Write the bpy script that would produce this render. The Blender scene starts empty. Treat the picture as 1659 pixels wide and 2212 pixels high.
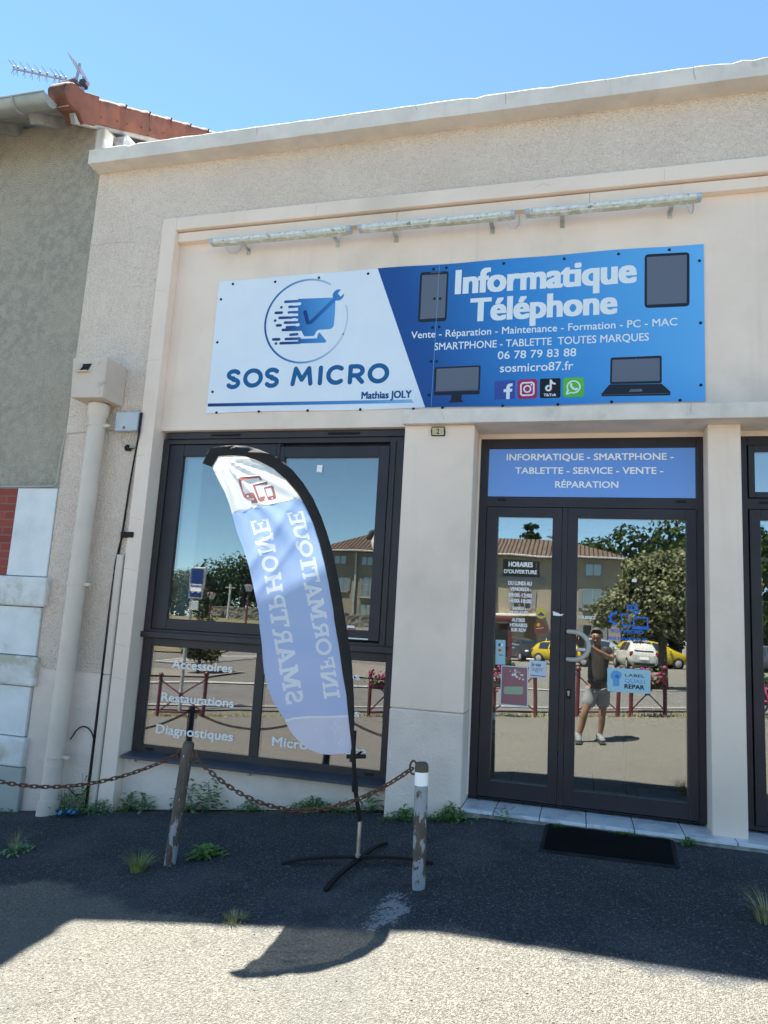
import bpy, bmesh, math, random
from mathutils import Vector, Matrix
from mathutils.geometry import delaunay_2d_cdt
R = math.radians
scene = bpy.context.scene
COL = scene.collection
random.seed(7)

# ------------------------------------------------------------------ camera
cam_d = bpy.data.cameras.new('camera')
cam = bpy.data.objects.new('camera', cam_d); COL.objects.link(cam)
cam_d.sensor_fit = 'VERTICAL'; cam_d.sensor_height = 36; cam_d.sensor_width = 27
cam_d.lens = 1562 / 2212 * 36
cam_d.clip_start = 0.005; cam_d.clip_end = 2000
rt, fw, up = Vector((.964385, .258167, .057544)), Vector((-.264094, .951915, .155279)), Vector((-.014689, -.164946, .986193))
cam.matrix_world = Matrix(((rt.x, up.x, -fw.x, 0), (rt.y, up.y, -fw.y, -5.4), (rt.z, up.z, -fw.z, 1.15), (0, 0, 0, 1)))
scene.camera = cam
# ------------------------------------------------------------------ world, sun, exposure
SUN = Vector((-.33, .31, 1.0)).normalized()
world = bpy.data.worlds.new('World'); scene.world = world; world.use_nodes = True
nt = world.node_tree
bg = nt.nodes['Background']; bg.inputs['Strength'].default_value = 0.083
sky = nt.nodes.new('ShaderNodeTexSky'); sky.sky_type = 'NISHITA'; sky.sun_disc = False
sky.sun_elevation = math.asin(SUN.z); sky.sun_rotation = math.atan2(SUN.x, SUN.y)
sky.air_density = 0.6; sky.dust_density = 0.0; sky.ozone_density = 2.0
wb = nt.nodes.new('ShaderNodeMix'); wb.data_type = 'RGBA'; wb.blend_type = 'MULTIPLY'; wb.inputs['Factor'].default_value = 1; wb.inputs[7].default_value = (.97, 1.10, .97, 1)   # white balance of the sky light
nt.links.new(sky.outputs[0], wb.inputs[6]); nt.links.new(wb.outputs[2], bg.inputs['Color'])
sl = bpy.data.lights.new('sun', 'SUN'); sl.energy = 5.0; sl.angle = R(.5); sl.color = (1, .965, .87)
so = bpy.data.objects.new('sun', sl); COL.objects.link(so)
so.rotation_euler = SUN.to_track_quat('Z', 'Y').to_euler(); so.location = (-6, 12, 20)
scene.view_settings.view_transform = 'Standard'; scene.view_settings.look = 'None'
scene.view_settings.gamma = 1; scene.view_settings.exposure = 2.18
scene.cycles.max_bounces = 10; scene.cycles.transparent_max_bounces = 16; scene.cycles.glossy_bounces = 4

# measured outlines (metres on the sign, the glass and the flag)
DATA = {'sign_text': [('Mathias JOLY', 'navy', 1, -1.7203, -1.3057, 2.9313, 2.9923), ('Informatique', 'white', 2, -0.9995, 0.3678, 3.7744, 3.9798), ('Téléphone', 'white', 2, -0.871, 0.232, 3.5371, 3.7307), ('Vente - Réparation - Maintenance - Formation - PC - MAC', 'white', 0, -1.3357, 0.647, 3.4219, 3.4806), ('SMARTPHONE - TABLETTE  TOUTES MARQUES', 'white', 0, -1.1425, 0.4526, 3.3157, 3.3753), ('06 78 79 83 88', 'white', 0, -0.6423, -0.059, 3.2192, 3.2822), ('sosmicro87.fr', 'white', 0, -0.6212, -0.0787, 3.1135, 3.1811), ('TikTok', 'white', 1, -0.2904, -0.1983, 2.9128, 2.9342)], 'sos': [-2.9323, 3.0574, -1.486, 3.2278], 'sgn': {'white_edge': [(-1.6505, 4.0331), (-1.1928, 2.8363)], 'stripe': [(-3.0838, 2.9302), (-1.3045, 2.9174), (-1.2889, 2.8896), (-3.0835, 2.9019)], 'ring': [(-2.6138, 3.5926), (-1.8876, 3.6662), (-2.2166, 3.9962), (-2.2751, 3.257)], 'mon': [(-2.3344, 3.8265), (-2.0025, 3.817), (-1.9956, 3.6856), (-1.9972, 3.5836), (-2.0028, 3.5559), (-2.0247, 3.5418), (-2.1296, 3.54), (-2.148, 3.5282), (-2.161, 3.497), (-2.1707, 3.4885), (-2.2483, 3.4888), (-2.264, 3.5063), (-2.2796, 3.5379), (-2.3117, 3.5474)], 'bars': [[(-2.4494, 3.8079), (-2.3196, 3.8059)], [(-2.4082, 3.7594), (-2.3159, 3.76)], [(-2.528, 3.7132), (-2.4732, 3.7125)], [(-2.408, 3.7098), (-2.3116, 3.7077)], [(-2.4892, 3.6664), (-2.3078, 3.6608)], [(-2.4362, 3.6203), (-2.3042, 3.6166)], [(-2.5061, 3.5996), (-2.4741, 3.5991)], [(-2.4506, 3.5563), (-2.299, 3.5518)], [(-2.4167, 3.5777), (-2.301, 3.5764)], [(-2.3767, 3.5096), (-2.3166, 3.5116)], [(-2.5299, 3.4762), (-2.4766, 3.4748)], [(-2.4158, 3.4743), (-2.2925, 3.4718)], [(-2.4603, 3.4392), (-2.2896, 3.4358)], [(-2.4813, 3.7601), (-2.48, 3.76)], [(-2.5286, 3.6439), (-2.5272, 3.6439)], [(-2.5027, 3.4387), (-2.5013, 3.4386)]], 'cut': [[(-2.3702, 3.7805), (-2.315, 3.7821)], [(-2.3928, 3.7336), (-2.3467, 3.7346)], [(-2.3757, 3.687), (-2.4021, 3.6873)], [(-2.3719, 3.6413), (-2.3458, 3.6436)], [(-2.3287, 3.5948), (-2.313, 3.5952)]], 'base': [(-2.309, 3.5138), (-2.3028, 3.4698), (-2.1368, 3.4664), (-2.132, 3.5044), (-2.1175, 3.5163), (-2.0514, 3.4367), (-2.0619, 3.4245), (-2.302, 3.4288)], 'wrench': [(-2.2022, 3.6107), (-1.9981, 3.809)], 'wring': (-1.9771, 3.8372), 'wtick': [(-2.2616, 3.7046), (-2.2292, 3.6071)], 'phone': [(-1.2887, 3.9846), (-1.0558, 3.9773), (-1.0557, 3.5549), (-1.2876, 3.556)], 'phone_s': [(-1.2717, 3.9578), (-1.07, 3.9532), (-1.0705, 3.584), (-1.2699, 3.5817)], 'tab': [(0.4225, 3.994), (0.7335, 3.9858), (0.7304, 3.5639), (0.4217, 3.5689)], 'tab_s': [(0.4389, 3.9707), (0.7147, 3.9658), (0.7106, 3.5912), (0.4392, 3.5941)], 'desk': [(-1.1325, 3.1744), (-0.7702, 3.1769), (-0.7697, 2.9434), (-1.1283, 2.9454)], 'desk_s': [(-1.115, 3.1616), (-0.7844, 3.1639), (-0.7841, 2.9809), (-1.1148, 2.9792)], 'stand': [(-0.9887, 2.9447), (-0.9065, 2.9457), (-0.9098, 2.9069), (-0.8909, 2.8845), (-1.0107, 2.8826), (-0.9919, 2.9058)], 'lap': [(0.1862, 3.1965), (0.5404, 3.197), (0.54, 2.9868), (0.1835, 2.9924)], 'lap_s': [(0.1997, 3.178), (0.526, 3.1784), (0.5257, 3.0063), (0.1967, 3.0081)], 'lapb': [(0.1806, 2.9909), (0.54, 2.9837), (0.5993, 2.9218), (0.5964, 2.8952), (0.1268, 2.9009), (0.1251, 2.9202)], 'lapn': [(0.3272, 2.9493), (0.4025, 2.9501), (0.4097, 2.9292), (0.3143, 2.9289)], 'fb': [(-0.659, 3.0441), (-0.5047, 3.0505), (-0.5035, 2.9007), (-0.6572, 2.8966)], 'ins': [(-0.4873, 3.0498), (-0.3386, 3.0529), (-0.3364, 2.8994), (-0.4845, 2.8969)], 'tik': [(-0.3199, 3.0522), (-0.1688, 3.0518), (-0.1675, 2.8995), (-0.3178, 2.8988)], 'wha': [(-0.1506, 3.0544), (0.0011, 3.0522), (0.0032, 2.8996), (-0.1508, 2.9023)], 'seam': [(-1.1333, 4.0268), (-1.145, 2.8418)], 'bolts': [(-2.9568, 4.0059), (-2.5581, 3.9966), (-2.161, 4.0038), (-1.7302, 4.0072), (-3.0579, 3.871), (-3.0523, 3.4764), (-3.0518, 3.0327), (-2.9956, 2.8485), (-2.6059, 2.8485), (-2.1717, 2.8472), (-1.722, 2.8452), (-1.2863, 2.8397), (-1.1805, 4.0034), (-1.0759, 4.0078), (-0.6206, 4.0068), (-0.1603, 4.0073), (0.2369, 4.0133), (0.5947, 4.0162), (0.8002, 3.9122), (0.8027, 3.4321), (0.8009, 2.9655), (0.6623, 2.8574), (0.1964, 2.8573), (-0.1847, 2.8479), (-0.592, 2.8484), (-1.0553, 2.8447), (-1.1669, 2.9482), (-1.1652, 3.2243), (-1.1179, 3.2223), (-1.1652, 3.5065), (-1.111, 3.5087), (-1.1615, 3.7497), (-1.1152, 3.7466)]}, 'win_l': [('Accessoires', 'film', 3, -3.227, -2.6807, 0.7094, 0.7776), ('Restaurations', 'film', 3, -3.2922, -2.6412, 0.4414, 0.5101), ('Diagnostiques', 'film', 3, -3.3124, -2.6232, 0.1855, 0.2562)], 'win_r': [('Réparations', 'film', 3, -2.1673, -1.6143, 0.7325, 0.7885), ('Sauvegardes', 'film', 3, -2.2022, -1.5993, 0.4598, 0.5137), ('Micro Soudure', 'film', 3, -2.2902, -1.5279, 0.1826, 0.2529)], 'transom': [('INFORMATIQUE - SMARTPHONE -', 'film', 3, -0.5583, 0.6279, 2.4428, 2.4932), ('TABLETTE - SERVICE - VENTE -', 'film', 3, -0.4913, 0.558, 2.3391, 2.3889), ('RÉPARATION', 'film', 3, -0.196, 0.2517, 2.2344, 2.2832)], 'door_l': [('HORAIRES', 'film', 1, -0.5201, -0.3425, 1.6368, 1.6735), ("D'OUVERTURE", 'film', 1, -0.551, -0.3111, 1.5871, 1.6155), ('DU LUNDI AU', 'film', 1, -0.5178, -0.3468, 1.5016, 1.531), ('VENDREDI :', 'film', 1, -0.5023, -0.353, 1.4603, 1.4865), ('09:00-12:00', 'film', 1, -0.5133, -0.3446, 1.4143, 1.4436), ('14:00-18:00', 'film', 1, -0.5108, -0.3465, 1.3727, 1.4019), ('SAMEDI :', 'film', 1, -0.4815, -0.3867, 1.3238, 1.3455), ('09:00-12:00', 'film', 1, -0.5015, -0.3676, 1.2919, 1.3141), ('AUTRES', 'film', 1, -0.4844, -0.3887, 1.2353, 1.2606), ('HORAIRES', 'film', 1, -0.4962, -0.3713, 1.199, 1.2248), ('SUR RDV', 'film', 1, -0.4884, -0.3788, 1.1644, 1.1895)], 'door_r': [('POUSSEZ', 'film', 1, -0.0238, 0.1046, 1.2824, 1.3033), ('SOS MICRO', 'logo', 1, 0.2071, 0.4277, 1.1968, 1.2219), ('BIENVENUE', 'logo', 1, 0.1906, 0.4544, 1.1471, 1.1691)], 'qr_text': [('LABEL', 'ink', 0, 0.3052, 0.4343, 0.8999, 0.9192), ('QUALI', 'qblue', 0, 0.3026, 0.4357, 0.8588, 0.8855), ('REPAR', 'ink', 1, 0.3013, 0.4329, 0.8187, 0.8483)], 'agir': [('Je suis', 'ink', 0, -0.3346, -0.2679, 0.9279, 0.9531), ('agir', 'grey', 0, -0.3319, -0.2461, 0.8934, 0.9263)], 'payez': [('Payez', 'film', 0, -0.4765, -0.4262, 1.0667, 1.0813), ('en', 'film', 0, -0.4758, -0.4559, 1.0436, 1.0588)], 'st': {'qr': [(0.1872, 0.9533), (0.4723, 0.9533), (0.471, 0.7934), (0.1887, 0.7911)], 'qrlogo': [(0.2094, 0.9086), (0.2274, 0.9338), (0.2528, 0.9356), (0.282, 0.9213), (0.2821, 0.8952), (0.2678, 0.8755), (0.2681, 0.831), (0.226, 0.8278), (0.2257, 0.8687), (0.2096, 0.8861)], 'qrhex': [(0.2386, 0.8995), (0.2494, 0.9115), (0.2661, 0.9052), (0.2662, 0.8903), (0.2547, 0.882), (0.2401, 0.8869)], 'agir': [(-0.3491, 0.9671), (-0.2299, 0.9661), (-0.2297, 0.8487), (-0.349, 0.8471)], 'agirbar': [(-0.3419, 0.8646), (-0.2345, 0.8617), (-0.2344, 0.8569), (-0.3418, 0.8586)], 'poster': [(-0.5489, 0.9171), (-0.3586, 0.9171), (-0.3525, 0.6359), (-0.5503, 0.6372)], 'poster_in': [(-0.5421, 0.9105), (-0.3648, 0.9108), (-0.359, 0.6446), (-0.5434, 0.6459)], 'poster_g': [(-0.5265, 0.7669), (-0.3907, 0.7785), (-0.3874, 0.7223), (-0.5237, 0.7144)], 'card': [(-0.5961, 1.0973), (-0.5252, 1.0985), (-0.5209, 0.9221), (-0.5915, 0.9203)], 'cardb': [[(-0.5744, 1.0728), (-0.5424, 1.073), (-0.5417, 1.0528), (-0.5737, 1.0508)], [(-0.5731, 1.0325), (-0.5411, 1.0333), (-0.5405, 1.0151), (-0.5725, 1.013)], [(-0.5693, 0.9919), (-0.5385, 0.9909), (-0.5384, 0.986), (-0.5691, 0.9864)]], 'pay': [(-0.4935, 1.0911), (-0.3851, 1.0947), (-0.3834, 0.9852), (-0.4902, 0.9824)], 'yel': [(-0.2748, 1.3041), (-0.2374, 1.306)], 'bro': [(-0.2814, 1.2), (-0.2369, 1.2025)], 'tape': [(-0.1944, 1.3216), (-0.1747, 1.3201), (-0.1746, 1.3153), (-0.1628, 1.3159), (-0.1508, 1.3117), (-0.1418, 1.3049), (-0.1153, 1.3075), (-0.1152, 1.3039), (-0.1329, 1.3005), (-0.1181, 1.2965), (-0.1475, 1.2925), (-0.189, 1.294), (-0.1894, 1.3115)], 'sq': [(0.3481, 1.5785), (0.3789, 1.5797), (0.379, 1.558), (0.3482, 1.5568)], 'brand': [(-0.0236, 1.0758), (0.0349, 1.0749), (0.0352, 1.0513), (-0.0232, 1.0498)], 'brandr': [(-0.0233, 1.056), (0.0351, 1.0559), (0.0352, 1.0514), (-0.0232, 1.0499)], 'brand2': [(-1.7417, 1.138), (-1.6811, 1.1376), (-1.6809, 1.1089), (-1.7397, 1.1099)], 'brand2r': [(-1.739, 1.1196), (-1.6796, 1.1192), (-1.6795, 1.1089), (-1.7383, 1.1099)], 'paper': [(-2.0855, 2.4119), (-2.0406, 2.4118), (-2.0415, 2.3498), (-2.0896, 2.3552)], 'handle': [(-0.0908, 1.1852), (-0.0874, 0.9916), (0.0592, 1.0993)], 'lock': [(-0.088, 0.7891), (-0.0583, 0.7914), (-0.0571, 0.7204), (-0.0905, 0.7214)], 'gear': [(0.2394, 1.2963), (0.1878, 1.2936)], 'gears3': [[(0.3321, 1.3776), (0.354, 1.3787)], [(0.37, 1.3963), (0.3875, 1.3971)], [(0.3723, 1.3521), (0.3978, 1.3534)]], 'gph': [(0.2708, 1.3301), (0.3236, 1.3359), (0.3429, 1.2471), (0.289, 1.2365)], 'gph_s': [(0.2812, 1.3215), (0.3192, 1.3265), (0.3341, 1.2587), (0.2933, 1.2519)], 'glap': [(0.3565, 1.3139), (0.4557, 1.3154), (0.4579, 1.2429), (0.3553, 1.2402)], 'glap_s': [(0.366, 1.3046), (0.447, 1.3051), (0.4485, 1.2499), (0.3654, 1.2483)], 'glapb': [(0.3459, 1.2397), (0.4672, 1.2404), (0.4615, 1.2296), (0.3532, 1.2279)]}, 'num': [(-1.0878, 2.5913), (-1.083, 2.6263), (-0.9886, 2.6247), (-0.9806, 2.5897), (-0.9823, 2.5549), (-1.0828, 2.5563)], 'numt': ('2', 'ink', 0, -1.0452, -1.0233, 2.5693, 2.6088), 'numin': [(-1.0786, 2.6186), (-0.9915, 2.6172), (-0.989, 2.5606), (-1.0759, 2.5618)], 'fl': {'outer': [(0.8768, 2.1232), (0.7973, 2.1442), (0.7263, 2.153), (0.6609, 2.1516), (0.5891, 2.1352), (0.5171, 2.1089), (0.4388, 2.0683), (0.3781, 2.0184), (0.3169, 1.9513), (0.255, 1.8613), (0.1986, 1.7541), (0.1602, 1.6581), (0.1278, 1.5622), (0.0943, 1.4324), (0.0673, 1.32), (0.0461, 1.2078), (0.021, 1.0792), (-0.0017, 0.9574), (-0.0144, 0.8309), (-0.0232, 0.7092), (-0.028, 0.5967), (-0.0274, 0.5067), (-0.0271, 0.4349)], 'inner': [(0.8213, 2.0843), (0.7354, 2.092), (0.6642, 2.0909), (0.5862, 2.0679), (0.4959, 2.025), (0.417, 1.9643), (0.3496, 1.8917), (0.2938, 1.8074), (0.2435, 1.7116), (0.2049, 1.6099), (0.1717, 1.4969), (0.1377, 1.356), (0.1102, 1.2325), (0.1036, 1.1798), (0.0727, 1.0305), (0.0462, 0.8725), (0.0212, 0.7516), (0.005, 0.6171), (-0.0118, 0.5057), (-0.0196, 0.4389)], 'tip': [(0.8768, 2.1232), (0.9145, 2.0362), (0.857, 2.0181), (0.8213, 2.0843)], 'left': [(0.857, 2.0181), (0.8174, 1.9347), (0.7727, 1.8665), (0.7464, 1.8094), (0.7227, 1.7435), (0.6919, 1.6492), (0.6526, 1.5585), (0.6121, 1.4395), (0.5711, 1.3038), (0.5403, 1.1969), (0.5277, 1.1094), (0.5144, 1.018), (0.5059, 0.9266), (0.4957, 0.8538), (0.4712, 0.773), (0.4402, 0.702), (0.4051, 0.6451), (0.3681, 0.5954), (0.3501, 0.5535), (0.3204, 0.5102), (0.2769, 0.468), (0.2199, 0.4314), (0.1592, 0.4153), (0.1083, 0.413), (0.0533, 0.4204), (0.0077, 0.4325)], 'bound': [(0.7227, 1.7435), (0.6037, 1.787), (0.4584, 1.8286), (0.331, 1.8647)], 'low1': [(0.3681, 0.5954), (0.3197, 0.6099), (0.2365, 0.6222), (0.1439, 0.6282), (0.0083, 0.6462)], 'low2': [(0.363, 0.5853), (0.3193, 0.5986), (0.236, 0.6086), (0.1435, 0.6161), (0.0056, 0.6342)], 'bot': [(-0.0271, 0.4349), (-0.0265, 0.3722)], 'stars': [[(0.0816, 0.5669), (0.0471, 0.5692), (0.0803, 0.5309)], [(0.1455, 0.4815), (0.127, 0.4827), (0.1446, 0.459)], [(0.0395, 0.4842), (0.0142, 0.4859), (0.0385, 0.4573)], [(0.2749, 0.5585), (0.2596, 0.5595), (0.2743, 0.5427)], [(0.1897, 0.5497), (0.1781, 0.5505), (0.1892, 0.538)], [(0.7319, 1.9866), (0.7163, 1.9831), (0.7328, 1.9666)]], 'icon': [[(0.7055, 1.9544), (0.6913, 1.9667), (0.5767, 1.9823), (0.5578, 1.9551), (0.5706, 1.9516), (0.5819, 1.9669), (0.6817, 1.9513), (0.6883, 1.9405), (0.6669, 1.8831), (0.6544, 1.869), (0.6077, 1.8799), (0.5819, 1.8287), (0.5816, 1.8217), (0.6137, 1.8144), (0.6186, 1.8328), (0.6029, 1.8376), (0.6064, 1.8508), (0.6473, 1.8402), (0.6624, 1.8483)], [(0.6125, 1.9235), (0.531, 1.9487), (0.5244, 1.9303), (0.536, 1.9269), (0.538, 1.9326), (0.5974, 1.9165), (0.5711, 1.8525), (0.5391, 1.8609), (0.5266, 1.8429), (0.5264, 1.8383), (0.5642, 1.8272), (0.5793, 1.8375)], [(0.5451, 1.9061), (0.5413, 1.9132), (0.5006, 1.9256), (0.4916, 1.9213), (0.4715, 1.86), (0.4722, 1.8501), (0.5087, 1.8379), (0.5177, 1.8421)]], 'icon_h': [[(0.5368, 1.9035), (0.503, 1.9127), (0.4882, 1.8679), (0.5196, 1.8578)], [(0.6453, 1.8619), (0.6353, 1.8641), (0.6331, 1.8543), (0.643, 1.8515)], [(0.5403, 1.8469), (0.5309, 1.8485), (0.5294, 1.8404), (0.5388, 1.8388)], [(0.4988, 1.8547), (0.4907, 1.8562), (0.4886, 1.8481), (0.4968, 1.8466)]]}, 'fl_letters': [('S', [(0.3595, 0.6717), (0.3731, 0.7542), (0.2627, 0.6998), (0.274, 0.7741)]), ('M', [(0.3806, 0.756), (0.4122, 0.8874), (0.279, 0.7829), (0.3037, 0.9137)]), ('A', [(0.4076, 0.8913), (0.4384, 1.0018), (0.3088, 0.9248), (0.3316, 1.0288)]), ('R', [(0.4377, 1.0078), (0.4588, 1.0973), (0.3346, 1.0333), (0.3536, 1.1103)]), ('T', [(0.4583, 1.1161), (0.4794, 1.2031), (0.3553, 1.122), (0.3785, 1.2231)]), ('P', [(0.4782, 1.2032), (0.4959, 1.2908), (0.3804, 1.2275), (0.3993, 1.3075)]), ('H', [(0.4949, 1.2965), (0.5196, 1.3984), (0.4016, 1.3217), (0.4217, 1.4294)]), ('O', [(0.5263, 1.4181), (0.5495, 1.509), (0.4319, 1.4375), (0.4491, 1.5285)]), ('N', [(0.5556, 1.5144), (0.5901, 1.6079), (0.4572, 1.5425), (0.4854, 1.6565)]), ('E', [(0.5898, 1.6282), (0.6182, 1.7137), (0.4925, 1.659), (0.5181, 1.7388)]), ('I', [(0.1451, 0.7233), (0.1575, 0.7701), (0.0554, 0.7381), (0.0653, 0.7828)]), ('N', [(0.154, 0.7749), (0.1766, 0.8827), (0.0667, 0.7963), (0.0886, 0.8904)]), ('F', [(0.1684, 0.8868), (0.1881, 0.9413), (0.0867, 0.9019), (0.1045, 0.9715)]), ('O', [(0.196, 0.966), (0.2112, 1.0612), (0.1057, 0.9783), (0.1208, 1.0734)]), ('R', [(0.2043, 1.0639), (0.2307, 1.145), (0.127, 1.0799), (0.1429, 1.1684)]), ('M', [(0.2342, 1.1602), (0.2645, 1.2864), (0.1417, 1.1825), (0.1712, 1.2944)]), ('A', [(0.2605, 1.2741), (0.2874, 1.3707), (0.1732, 1.3028), (0.1906, 1.3817)]), ('T', [(0.2832, 1.3824), (0.3028, 1.4385), (0.1895, 1.3846), (0.2173, 1.4774)]), ('I', [(0.3001, 1.4444), (0.317, 1.5037), (0.211, 1.4634), (0.2278, 1.5255)]), ('Q', [(0.3173, 1.5123), (0.3445, 1.6115), (0.2338, 1.531), (0.2518, 1.6219)]), ('U', [(0.3418, 1.6174), (0.3771, 1.6993), (0.2606, 1.6244), (0.2902, 1.7151)]), ('E', [(0.3742, 1.6983), (0.4093, 1.773), (0.2891, 1.7151), (0.3136, 1.792)])], 'road': {'near': [[-9.4736, -9.5755, -1.0161], [-6.9658, -9.8203, -0.8235], [-1.7241, -10.4172, -0.4302], [0.5483, -9.6206, -0.243], [1.9576, -9.8122, -0.1351]], 'near2': [[-9.3613, -9.403, -1.0169], [-6.871, -9.6183, -0.8225]], 'far': [[-11.8883, -13.4094, -0.9297], [-10.542, -13.8169, -0.8265], [-8.9054, -13.9958, -0.7538], [-2.1848, -16.0498, -0.4934], [0.8865, -17.3542, -0.3634], [3.1639, -19.1543, -0.3169]], 'kerb': [[-13.3761, -15.7538, -0.8646], [-10.3393, -17.0306, -0.6173], [3.7589, -23.7593, -0.3372]], 'cross': [[-14.9053, -20.0159, -0.5963], [-13.5223, -21.4052, -0.4535], [-15.1225, -21.3451, -0.4966], [-14.4986, -19.1501, -0.6612], [-12.8447, -19.2256, -0.5669]]}}
# ------------------------------------------------------------------ helpers
WLOC = {}
def lin(h):
    if isinstance(h, str):
        h = h.lstrip('#'); c = [int(h[i:i+2], 16) / 255 for i in (0, 2, 4)]
        return tuple(((v + .055) / 1.055) ** 2.4 if v > .04045 else v / 12.92 for v in c)
    return tuple(h)
def sm(a, b, x):
    t = min(1, max(0, (x - a) / (b - a))); return t * t * (3 - 2 * t)

class MB:
    def __init__(s): s.v = []; s.f = []; s.m = []; s.mi = 0
    def add(s, vs, fs):
        o = len(s.v); s.v += [tuple(p) for p in vs]
        for f in fs: s.f.append([i + o for i in f]); s.m.append(s.mi)
        return s
    def box(s, x0, x1, y0, y1, z0, z1):
        return s.add([(x0,y0,z0),(x1,y0,z0),(x1,y1,z0),(x0,y1,z0),(x0,y0,z1),(x1,y0,z1),(x1,y1,z1),(x0,y1,z1)],
                     [(0,3,2,1),(4,5,6,7),(0,1,5,4),(1,2,6,5),(2,3,7,6),(3,0,4,7)])
    def hexa(s, b, t):
        return s.add(list(b) + list(t), [(3,2,1,0),(4,5,6,7),(0,1,5,4),(1,2,6,5),(2,3,7,6),(3,0,4,7)])
    def bar(s, p, q, w, h=None, up=(0,0,1)):
        p, q = Vector(p), Vector(q); d = (q - p).normalized(); h = h or w
        a = d.cross(Vector(up));
        if a.length < 1e-4: a = d.cross(Vector((0,1,0)))
        a.normalize(); b = a.cross(d)
        ring = lambda c: [c + a*w/2 + b*h/2, c - a*w/2 + b*h/2, c - a*w/2 - b*h/2, c + a*w/2 - b*h/2]
        return s.add(ring(p) + ring(q), [(3,2,1,0),(4,5,6,7),(0,1,5,4),(1,2,6,5),(2,3,7,6),(3,0,4,7)])
    def tube(s, path, r, n=10, closed=False, cap=True):
        path = [Vector(p) for p in path]; k = len(path)
        rs = r if isinstance(r, (list, tuple)) else [r] * k
        prev = None; rings = []
        for i, p in enumerate(path):
            if closed: d = path[(i+1) % k] - path[i-1]
            else: d = path[min(i+1, k-1)] - path[max(i-1, 0)]
            d.normalize()
            if prev is None:
                a = d.cross(Vector((0,0,1)));
                if a.length < 1e-3: a = d.cross(Vector((0,1,0)))
            else: a = prev - d * prev.dot(d)
            a.normalize(); prev = a; b = d.cross(a)
            rings.append([p + (a*math.cos(2*math.pi*j/n) + b*math.sin(2*math.pi*j/n)) * rs[i] for j in range(n)])
        vs = [v for rg in rings for v in rg]; fs = []
        for i in range(k if closed else k - 1):
            i2 = (i + 1) % k
            for j in range(n): fs.append((i*n+j, i*n+(j+1)%n, i2*n+(j+1)%n, i2*n+j))
        if cap and not closed: fs += [tuple(reversed(range(n))), tuple(range((k-1)*n, k*n))]
        return s.add(vs, fs)
    def ball(s, c, r, n=12, m=8):
        c = Vector(c); r = Vector(r) if isinstance(r, (tuple, list, Vector)) else Vector((r, r, r)); vs = []; fs = []
        for i in range(m + 1):
            th = math.pi * i / m
            for j in range(n):
                ph = 2*math.pi*j/n
                vs.append((c.x + r.x*math.sin(th)*math.cos(ph), c.y + r.y*math.sin(th)*math.sin(ph), c.z + r.z*math.cos(th)))
        for i in range(m):
            for j in range(n): fs.append((i*n+j, (i+1)*n+j, (i+1)*n+(j+1)%n, i*n+(j+1)%n))
        return s.add(vs, fs)
    def lathe(s, c, prof, n=20):
        c = Vector(c); vs = []; fs = []
        for r, z in prof:
            for j in range(n): vs.append((c.x + r*math.cos(2*math.pi*j/n), c.y + r*math.sin(2*math.pi*j/n), c.z + z))
        for i in range(len(prof)-1):
            for j in range(n): fs.append((i*n+j, i*n+(j+1)%n, (i+1)*n+(j+1)%n, (i+1)*n+j))
        return s.add(vs, fs)
    def flat(s, polys, y, sub=()):
        """union of the polygons (x, z) minus the sub polygons, as one sheet facing the street"""
        v, f = union(polys, sub)
        return s.add([(p[0], y, p[1]) for p in v], f)
    def prism(s, poly, y0, y1):
        v, f = union([poly]); n = len(v)
        s.add([(p[0], y0, p[1]) for p in v], f); k = len(poly)
        s.add([(p[0], y1, p[1]) for p in v], [tuple(reversed(q)) for q in f])
        return s.add([(p[0], y0, p[1]) for p in poly] + [(p[0], y1, p[1]) for p in poly], [(i, (i+1)%k, (i+1)%k+k, i+k) for i in range(k)])
    def build(s, name, mats, parent=None, bevel=0, smooth=False, segs=2, sub=0):
        off = Vector((0,0,0))
        if parent is not None: off = WLOC.get(parent.name, Vector((0,0,0)))
        me = bpy.data.meshes.new(name)
        me.from_pydata([(v[0]-off.x, v[1]-off.y, v[2]-off.z) for v in s.v], [], s.f)
        for m in (mats if isinstance(mats, list) else [mats]): me.materials.append(m)
        me.polygons.foreach_set('material_index', s.m)
        if smooth: me.polygons.foreach_set('use_smooth', [True] * len(me.polygons))
        me.update()
        o = bpy.data.objects.new(name, me); COL.objects.link(o)
        if parent is not None: o.parent = parent; WLOC[o.name] = off
        if bevel:
            b = o.modifiers.new('bevel', 'BEVEL'); b.width = bevel; b.segments = segs; b.limit_method = 'ANGLE'; b.angle_limit = R(35)
        if sub:
            b = o.modifiers.new('sub', 'SUBSURF'); b.levels = sub; b.render_levels = sub
        if smooth and not sub:
            me.set_sharp_from_angle(angle=R(42)) if hasattr(me, 'set_sharp_from_angle') else None
        return o

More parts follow.
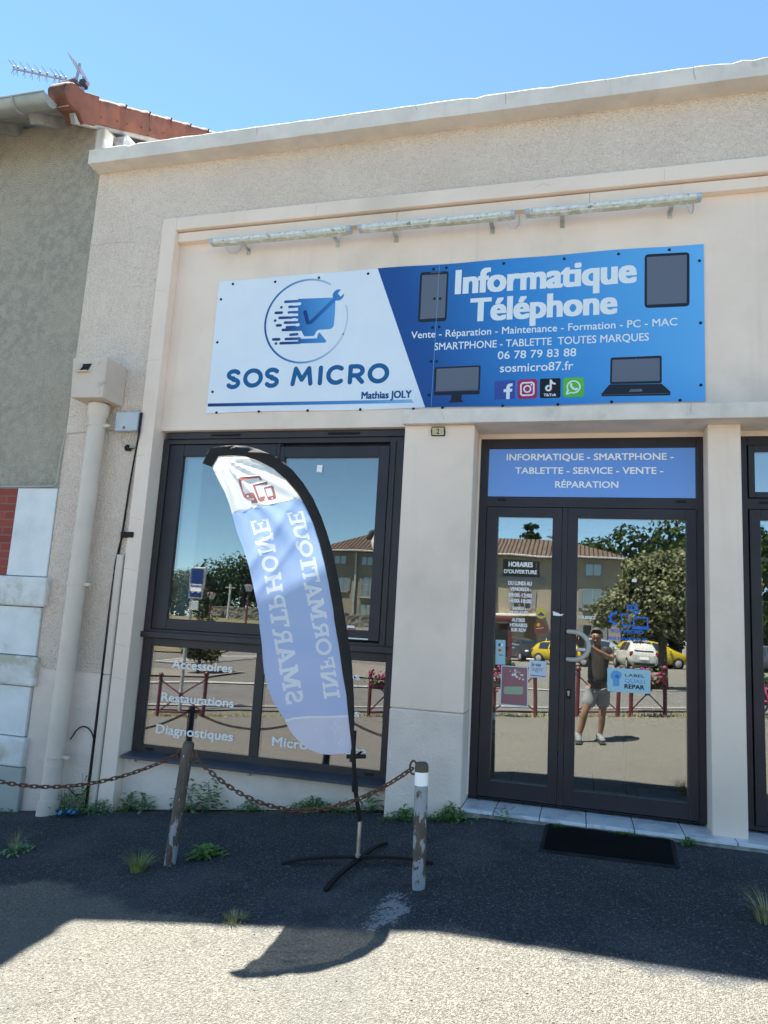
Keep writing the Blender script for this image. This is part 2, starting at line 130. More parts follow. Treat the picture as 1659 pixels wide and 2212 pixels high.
def ccw(p):
    a = sum(p[i-1][0]*p[i][1] - p[i][0]*p[i-1][1] for i in range(len(p)))
    return list(p) if a > 0 else list(reversed(p))
def union(polys, sub=()):
    vs = []; fs = []
    for p in list(polys) + list(sub):
        p = ccw(p); o = len(vs); vs += [Vector((q[0], q[1])) for q in p]; fs.append(list(range(o, o + len(p))))
    r = delaunay_2d_cdt(vs, [], fs, 1, 1e-6)
    na = len(polys); keep = [f for f, of in zip(r[2], r[5]) if any(i < na for i in of) and not any(i >= na for i in of)]
    return [tuple(v) for v in r[0]], [tuple(f) for f in keep]
def capsule(p, q, w, n=6):
    p, q = Vector(p), Vector(q); d = q - p
    a = math.atan2(d.y, d.x) if d.length > 1e-6 else 0; out = []
    for i in range(n+1): t = a + math.pi/2 + math.pi*i/n; out.append((p.x + w/2*math.cos(t), p.y + w/2*math.sin(t)))
    for i in range(n+1): t = a - math.pi/2 + math.pi*i/n; out.append((q.x + w/2*math.cos(t), q.y + w/2*math.sin(t)))
    return out
def stroke(pts, w): return [capsule(pts[i], pts[i+1], w) for i in range(len(pts)-1)]
def arc(cx, cz, rx, rz, a0, a1, n=14): return [(cx + rx*math.cos(R(a0+(a1-a0)*i/n)), cz + rz*math.sin(R(a0+(a1-a0)*i/n))) for i in range(n+1)]
def disc(cx, cz, r, n=20): return [(cx + r*math.cos(2*math.pi*i/n), cz + r*math.sin(2*math.pi*i/n)) for i in range(n)]
def rquad(q, rad, n=4):
    """quad (tl, tr, br, bl) with rounded corners"""
    out = []; k = len(q)
    for i in range(k):
        c, p, nx = Vector(q[i]), Vector(q[i-1]), Vector(q[(i+1) % k])
        a = c + (p-c).normalized()*rad; b = c + (nx-c).normalized()*rad
        for j in range(n+1):
            t = j/n; out.append(tuple(a*(1-t)**2 + c*2*t*(1-t) + b*t*t))
    return out
_caps = {}
def text_geo(body, off):
    def mk(b):
        cu = bpy.data.curves.new('t', 'FONT'); cu.body = b; cu.size = 1; cu.offset = off; cu.fill_mode = 'FRONT'; cu.resolution_u = 3
        o = bpy.data.objects.new('t', cu); COL.objects.link(o); dg = bpy.context.evaluated_depsgraph_get()
        me = bpy.data.meshes.new_from_object(o.evaluated_get(dg))
        vs = [tuple(v.co) for v in me.vertices]; fs = [tuple(p.vertices) for p in me.polygons]
        bpy.data.objects.remove(o); bpy.data.curves.remove(cu); bpy.data.meshes.remove(me); return vs, fs
    if off not in _caps: _caps[off] = max(v[1] for v in mk('H')[0])
    v, f = mk(body); return v, f, _caps[off]
OFFS = {0: 0.0, 1: 0.0, 2: 0.0}
def put_text(mb, spec, y, skew=0):
    """one line of lettering fitted to its measured length and cap height; heavy weights are thickened by shifted copies a hair apart"""
    body, _, wt, x0, x1, z0, z1 = spec
    v, f, cap = text_geo(body, 0.0); a = min(p[0] for p in v); b = max(p[0] for p in v); h = z1 - z0
    dx, dz = ((.014,.012), (.05,.030), (.058,.030), (.03,.022))[wt]; dx *= h; dz *= h; k = 0
    for i in (-1, 0, 1):
        for j in (-1, 0, 1):
            mb.add([(x0 + dx + (p[0]-a)/(b-a)*(x1-x0-2*dx) + i*dx, y - k*.00004, z0 + dz + p[1]/cap*(h-2*dz) + j*dz) for p in v], f); k += 1
def thing(name, label, cat, loc=(0,0,0), group=None, rotz=0):
    o = bpy.data.objects.new(name, None); COL.objects.link(o); o.location = loc; o.rotation_euler.z = rotz
    o.empty_display_size = .1
    o['label'] = label; o['category'] = cat
    if group: o['group'] = group
    WLOC[o.name] = Vector(loc); return o
def local_thing(*a, **k):
    """a thing whose parts are written in its own coordinates"""
    o = thing(*a, **k); WLOC[o.name] = Vector((0,0,0)); return o
def tag(o, label, cat, group=None):
    o['label'] = label; o['category'] = cat
    if group: o['group'] = group
    return o
def structure(o): o['kind'] = 'structure'; return o
def copy_tree(o, parent=None):
    c = o.copy(); COL.objects.link(c)
    if parent: c.parent = parent
    for ch in o.children: copy_tree(ch, c)
    return c

# ------------------------------------------------------------------ materials
def mat(name, col, rough=.8, col2=None, nscale=3, metal=0, bump=0, bscale=60, bdist=.01, spec=.5, detail=6, dirt=None, dscale=1.2, dlo=.5, dhi=.7, vor=False, spread=(.35,.65), pits=None, streak=0):
    m = bpy.data.materials.new(name); m.use_nodes = True; n = m.node_tree.nodes; L = m.node_tree.links.new
    b = n['Principled BSDF']; b.inputs['Roughness'].default_value = rough; b.inputs['Metallic'].default_value = metal
    b.inputs['Specular IOR Level'].default_value = spec
    c = lin(col); b.inputs['Base Color'].default_value = (*c, 1)
    geo = n.new('ShaderNodeNewGeometry'); out = None
    def noise(sc, det=detail, vec=None, ro=.6):
        t = n.new('ShaderNodeTexNoise'); t.inputs['Scale'].default_value = sc; t.inputs['Detail'].default_value = det; t.inputs['Roughness'].default_value = ro
        L(vec or geo.outputs['Position'], t.inputs['Vector']); return t.outputs['Fac']
    def ramp(x, lo, hi):
        r = n.new('ShaderNodeMapRange'); r.inputs['From Min'].default_value = lo; r.inputs['From Max'].default_value = hi; r.interpolation_type = 'SMOOTHSTEP'; L(x, r.inputs['Value']); return r.outputs[0]
    def mix(f, a, c2):
        x = n.new('ShaderNodeMix'); x.data_type = 'RGBA'
        if isinstance(f, (int, float)): x.inputs['Factor'].default_value = f
        else: L(f, x.inputs['Factor'])
        for s, vv in ((6, a), (7, c2)):
            if isinstance(vv, tuple): x.inputs[s].default_value = (*vv, 1)
            else: L(vv, x.inputs[s])
        return x.outputs[2]
    cur = c
    if col2 is not None: cur = mix(ramp(noise(nscale), *spread), c, lin(col2))
    if dirt is not None: cur = mix(ramp(noise(dscale, 8), dlo, dhi), cur, lin(dirt))
    if streak:
        # rain streaks: noise stretched down the wall
        mp = n.new('ShaderNodeMapping'); mp.inputs['Scale'].default_value = (7, 7, .35); L(geo.outputs['Position'], mp.inputs['Vector'])
        f = ramp(noise(1.0, 5, mp.outputs[0]), .55, .82); q = n.new('ShaderNodeMath'); q.operation = 'MULTIPLY'; L(f, q.inputs[0]); q.inputs[1].default_value = streak
        cur = mix(q.outputs[0], cur, tuple(v*.62 for v in lin(col2 or col)))
    if pits is not None:
        # dirt caught in the pits of the rough coat
        q = n.new('ShaderNodeMath'); q.operation = 'MULTIPLY'; L(ramp(noise(bscale*1.1, 3), .58, .68), q.inputs[0]); q.inputs[1].default_value = .75
        cur = mix(q.outputs[0], cur, lin(pits))
    if not isinstance(cur, tuple): L(cur, b.inputs['Base Color'])
    if bump:
        bp = n.new('ShaderNodeBump'); bp.inputs['Strength'].default_value = bump; bp.inputs['Distance'].default_value = bdist
        h = noise(bscale, 4)
        if vor:
            v = n.new('ShaderNodeTexVoronoi'); v.inputs['Scale'].default_value = bscale * 1.3; L(geo.outputs['Position'], v.inputs['Vector'])
            a = n.new('ShaderNodeMath'); a.operation = 'MULTIPLY_ADD'; L(v.outputs['Distance'], a.inputs[0]); a.inputs[1].default_value = -.8; L(h, a.inputs[2]); h = a.outputs[0]
        L(h, bp.inputs['Height']); L(bp.outputs[0], b.inputs['Normal'])
    m_h[name] = (n, L, b, geo, noise, ramp, mix, cur)
    return m
m_h = {}
def flatmat(name, col, rough=.6, spec=.3): 
    m = bpy.data.materials.new(name); m.use_nodes = True; b = m.node_tree.nodes['Principled BSDF']
    b.inputs['Base Color'].default_value = (*lin(col), 1); b.inputs['Roughness'].default_value = rough; b.inputs['Specular IOR Level'].default_value = spec
    return m
M = {}
# rendered walls
M['stucco'] = mat('rough_stucco', (.92,.745,.62), .95, (.85,.68,.565), 1.3, bump=.9, bscale=55, bdist=.020, pits=(.70,.57,.455), streak=.35, vor=True, dirt=(.74,.60,.48), dscale=.7, dlo=.5, dhi=.8)
M['render'] = mat('smooth_render', (.90,.725,.605), .9, (.84,.67,.555), 1.6, bump=.16, bscale=90, bdist=.004, dirt=(.70,.57,.47), dscale=.9, dlo=.5, dhi=.75, streak=.35)
M['plinth'] = mat('plinth_render', (.86,.72,.63), .95, (.74,.62,.54), 2.2, bump=.7, bscale=55, bdist=.012, dirt=(.50,.46,.41), dscale=1.6, dlo=.55, dhi=.8)
M['coping'] = mat('coping_concrete', (.80,.71,.63), .9, (.68,.60,.535), 3, streak=.5, bump=.35, bscale=35, bdist=.006, dirt=(.50,.44,.37), dscale=2.5, dlo=.56, dhi=.75)
M['roughcast'] = mat('grey_roughcast', (.55,.485,.395), 1, (.42,.37,.30), 14, bump=.9, bscale=65, bdist=.022, pits=(.29,.255,.205), vor=True, dirt=(.56,.48,.38), dscale=.8, dlo=.45, dhi=.75)
M['whitestone'] = mat('painted_quoin', (.80,.80,.80), .85, (.70,.72,.72), 4, bump=.12, bscale=40, bdist=.004, dirt=(.55,.53,.47), dscale=4, dlo=.62, dhi=.74)
M['oldstone'] = mat('weathered_quoin', (.78,.77,.75), .9, (.64,.63,.61), 5, bump=.5, bscale=30, bdist=.01, dirt=(.50,.46,.38), dscale=3.2, dlo=.52, dhi=.66)
M['greyplinth'] = mat('grey_cement', (.42,.43,.40), .95, (.35,.36,.335), 3, bump=.4, bscale=50, bdist=.006)
M['frame'] = mat('dark_aluminium', (.021,.016,.022), .42, (.030,.023,.030), 2.5, spec=.45, bump=.03, bscale=300, bdist=.001)
M['frame2'] = mat('brown_black_metal', (.029,.022,.026), .5, (.040,.032,.033), 2)
M['black'] = flatmat('black_rubber', (.008,.008,.009), .6)
M['blackcloth'] = mat('black_sleeve_cloth', (.010,.010,.011), .85, (.016,.016,.017), 8, bump=.15, bscale=30, bdist=.004)
M['steel'] = mat('brushed_steel', (.55,.53,.49), .35, (.42,.40,.37), 20, metal=.9)
M['galv'] = mat('galvanised_steel', (.50,.51,.50), .5, (.36,.36,.35), 6, metal=.35, dirt=(.62,.63,.62), dscale=9, dlo=.5, dhi=.6)
M['pipe'] = mat('painted_pipe', (.72,.60,.505), .6, (.66,.55,.46), 3, bump=.05, bscale=60, bdist=.003, dirt=(.48,.42,.36), dscale=3, dlo=.6, dhi=.8)
M['hopper'] = mat('painted_hopper', (.68,.56,.47), .85, (.61,.50,.415), 3, bump=.2, bscale=60, bdist=.004, dirt=(.40,.35,.30), dscale=5, dlo=.58, dhi=.72)
M['greyplastic'] = mat('grey_plastic', (.52,.56,.60), .5, (.46,.50,.54), 4, dirt=(.36,.38,.40), dscale=9, dlo=.6, dhi=.75)
M['cable'] = flatmat('black_cable', (.012,.012,.013), .5)
M['cream_cable'] = flatmat('cream_cable', (.5,.46,.38), .6)
M['terracotta'] = mat('terracotta_tile', (.19,.070,.046), .9, (.13,.052,.038), 5, bump=.5, bscale=45, bdist=.008, dirt=(.10,.055,.038), dscale=4, dlo=.52, dhi=.72)
M['zinc'] = mat('zinc_gutter', (.30,.315,.30), .5, (.38,.39,.375), 4, metal=.4)
M['wood'] = mat('grey_wood', (.36,.36,.34), .85, (.26,.26,.25), 7, bump=.2, bscale=25, bdist=.004)
M['rust'] = mat('rusty_iron', (.085,.045,.03), .8, (.15,.075,.045), 40, bump=.3, bscale=120, bdist=.002, metal=.2)
M['tile'] = mat('marbled_floor_tile', (.76,.77,.80), .35, (.62,.645,.69), 5, dirt=(.50,.53,.58), dscale=7, dlo=.5, dhi=.6)
M['grout'] = flatmat('dark_grout', (.06,.06,.065), .9)
M['mortar'] = mat('step_mortar', (.38,.36,.33), .95, (.22,.21,.2), 14, bump=.5, bscale=50, bdist=.006)
M['mat'] = None
M['white'] = flatmat('white_print', (.80,.82,.85), .5)
M['panel'] = mat('white_sign_panel', (.80,.84,.90), .45, (.77,.81,.88), 3)
M['navy'] = flatmat('navy_print', (.012,.075,.24), .5)
M['teal'] = flatmat('teal_print', (.008,.115,.30), .5)
M['darkdev'] = flatmat('dark_device_print', (.014,.018,.032), .5)
M['screen'] = flatmat('grey_screen_print', (.13,.145,.19), .5)
M['film'] = flatmat('white_window_film', (.92,.91,.91), .6)
M['logo'] = flatmat('blue_window_film', (.03,.18,.68), .5)
M['ink'] = flatmat('black_ink', (.012,.012,.014), .6)
M['grey'] = flatmat('grey_ink', (.35,.33,.42), .6)
M['qblue'] = flatmat('light_blue_ink', (.14,.36,.62), .6)
M['bolt'] = flatmat('bolt_head', (.01,.011,.014), .5)
def grad(name, stops, axis, lo, hi, rough=.45):
    """a printed colour gradient along one axis of the board"""
    m = bpy.data.materials.new(name); m.use_nodes = True; n = m.node_tree.nodes; L = m.node_tree.links.new
    b = n['Principled BSDF']; b.inputs['Roughness'].default_value = rough; b.inputs['Specular IOR Level'].default_value = .3
    g = n.new('ShaderNodeNewGeometry'); d = n.new('ShaderNodeVectorMath'); d.operation = 'DOT_PRODUCT'; L(g.outputs['Position'], d.inputs[0]); d.inputs[1].default_value = axis
    r = n.new('ShaderNodeMapRange'); r.inputs['From Min'].default_value = lo; r.inputs['From Max'].default_value = hi; L(d.outputs['Value'], r.inputs['Value'])
    c = n.new('ShaderNodeValToRGB'); L(r.outputs[0], c.inputs[0])
    while len(c.color_ramp.elements) < len(stops): c.color_ramp.elements.new(.5)
    for e, (p, col) in zip(c.color_ramp.elements, stops): e.position = p; e.color = (*lin(col), 1)
    L(c.outputs[0], b.inputs['Base Color']); return m
M['blueprint'] = grad('blue_board_print', [(0, (.012,.055,.22)), (.22, (.016,.085,.30)), (.5, (.04,.245,.62)), (1, (.14,.46,.85))], (1, 0, .35), -1.7+1.0, .85+1.45)
M['ringprint'] = grad('ring_print', [(0, (.01,.07,.25)), (.35, (.06,.22,.50)), (.75, (.35,.48,.68)), (1, (.62,.68,.78))], (1, 0, .1), -2.62+.33, -1.9+.36)
M['monprint'] = grad('monitor_print', [(0, (.012,.03,.10)), (.28, (.014,.06,.22)), (.6, (.05,.22,.52)), (1, (.10,.34,.70))], (1, 0, .25), -2.55+.87, -2.02+.93)
M['stripeprint'] = grad('stripe_print', [(0, (.012,.035,.14)), (.3, (.02,.12,.38)), (.8, (.09,.30,.60)), (1, (.25,.48,.72))], (1, 0, 0), -3.09, -1.3)
M['wrenchprint'] = grad('wrench_print', [(0, (.012,.05,.20)), (.6, (.03,.16,.44)), (1, (.06,.25,.58))], (1, 0, 0), -2.25, -1.95)
def glass(name, fac, tint, back=None):
    m = bpy.data.materials.new(name); m.use_nodes = True; n = m.node_tree.nodes; L = m.node_tree.links.new
    n.remove(n['Principled BSDF']); o = n['Material Output']
    g = n.new('ShaderNodeBsdfGlossy'); g.inputs['Roughness'].default_value = 0.0; g.inputs['Color'].default_value = (.95,.94,.92,1)
    # panes are never perfectly flat: a very faint waviness
    ge = n.new('ShaderNodeNewGeometry'); t = n.new('ShaderNodeTexNoise'); t.inputs['Scale'].default_value = 1.6; t.inputs['Detail'].default_value = 1; L(ge.outputs['Position'], t.inputs['Vector'])
    bp = n.new('ShaderNodeBump'); bp.inputs['Strength'].default_value = .22; bp.inputs['Distance'].default_value = .004; L(t.outputs['Fac'], bp.inputs['Height']); L(bp.outputs[0], g.inputs['Normal'])
    x = n.new('ShaderNodeMixShader'); x.inputs[0].default_value = fac
    if back is None:
        tr = n.new('ShaderNodeBsdfTransparent'); tr.inputs['Color'].default_value = (*tint, 1)
    else:
        tr = n.new('ShaderNodeBsdfDiffuse'); tr.inputs['Color'].default_value = (*back, 1)
    L(tr.outputs[0], x.inputs[1]); L(g.outputs[0], x.inputs[2]); L(x.outputs[0], o.inputs['Surface']); return m
M['glass'] = glass('reflective_glazing', .275, (.80,.83,.82)); M['glass_low'] = glass('tinted_lower_glazing', .22, (.60,.60,.68)); M['glass_up'] = glass('upper_glazing', .20, (.70,.74,.74))
M['glass_film'] = glass('blue_filmed_glazing', .17, None, (.03,.13,.55))
M['carglass'] = glass('car_glass', .25, None, (.012,.014,.016))
# ------------------------------------------------------------------ ground
def G(x, y):
    F = -.075 - .115*max(0, -.6-x); far = -.27 + .085*min(max(x, -14), 3)
    t = min(1, max(0, (-y-.3)/8.2)); z = F*(1-t) + far*t - .2*math.sin(math.pi*t)**3
    if y < -8.5:
        w = min(1, max(0, (-4-x)/10)); w = w*w*(3-2*w); k = min(1, (-8.5-y)/12)
        zA = far*(1-k) + k*(-.45+.03*min(max(x, -10), 10)); zB = far + .075*min(-8.5-y, 33)
        z = zA*(1-w) + zB*w
    return z
def span(a, b, st): n = max(1, round((b-a)/st)); return [a + (b-a)*i/n for i in range(n)]
gx = span(-300,-60,60)+span(-60,-14,4)+span(-14,-6,.5)+span(-6,3,.1)+span(3,10,.5)+span(10,60,5)+span(60,300,60)+[300]
gy = span(-400,-80,80)+span(-80,-20,4)+span(-20,-10,.5)+span(-10,-3.5,.25)+span(-3.5,.4,.1)+span(.4,12,2)+span(12,200,47)+[200]
mb = MB()
def gz(x, y): return G(x, min(y, .4))
mb.add([(x, y, gz(x, y)) for y in gy for x in gx], [(j*len(gx)+i, j*len(gx)+i+1, (j+1)*len(gx)+i+1, (j+1)*len(gx)+i) for j in range(len(gy)-1) for i in range(len(gx)-1)])
def ground_mat():
    m = mat('worn_asphalt', (.2,.2,.2), .95, bump=.0); n, L, b, geo, noise, ramp, mix, _ = m_h['worn_asphalt']
    b.inputs['Specular IOR Level'].default_value = .25
    def math_(op, a, c=None, d=None):
        q = n.new('ShaderNodeMath'); q.operation = op
        for i, v in enumerate((a, c, d)):
            if v is None: continue
            if isinstance(v, (int, float)): q.inputs[i].default_value = v
            else: L(v, q.inputs[i])
        return q.outputs[0]
    sx = n.new('ShaderNodeSeparateXYZ'); L(geo.outputs['Position'], sx.inputs[0]); X, Y = sx.outputs[0], sx.outputs[1]
    # grain for the strip with painted-in shade and the lighter worn car-park surface
    fine = noise(88, 4, ro=.75); mid = noise(20, 6, ro=.7); big = noise(1.1, 6, ro=.65); grit = noise(210, 2)
    vor = n.new('ShaderNodeTexVoronoi'); vor.inputs['Scale'].default_value = 135; L(geo.outputs['Position'], vor.inputs['Vector'])
    stone = ramp(vor.outputs['Distance'], .25, .6); cellv = n.new('ShaderNodeSeparateColor'); L(vor.outputs['Color'], cellv.inputs[0]); rnd = cellv.outputs[0]
    # dark bitumen footway, its edge run along the shadow line to paint building shade
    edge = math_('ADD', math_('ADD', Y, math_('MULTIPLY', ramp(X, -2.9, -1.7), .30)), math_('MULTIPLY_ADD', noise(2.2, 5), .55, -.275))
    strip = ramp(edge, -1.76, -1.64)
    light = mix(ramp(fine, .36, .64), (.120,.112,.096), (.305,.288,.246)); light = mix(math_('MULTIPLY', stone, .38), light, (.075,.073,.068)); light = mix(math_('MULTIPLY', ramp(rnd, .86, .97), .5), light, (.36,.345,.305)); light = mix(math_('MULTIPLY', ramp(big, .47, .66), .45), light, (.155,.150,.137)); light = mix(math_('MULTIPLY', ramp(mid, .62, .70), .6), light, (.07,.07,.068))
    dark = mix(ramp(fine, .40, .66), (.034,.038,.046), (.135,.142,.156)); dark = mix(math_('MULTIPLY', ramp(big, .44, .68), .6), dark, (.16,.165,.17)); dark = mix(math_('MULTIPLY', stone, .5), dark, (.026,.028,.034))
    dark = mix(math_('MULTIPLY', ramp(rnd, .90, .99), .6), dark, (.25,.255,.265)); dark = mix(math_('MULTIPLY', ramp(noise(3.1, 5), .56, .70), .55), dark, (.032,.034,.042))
    # lichen rounds on the old bitumen
    lv = n.new('ShaderNodeTexVoronoi'); lv.inputs['Scale'].default_value = 5.5; lv.inputs['Randomness'].default_value = 1
    wv = n.new('ShaderNodeVectorMath'); wv.operation = 'ADD'; L(geo.outputs['Position'], wv.inputs[0])
    nv = n.new('ShaderNodeTexNoise'); nv.inputs['Scale'].default_value = 14; L(geo.outputs['Position'], nv.inputs['Vector']); sc = n.new('ShaderNodeVectorMath'); sc.operation = 'SCALE'; sc.inputs['Scale'].default_value = .16; L(nv.outputs['Color'], sc.inputs[0]); L(sc.outputs[0], wv.inputs[1]); L(wv.outputs[0], lv.inputs['Vector'])
    lich = math_('MULTIPLY', math_('SUBTRACT', 1, ramp(lv.outputs['Distance'], .13, .20)), ramp(noise(1.7, 4), .54, .62))
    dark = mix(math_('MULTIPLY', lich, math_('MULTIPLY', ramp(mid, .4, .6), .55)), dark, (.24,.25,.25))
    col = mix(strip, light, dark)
    # dried spatter of white paint under the right hand post
    vd = n.new('ShaderNodeVectorMath'); vd.operation = 'SUBTRACT'; L(geo.outputs['Position'], vd.inputs[0]); vd.inputs[1].default_value = (-.862, -1.84, -.18)
    vs_ = n.new('ShaderNodeVectorMath'); vs_.operation = 'MULTIPLY'; L(vd.outputs[0], vs_.inputs[0]); vs_.inputs[1].default_value = (5.0, 2.1, 0)
    ln = n.new('ShaderNodeVectorMath'); ln.operation = 'LENGTH'; L(vs_.outputs[0], ln.inputs[0])
    sp = math_('MULTIPLY', math_('SUBTRACT', 1, ramp(ln.outputs['Value'], .2, 1.15)), 1)
    sp = ramp(math_('ADD', sp, math_('ADD', math_('MULTIPLY', noise(75, 5, ro=.75), 1.3), math_('MULTIPLY', noise(9, 3), 1.0))), 2.06, 2.16)
    col = mix(math_('MULTIPLY', sp, .55), col, (.55,.56,.58))
    # cracks in the surfacing
    cvec = n.new('ShaderNodeVectorMath'); cvec.operation = 'ADD'; L(geo.outputs['Position'], cvec.inputs[0]); cn_ = n.new('ShaderNodeTexNoise'); cn_.inputs['Scale'].default_value = 3.2; cn_.inputs['Detail'].default_value = 6; L(geo.outputs['Position'], cn_.inputs['Vector']); cs_ = n.new('ShaderNodeVectorMath'); cs_.operation = 'SCALE'; cs_.inputs['Scale'].default_value = .45; L(cn_.outputs['Color'], cs_.inputs[0]); L(cs_.outputs[0], cvec.inputs[1])
    cv = n.new('ShaderNodeTexVoronoi'); cv.feature = 'DISTANCE_TO_EDGE'; cv.inputs['Scale'].default_value = .8; L(cvec.outputs[0], cv.inputs['Vector'])
    crack = math_('MULTIPLY', math_('SUBTRACT', 1, ramp(cv.outputs['Distance'], .003, .012)), ramp(noise(.7, 3), .50, .58)); col = mix(math_('MULTIPLY', crack, .18), col, (.02,.021,.022))
    # dry soil line against the wall
    soil = math_('MULTIPLY', ramp(math_('ADD', Y, math_('MULTIPLY', noise(5, 5), .3)), -.02, .06), ramp(mid, .38, .6)); col = mix(math_('MULTIPLY', soil, .7), col, (.10,.085,.06))
    L(col, b.inputs['Base Color'])
    h = math_('ADD', math_('MULTIPLY', stone, -.5), math_('ADD', math_('MULTIPLY', fine, .9), math_('MULTIPLY', mid, .7)))
    bp = n.new('ShaderNodeBump'); bp.inputs['Strength'].default_value = .9; bp.inputs['Distance'].default_value = .014; L(h, bp.inputs['Height']); L(bp.outputs[0], b.inputs['Normal'])
    return m
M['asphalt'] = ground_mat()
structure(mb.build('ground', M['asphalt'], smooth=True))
def sheet(name, quads, m, dz, kind='structure', n=8):
    """a sheet draped over the ground: quads are (x, y) corners a b c d, divided n times along and across"""
    s = MB()
    for a, b, c, d in quads:
        vs = []
        for i in range(n+1):
            for j in range(n+1):
                u_, v_ = i/n, j/n
                x = (a[0]*(1-u_)+b[0]*u_)*(1-v_) + (d[0]*(1-u_)+c[0]*u_)*v_; y = (a[1]*(1-u_)+b[1]*u_)*(1-v_) + (d[1]*(1-u_)+c[1]*u_)*v_
                vs.append((x, y, G(x, y) + dz))
        s.add(vs, [(i*(n+1)+j, (i+1)*(n+1)+j, (i+1)*(n+1)+j+1, i*(n+1)+j+1) for i in range(n) for j in range(n)])
    o = s.build(name, m); o['kind'] = kind; return o
M['road'] = mat('grey_road', (.095,.092,.084), .9, (.125,.12,.11), 3, bump=.3, bscale=120, bdist=.006)
M['paintline'] = mat('worn_road_paint', (.36,.35,.32), .8, (.26,.255,.235), 6)
M['lawn'] = mat('dry_lawn', (.17,.135,.075), 1, (.115,.11,.048), 1.5, bump=.6, bscale=30, bdist=.03)
M['pav'] = mat('pale_pavement', (.19,.17,.135), .95, (.16,.145,.115), 3, bump=.3, bscale=80, bdist=.006)
near = [(-30,-9.2),(-11,-9.3),(-6,-9.35),(-2,-9.4),(3,-9.4),(14,-9.4)]
far = [(-30,-13.2),(-11,-14.6),(-6,-15.4),(-2,-17.0),(3,-19.8),(14,-25)]
sheet('road', [(near[i], near[i+1], far[i+1], far[i]) for i in range(5)], M['road'], .03, n=14)
ln1 = [(-30,-9.7),(-9.5,-9.75),(-7,-9.85),(-1.7,-10.1),(.5,-9.85),(2,-9.85),(14,-9.9)]
ln2 = [(-30,-12.0),(-11.9,-13.4),(-10.5,-13.8),(-8.9,-14.0),(-2.2,-16.0),(.9,-17.3),(3.2,-19.1),(14,-24)]
def band(l, w): return [(l[i], l[i+1], (l[i+1][0], l[i+1][1]-w), (l[i][0], l[i][1]-w)) for i in range(len(l)-1)]
sheet('edge_line_marking', band(ln1, .16) + band(ln2, .38), M['paintline'], .06, n=6)
zeb = []
for k in range(7):
    a = (-15.3+k*.12, -18.9-k*.42); zeb.append((a, (a[0]+2.2+.12*k, a[1]-.05), (a[0]+2.24+.12*k, a[1]-.25), (a[0]+.04, a[1]-.2)))
sheet('zebra_crossing_marking', zeb, M['paintline'], .06, n=3)
sheet('far_pavement', [((-40,-15.5),(-11,-15.2),(-10.6,-17.0),(-40,-18.0)), ((-11,-22),(-9.8,-17.2),(-2,-19),(-2,-24))], M['pav'], .05, n=8)
sheet('dry_lawn', [((-60,-22),(-14.5,-21.8),(-17,-42),(-60,-46))], M['lawn'], .05, n=16)

# ------------------------------------------------------------------ shop building
shop = thing('shop_building', 'beige rendered single storey shop with dark framed glazing and concrete parapet', 'building', (-1, 0, 0))
B = lambda *bx: [b for b in bx]
def boxes(name, lst, m, parent=shop, bevel=.004, **k):
    mb = MB()
    for b in lst: mb.box(*b)
    return mb.build(name, m, parent, bevel, **k)
XR = 7.0
M['crackm'] = flatmat('crack_line', (.20,.16,.125), .95)
boxes('rough_wall', [(-4.42,-3.66,-.14,.25,.635,5.183), (-3.66,XR,-.14,.25,4.637,5.183)], M['stucco'], bevel=0)
boxes('plinth', [(-4.42,-3.66,-.136,.25,-1.2,.635), (-3.52,-1.29,-.08,.25,-1.2,-.012)], M['plinth'], bevel=.006)
# parapet coping with a slightly ragged top edge
mb = MB(); rr = random.Random(3); xs = [-4.43 + (XR+4.43)*i/160 for i in range(161)]
vs = []
for x in xs:
    j = rr.uniform(-.003,.003); j2 = -rr.uniform(.006,.016) if rr.random() < .05 else 0
    vs += [(x, -.302+rr.uniform(-.001,.001), 5.183+rr.uniform(-.0015,.0015)), (x, -.302+j*.5, 5.322+j+j2), (x, -.288, 5.336+j+j2), (x, .02, 5.338), (x, .02, 5.183)]
n5 = len(xs); fs = [(i*5+k, i*5+(k+1)%5, (i+1)*5+(k+1)%5, (i+1)*5+k) for i in range(n5-1) for k in range(5)] + [(4,3,2,1,0), tuple((n5-1)*5+k for k in range(5))]
mb.add(vs, fs); mb.build('parapet_coping', M['coping'], shop)
boxes('surround', [(-3.66,-3.52,-.172,.2,-1.2,4.637), (-3.52,XR,-.172,.2,4.517,4.637)], M['render'], bevel=.006)
boxes('fascia_strip', [(-3.52,-1.5,-.132,.2,4.42,4.506),(-1.498,.02,-.132,.2,4.42,4.506),(.022,XR,-.132,.2,4.421,4.506), ], M['render'], bevel=.003)
boxes('upper_wall', [(-3.519,XR,-.07,.2,2.70,4.42)], M['render'], bevel=0)
boxes('groove', [(-3.52,XR,-.06,.2,4.506,4.517)], M['grout'], bevel=0)
boxes('canopy_ledge', [(-1.30,XR,-.362,-.312,2.638,2.746), (-1.296,XR,-.312,.05,2.645,2.743)], M['coping'], bevel=.006)
boxes('door_pillar', [(-1.29,-.765,-.30,.2,.585,2.645)], M['render'], bevel=.01)
boxes('pillar_foot', [(-1.2915,-.7635,-.3025,.2,-1.0,.583)], M['plinth'], bevel=.012)
boxes('door_pillar', [(.822,1.03,-.2,.2,-.06,2.645)], M['render'], bevel=.008)
boxes('door_head', [(-.765,.822,-.012,.2,2.607,2.645), (1.03,XR,-.012,.2,2.607,2.645), (-.768,-.753,-.03,.02,0,2.607)], M['render'], bevel=.003)
boxes('roof_slab', [(-4.4,XR,.02,9,4.95,5.15)], M['coping'], bevel=0)
boxes('side_wall', [(-4.4,-4.2,.25,9,-1.2,4.95), (XR-.2,XR,.25,9,-.5,4.95), (-4.2,XR-.2,8.8,9,-.5,4.95)], M['stucco'], bevel=0)
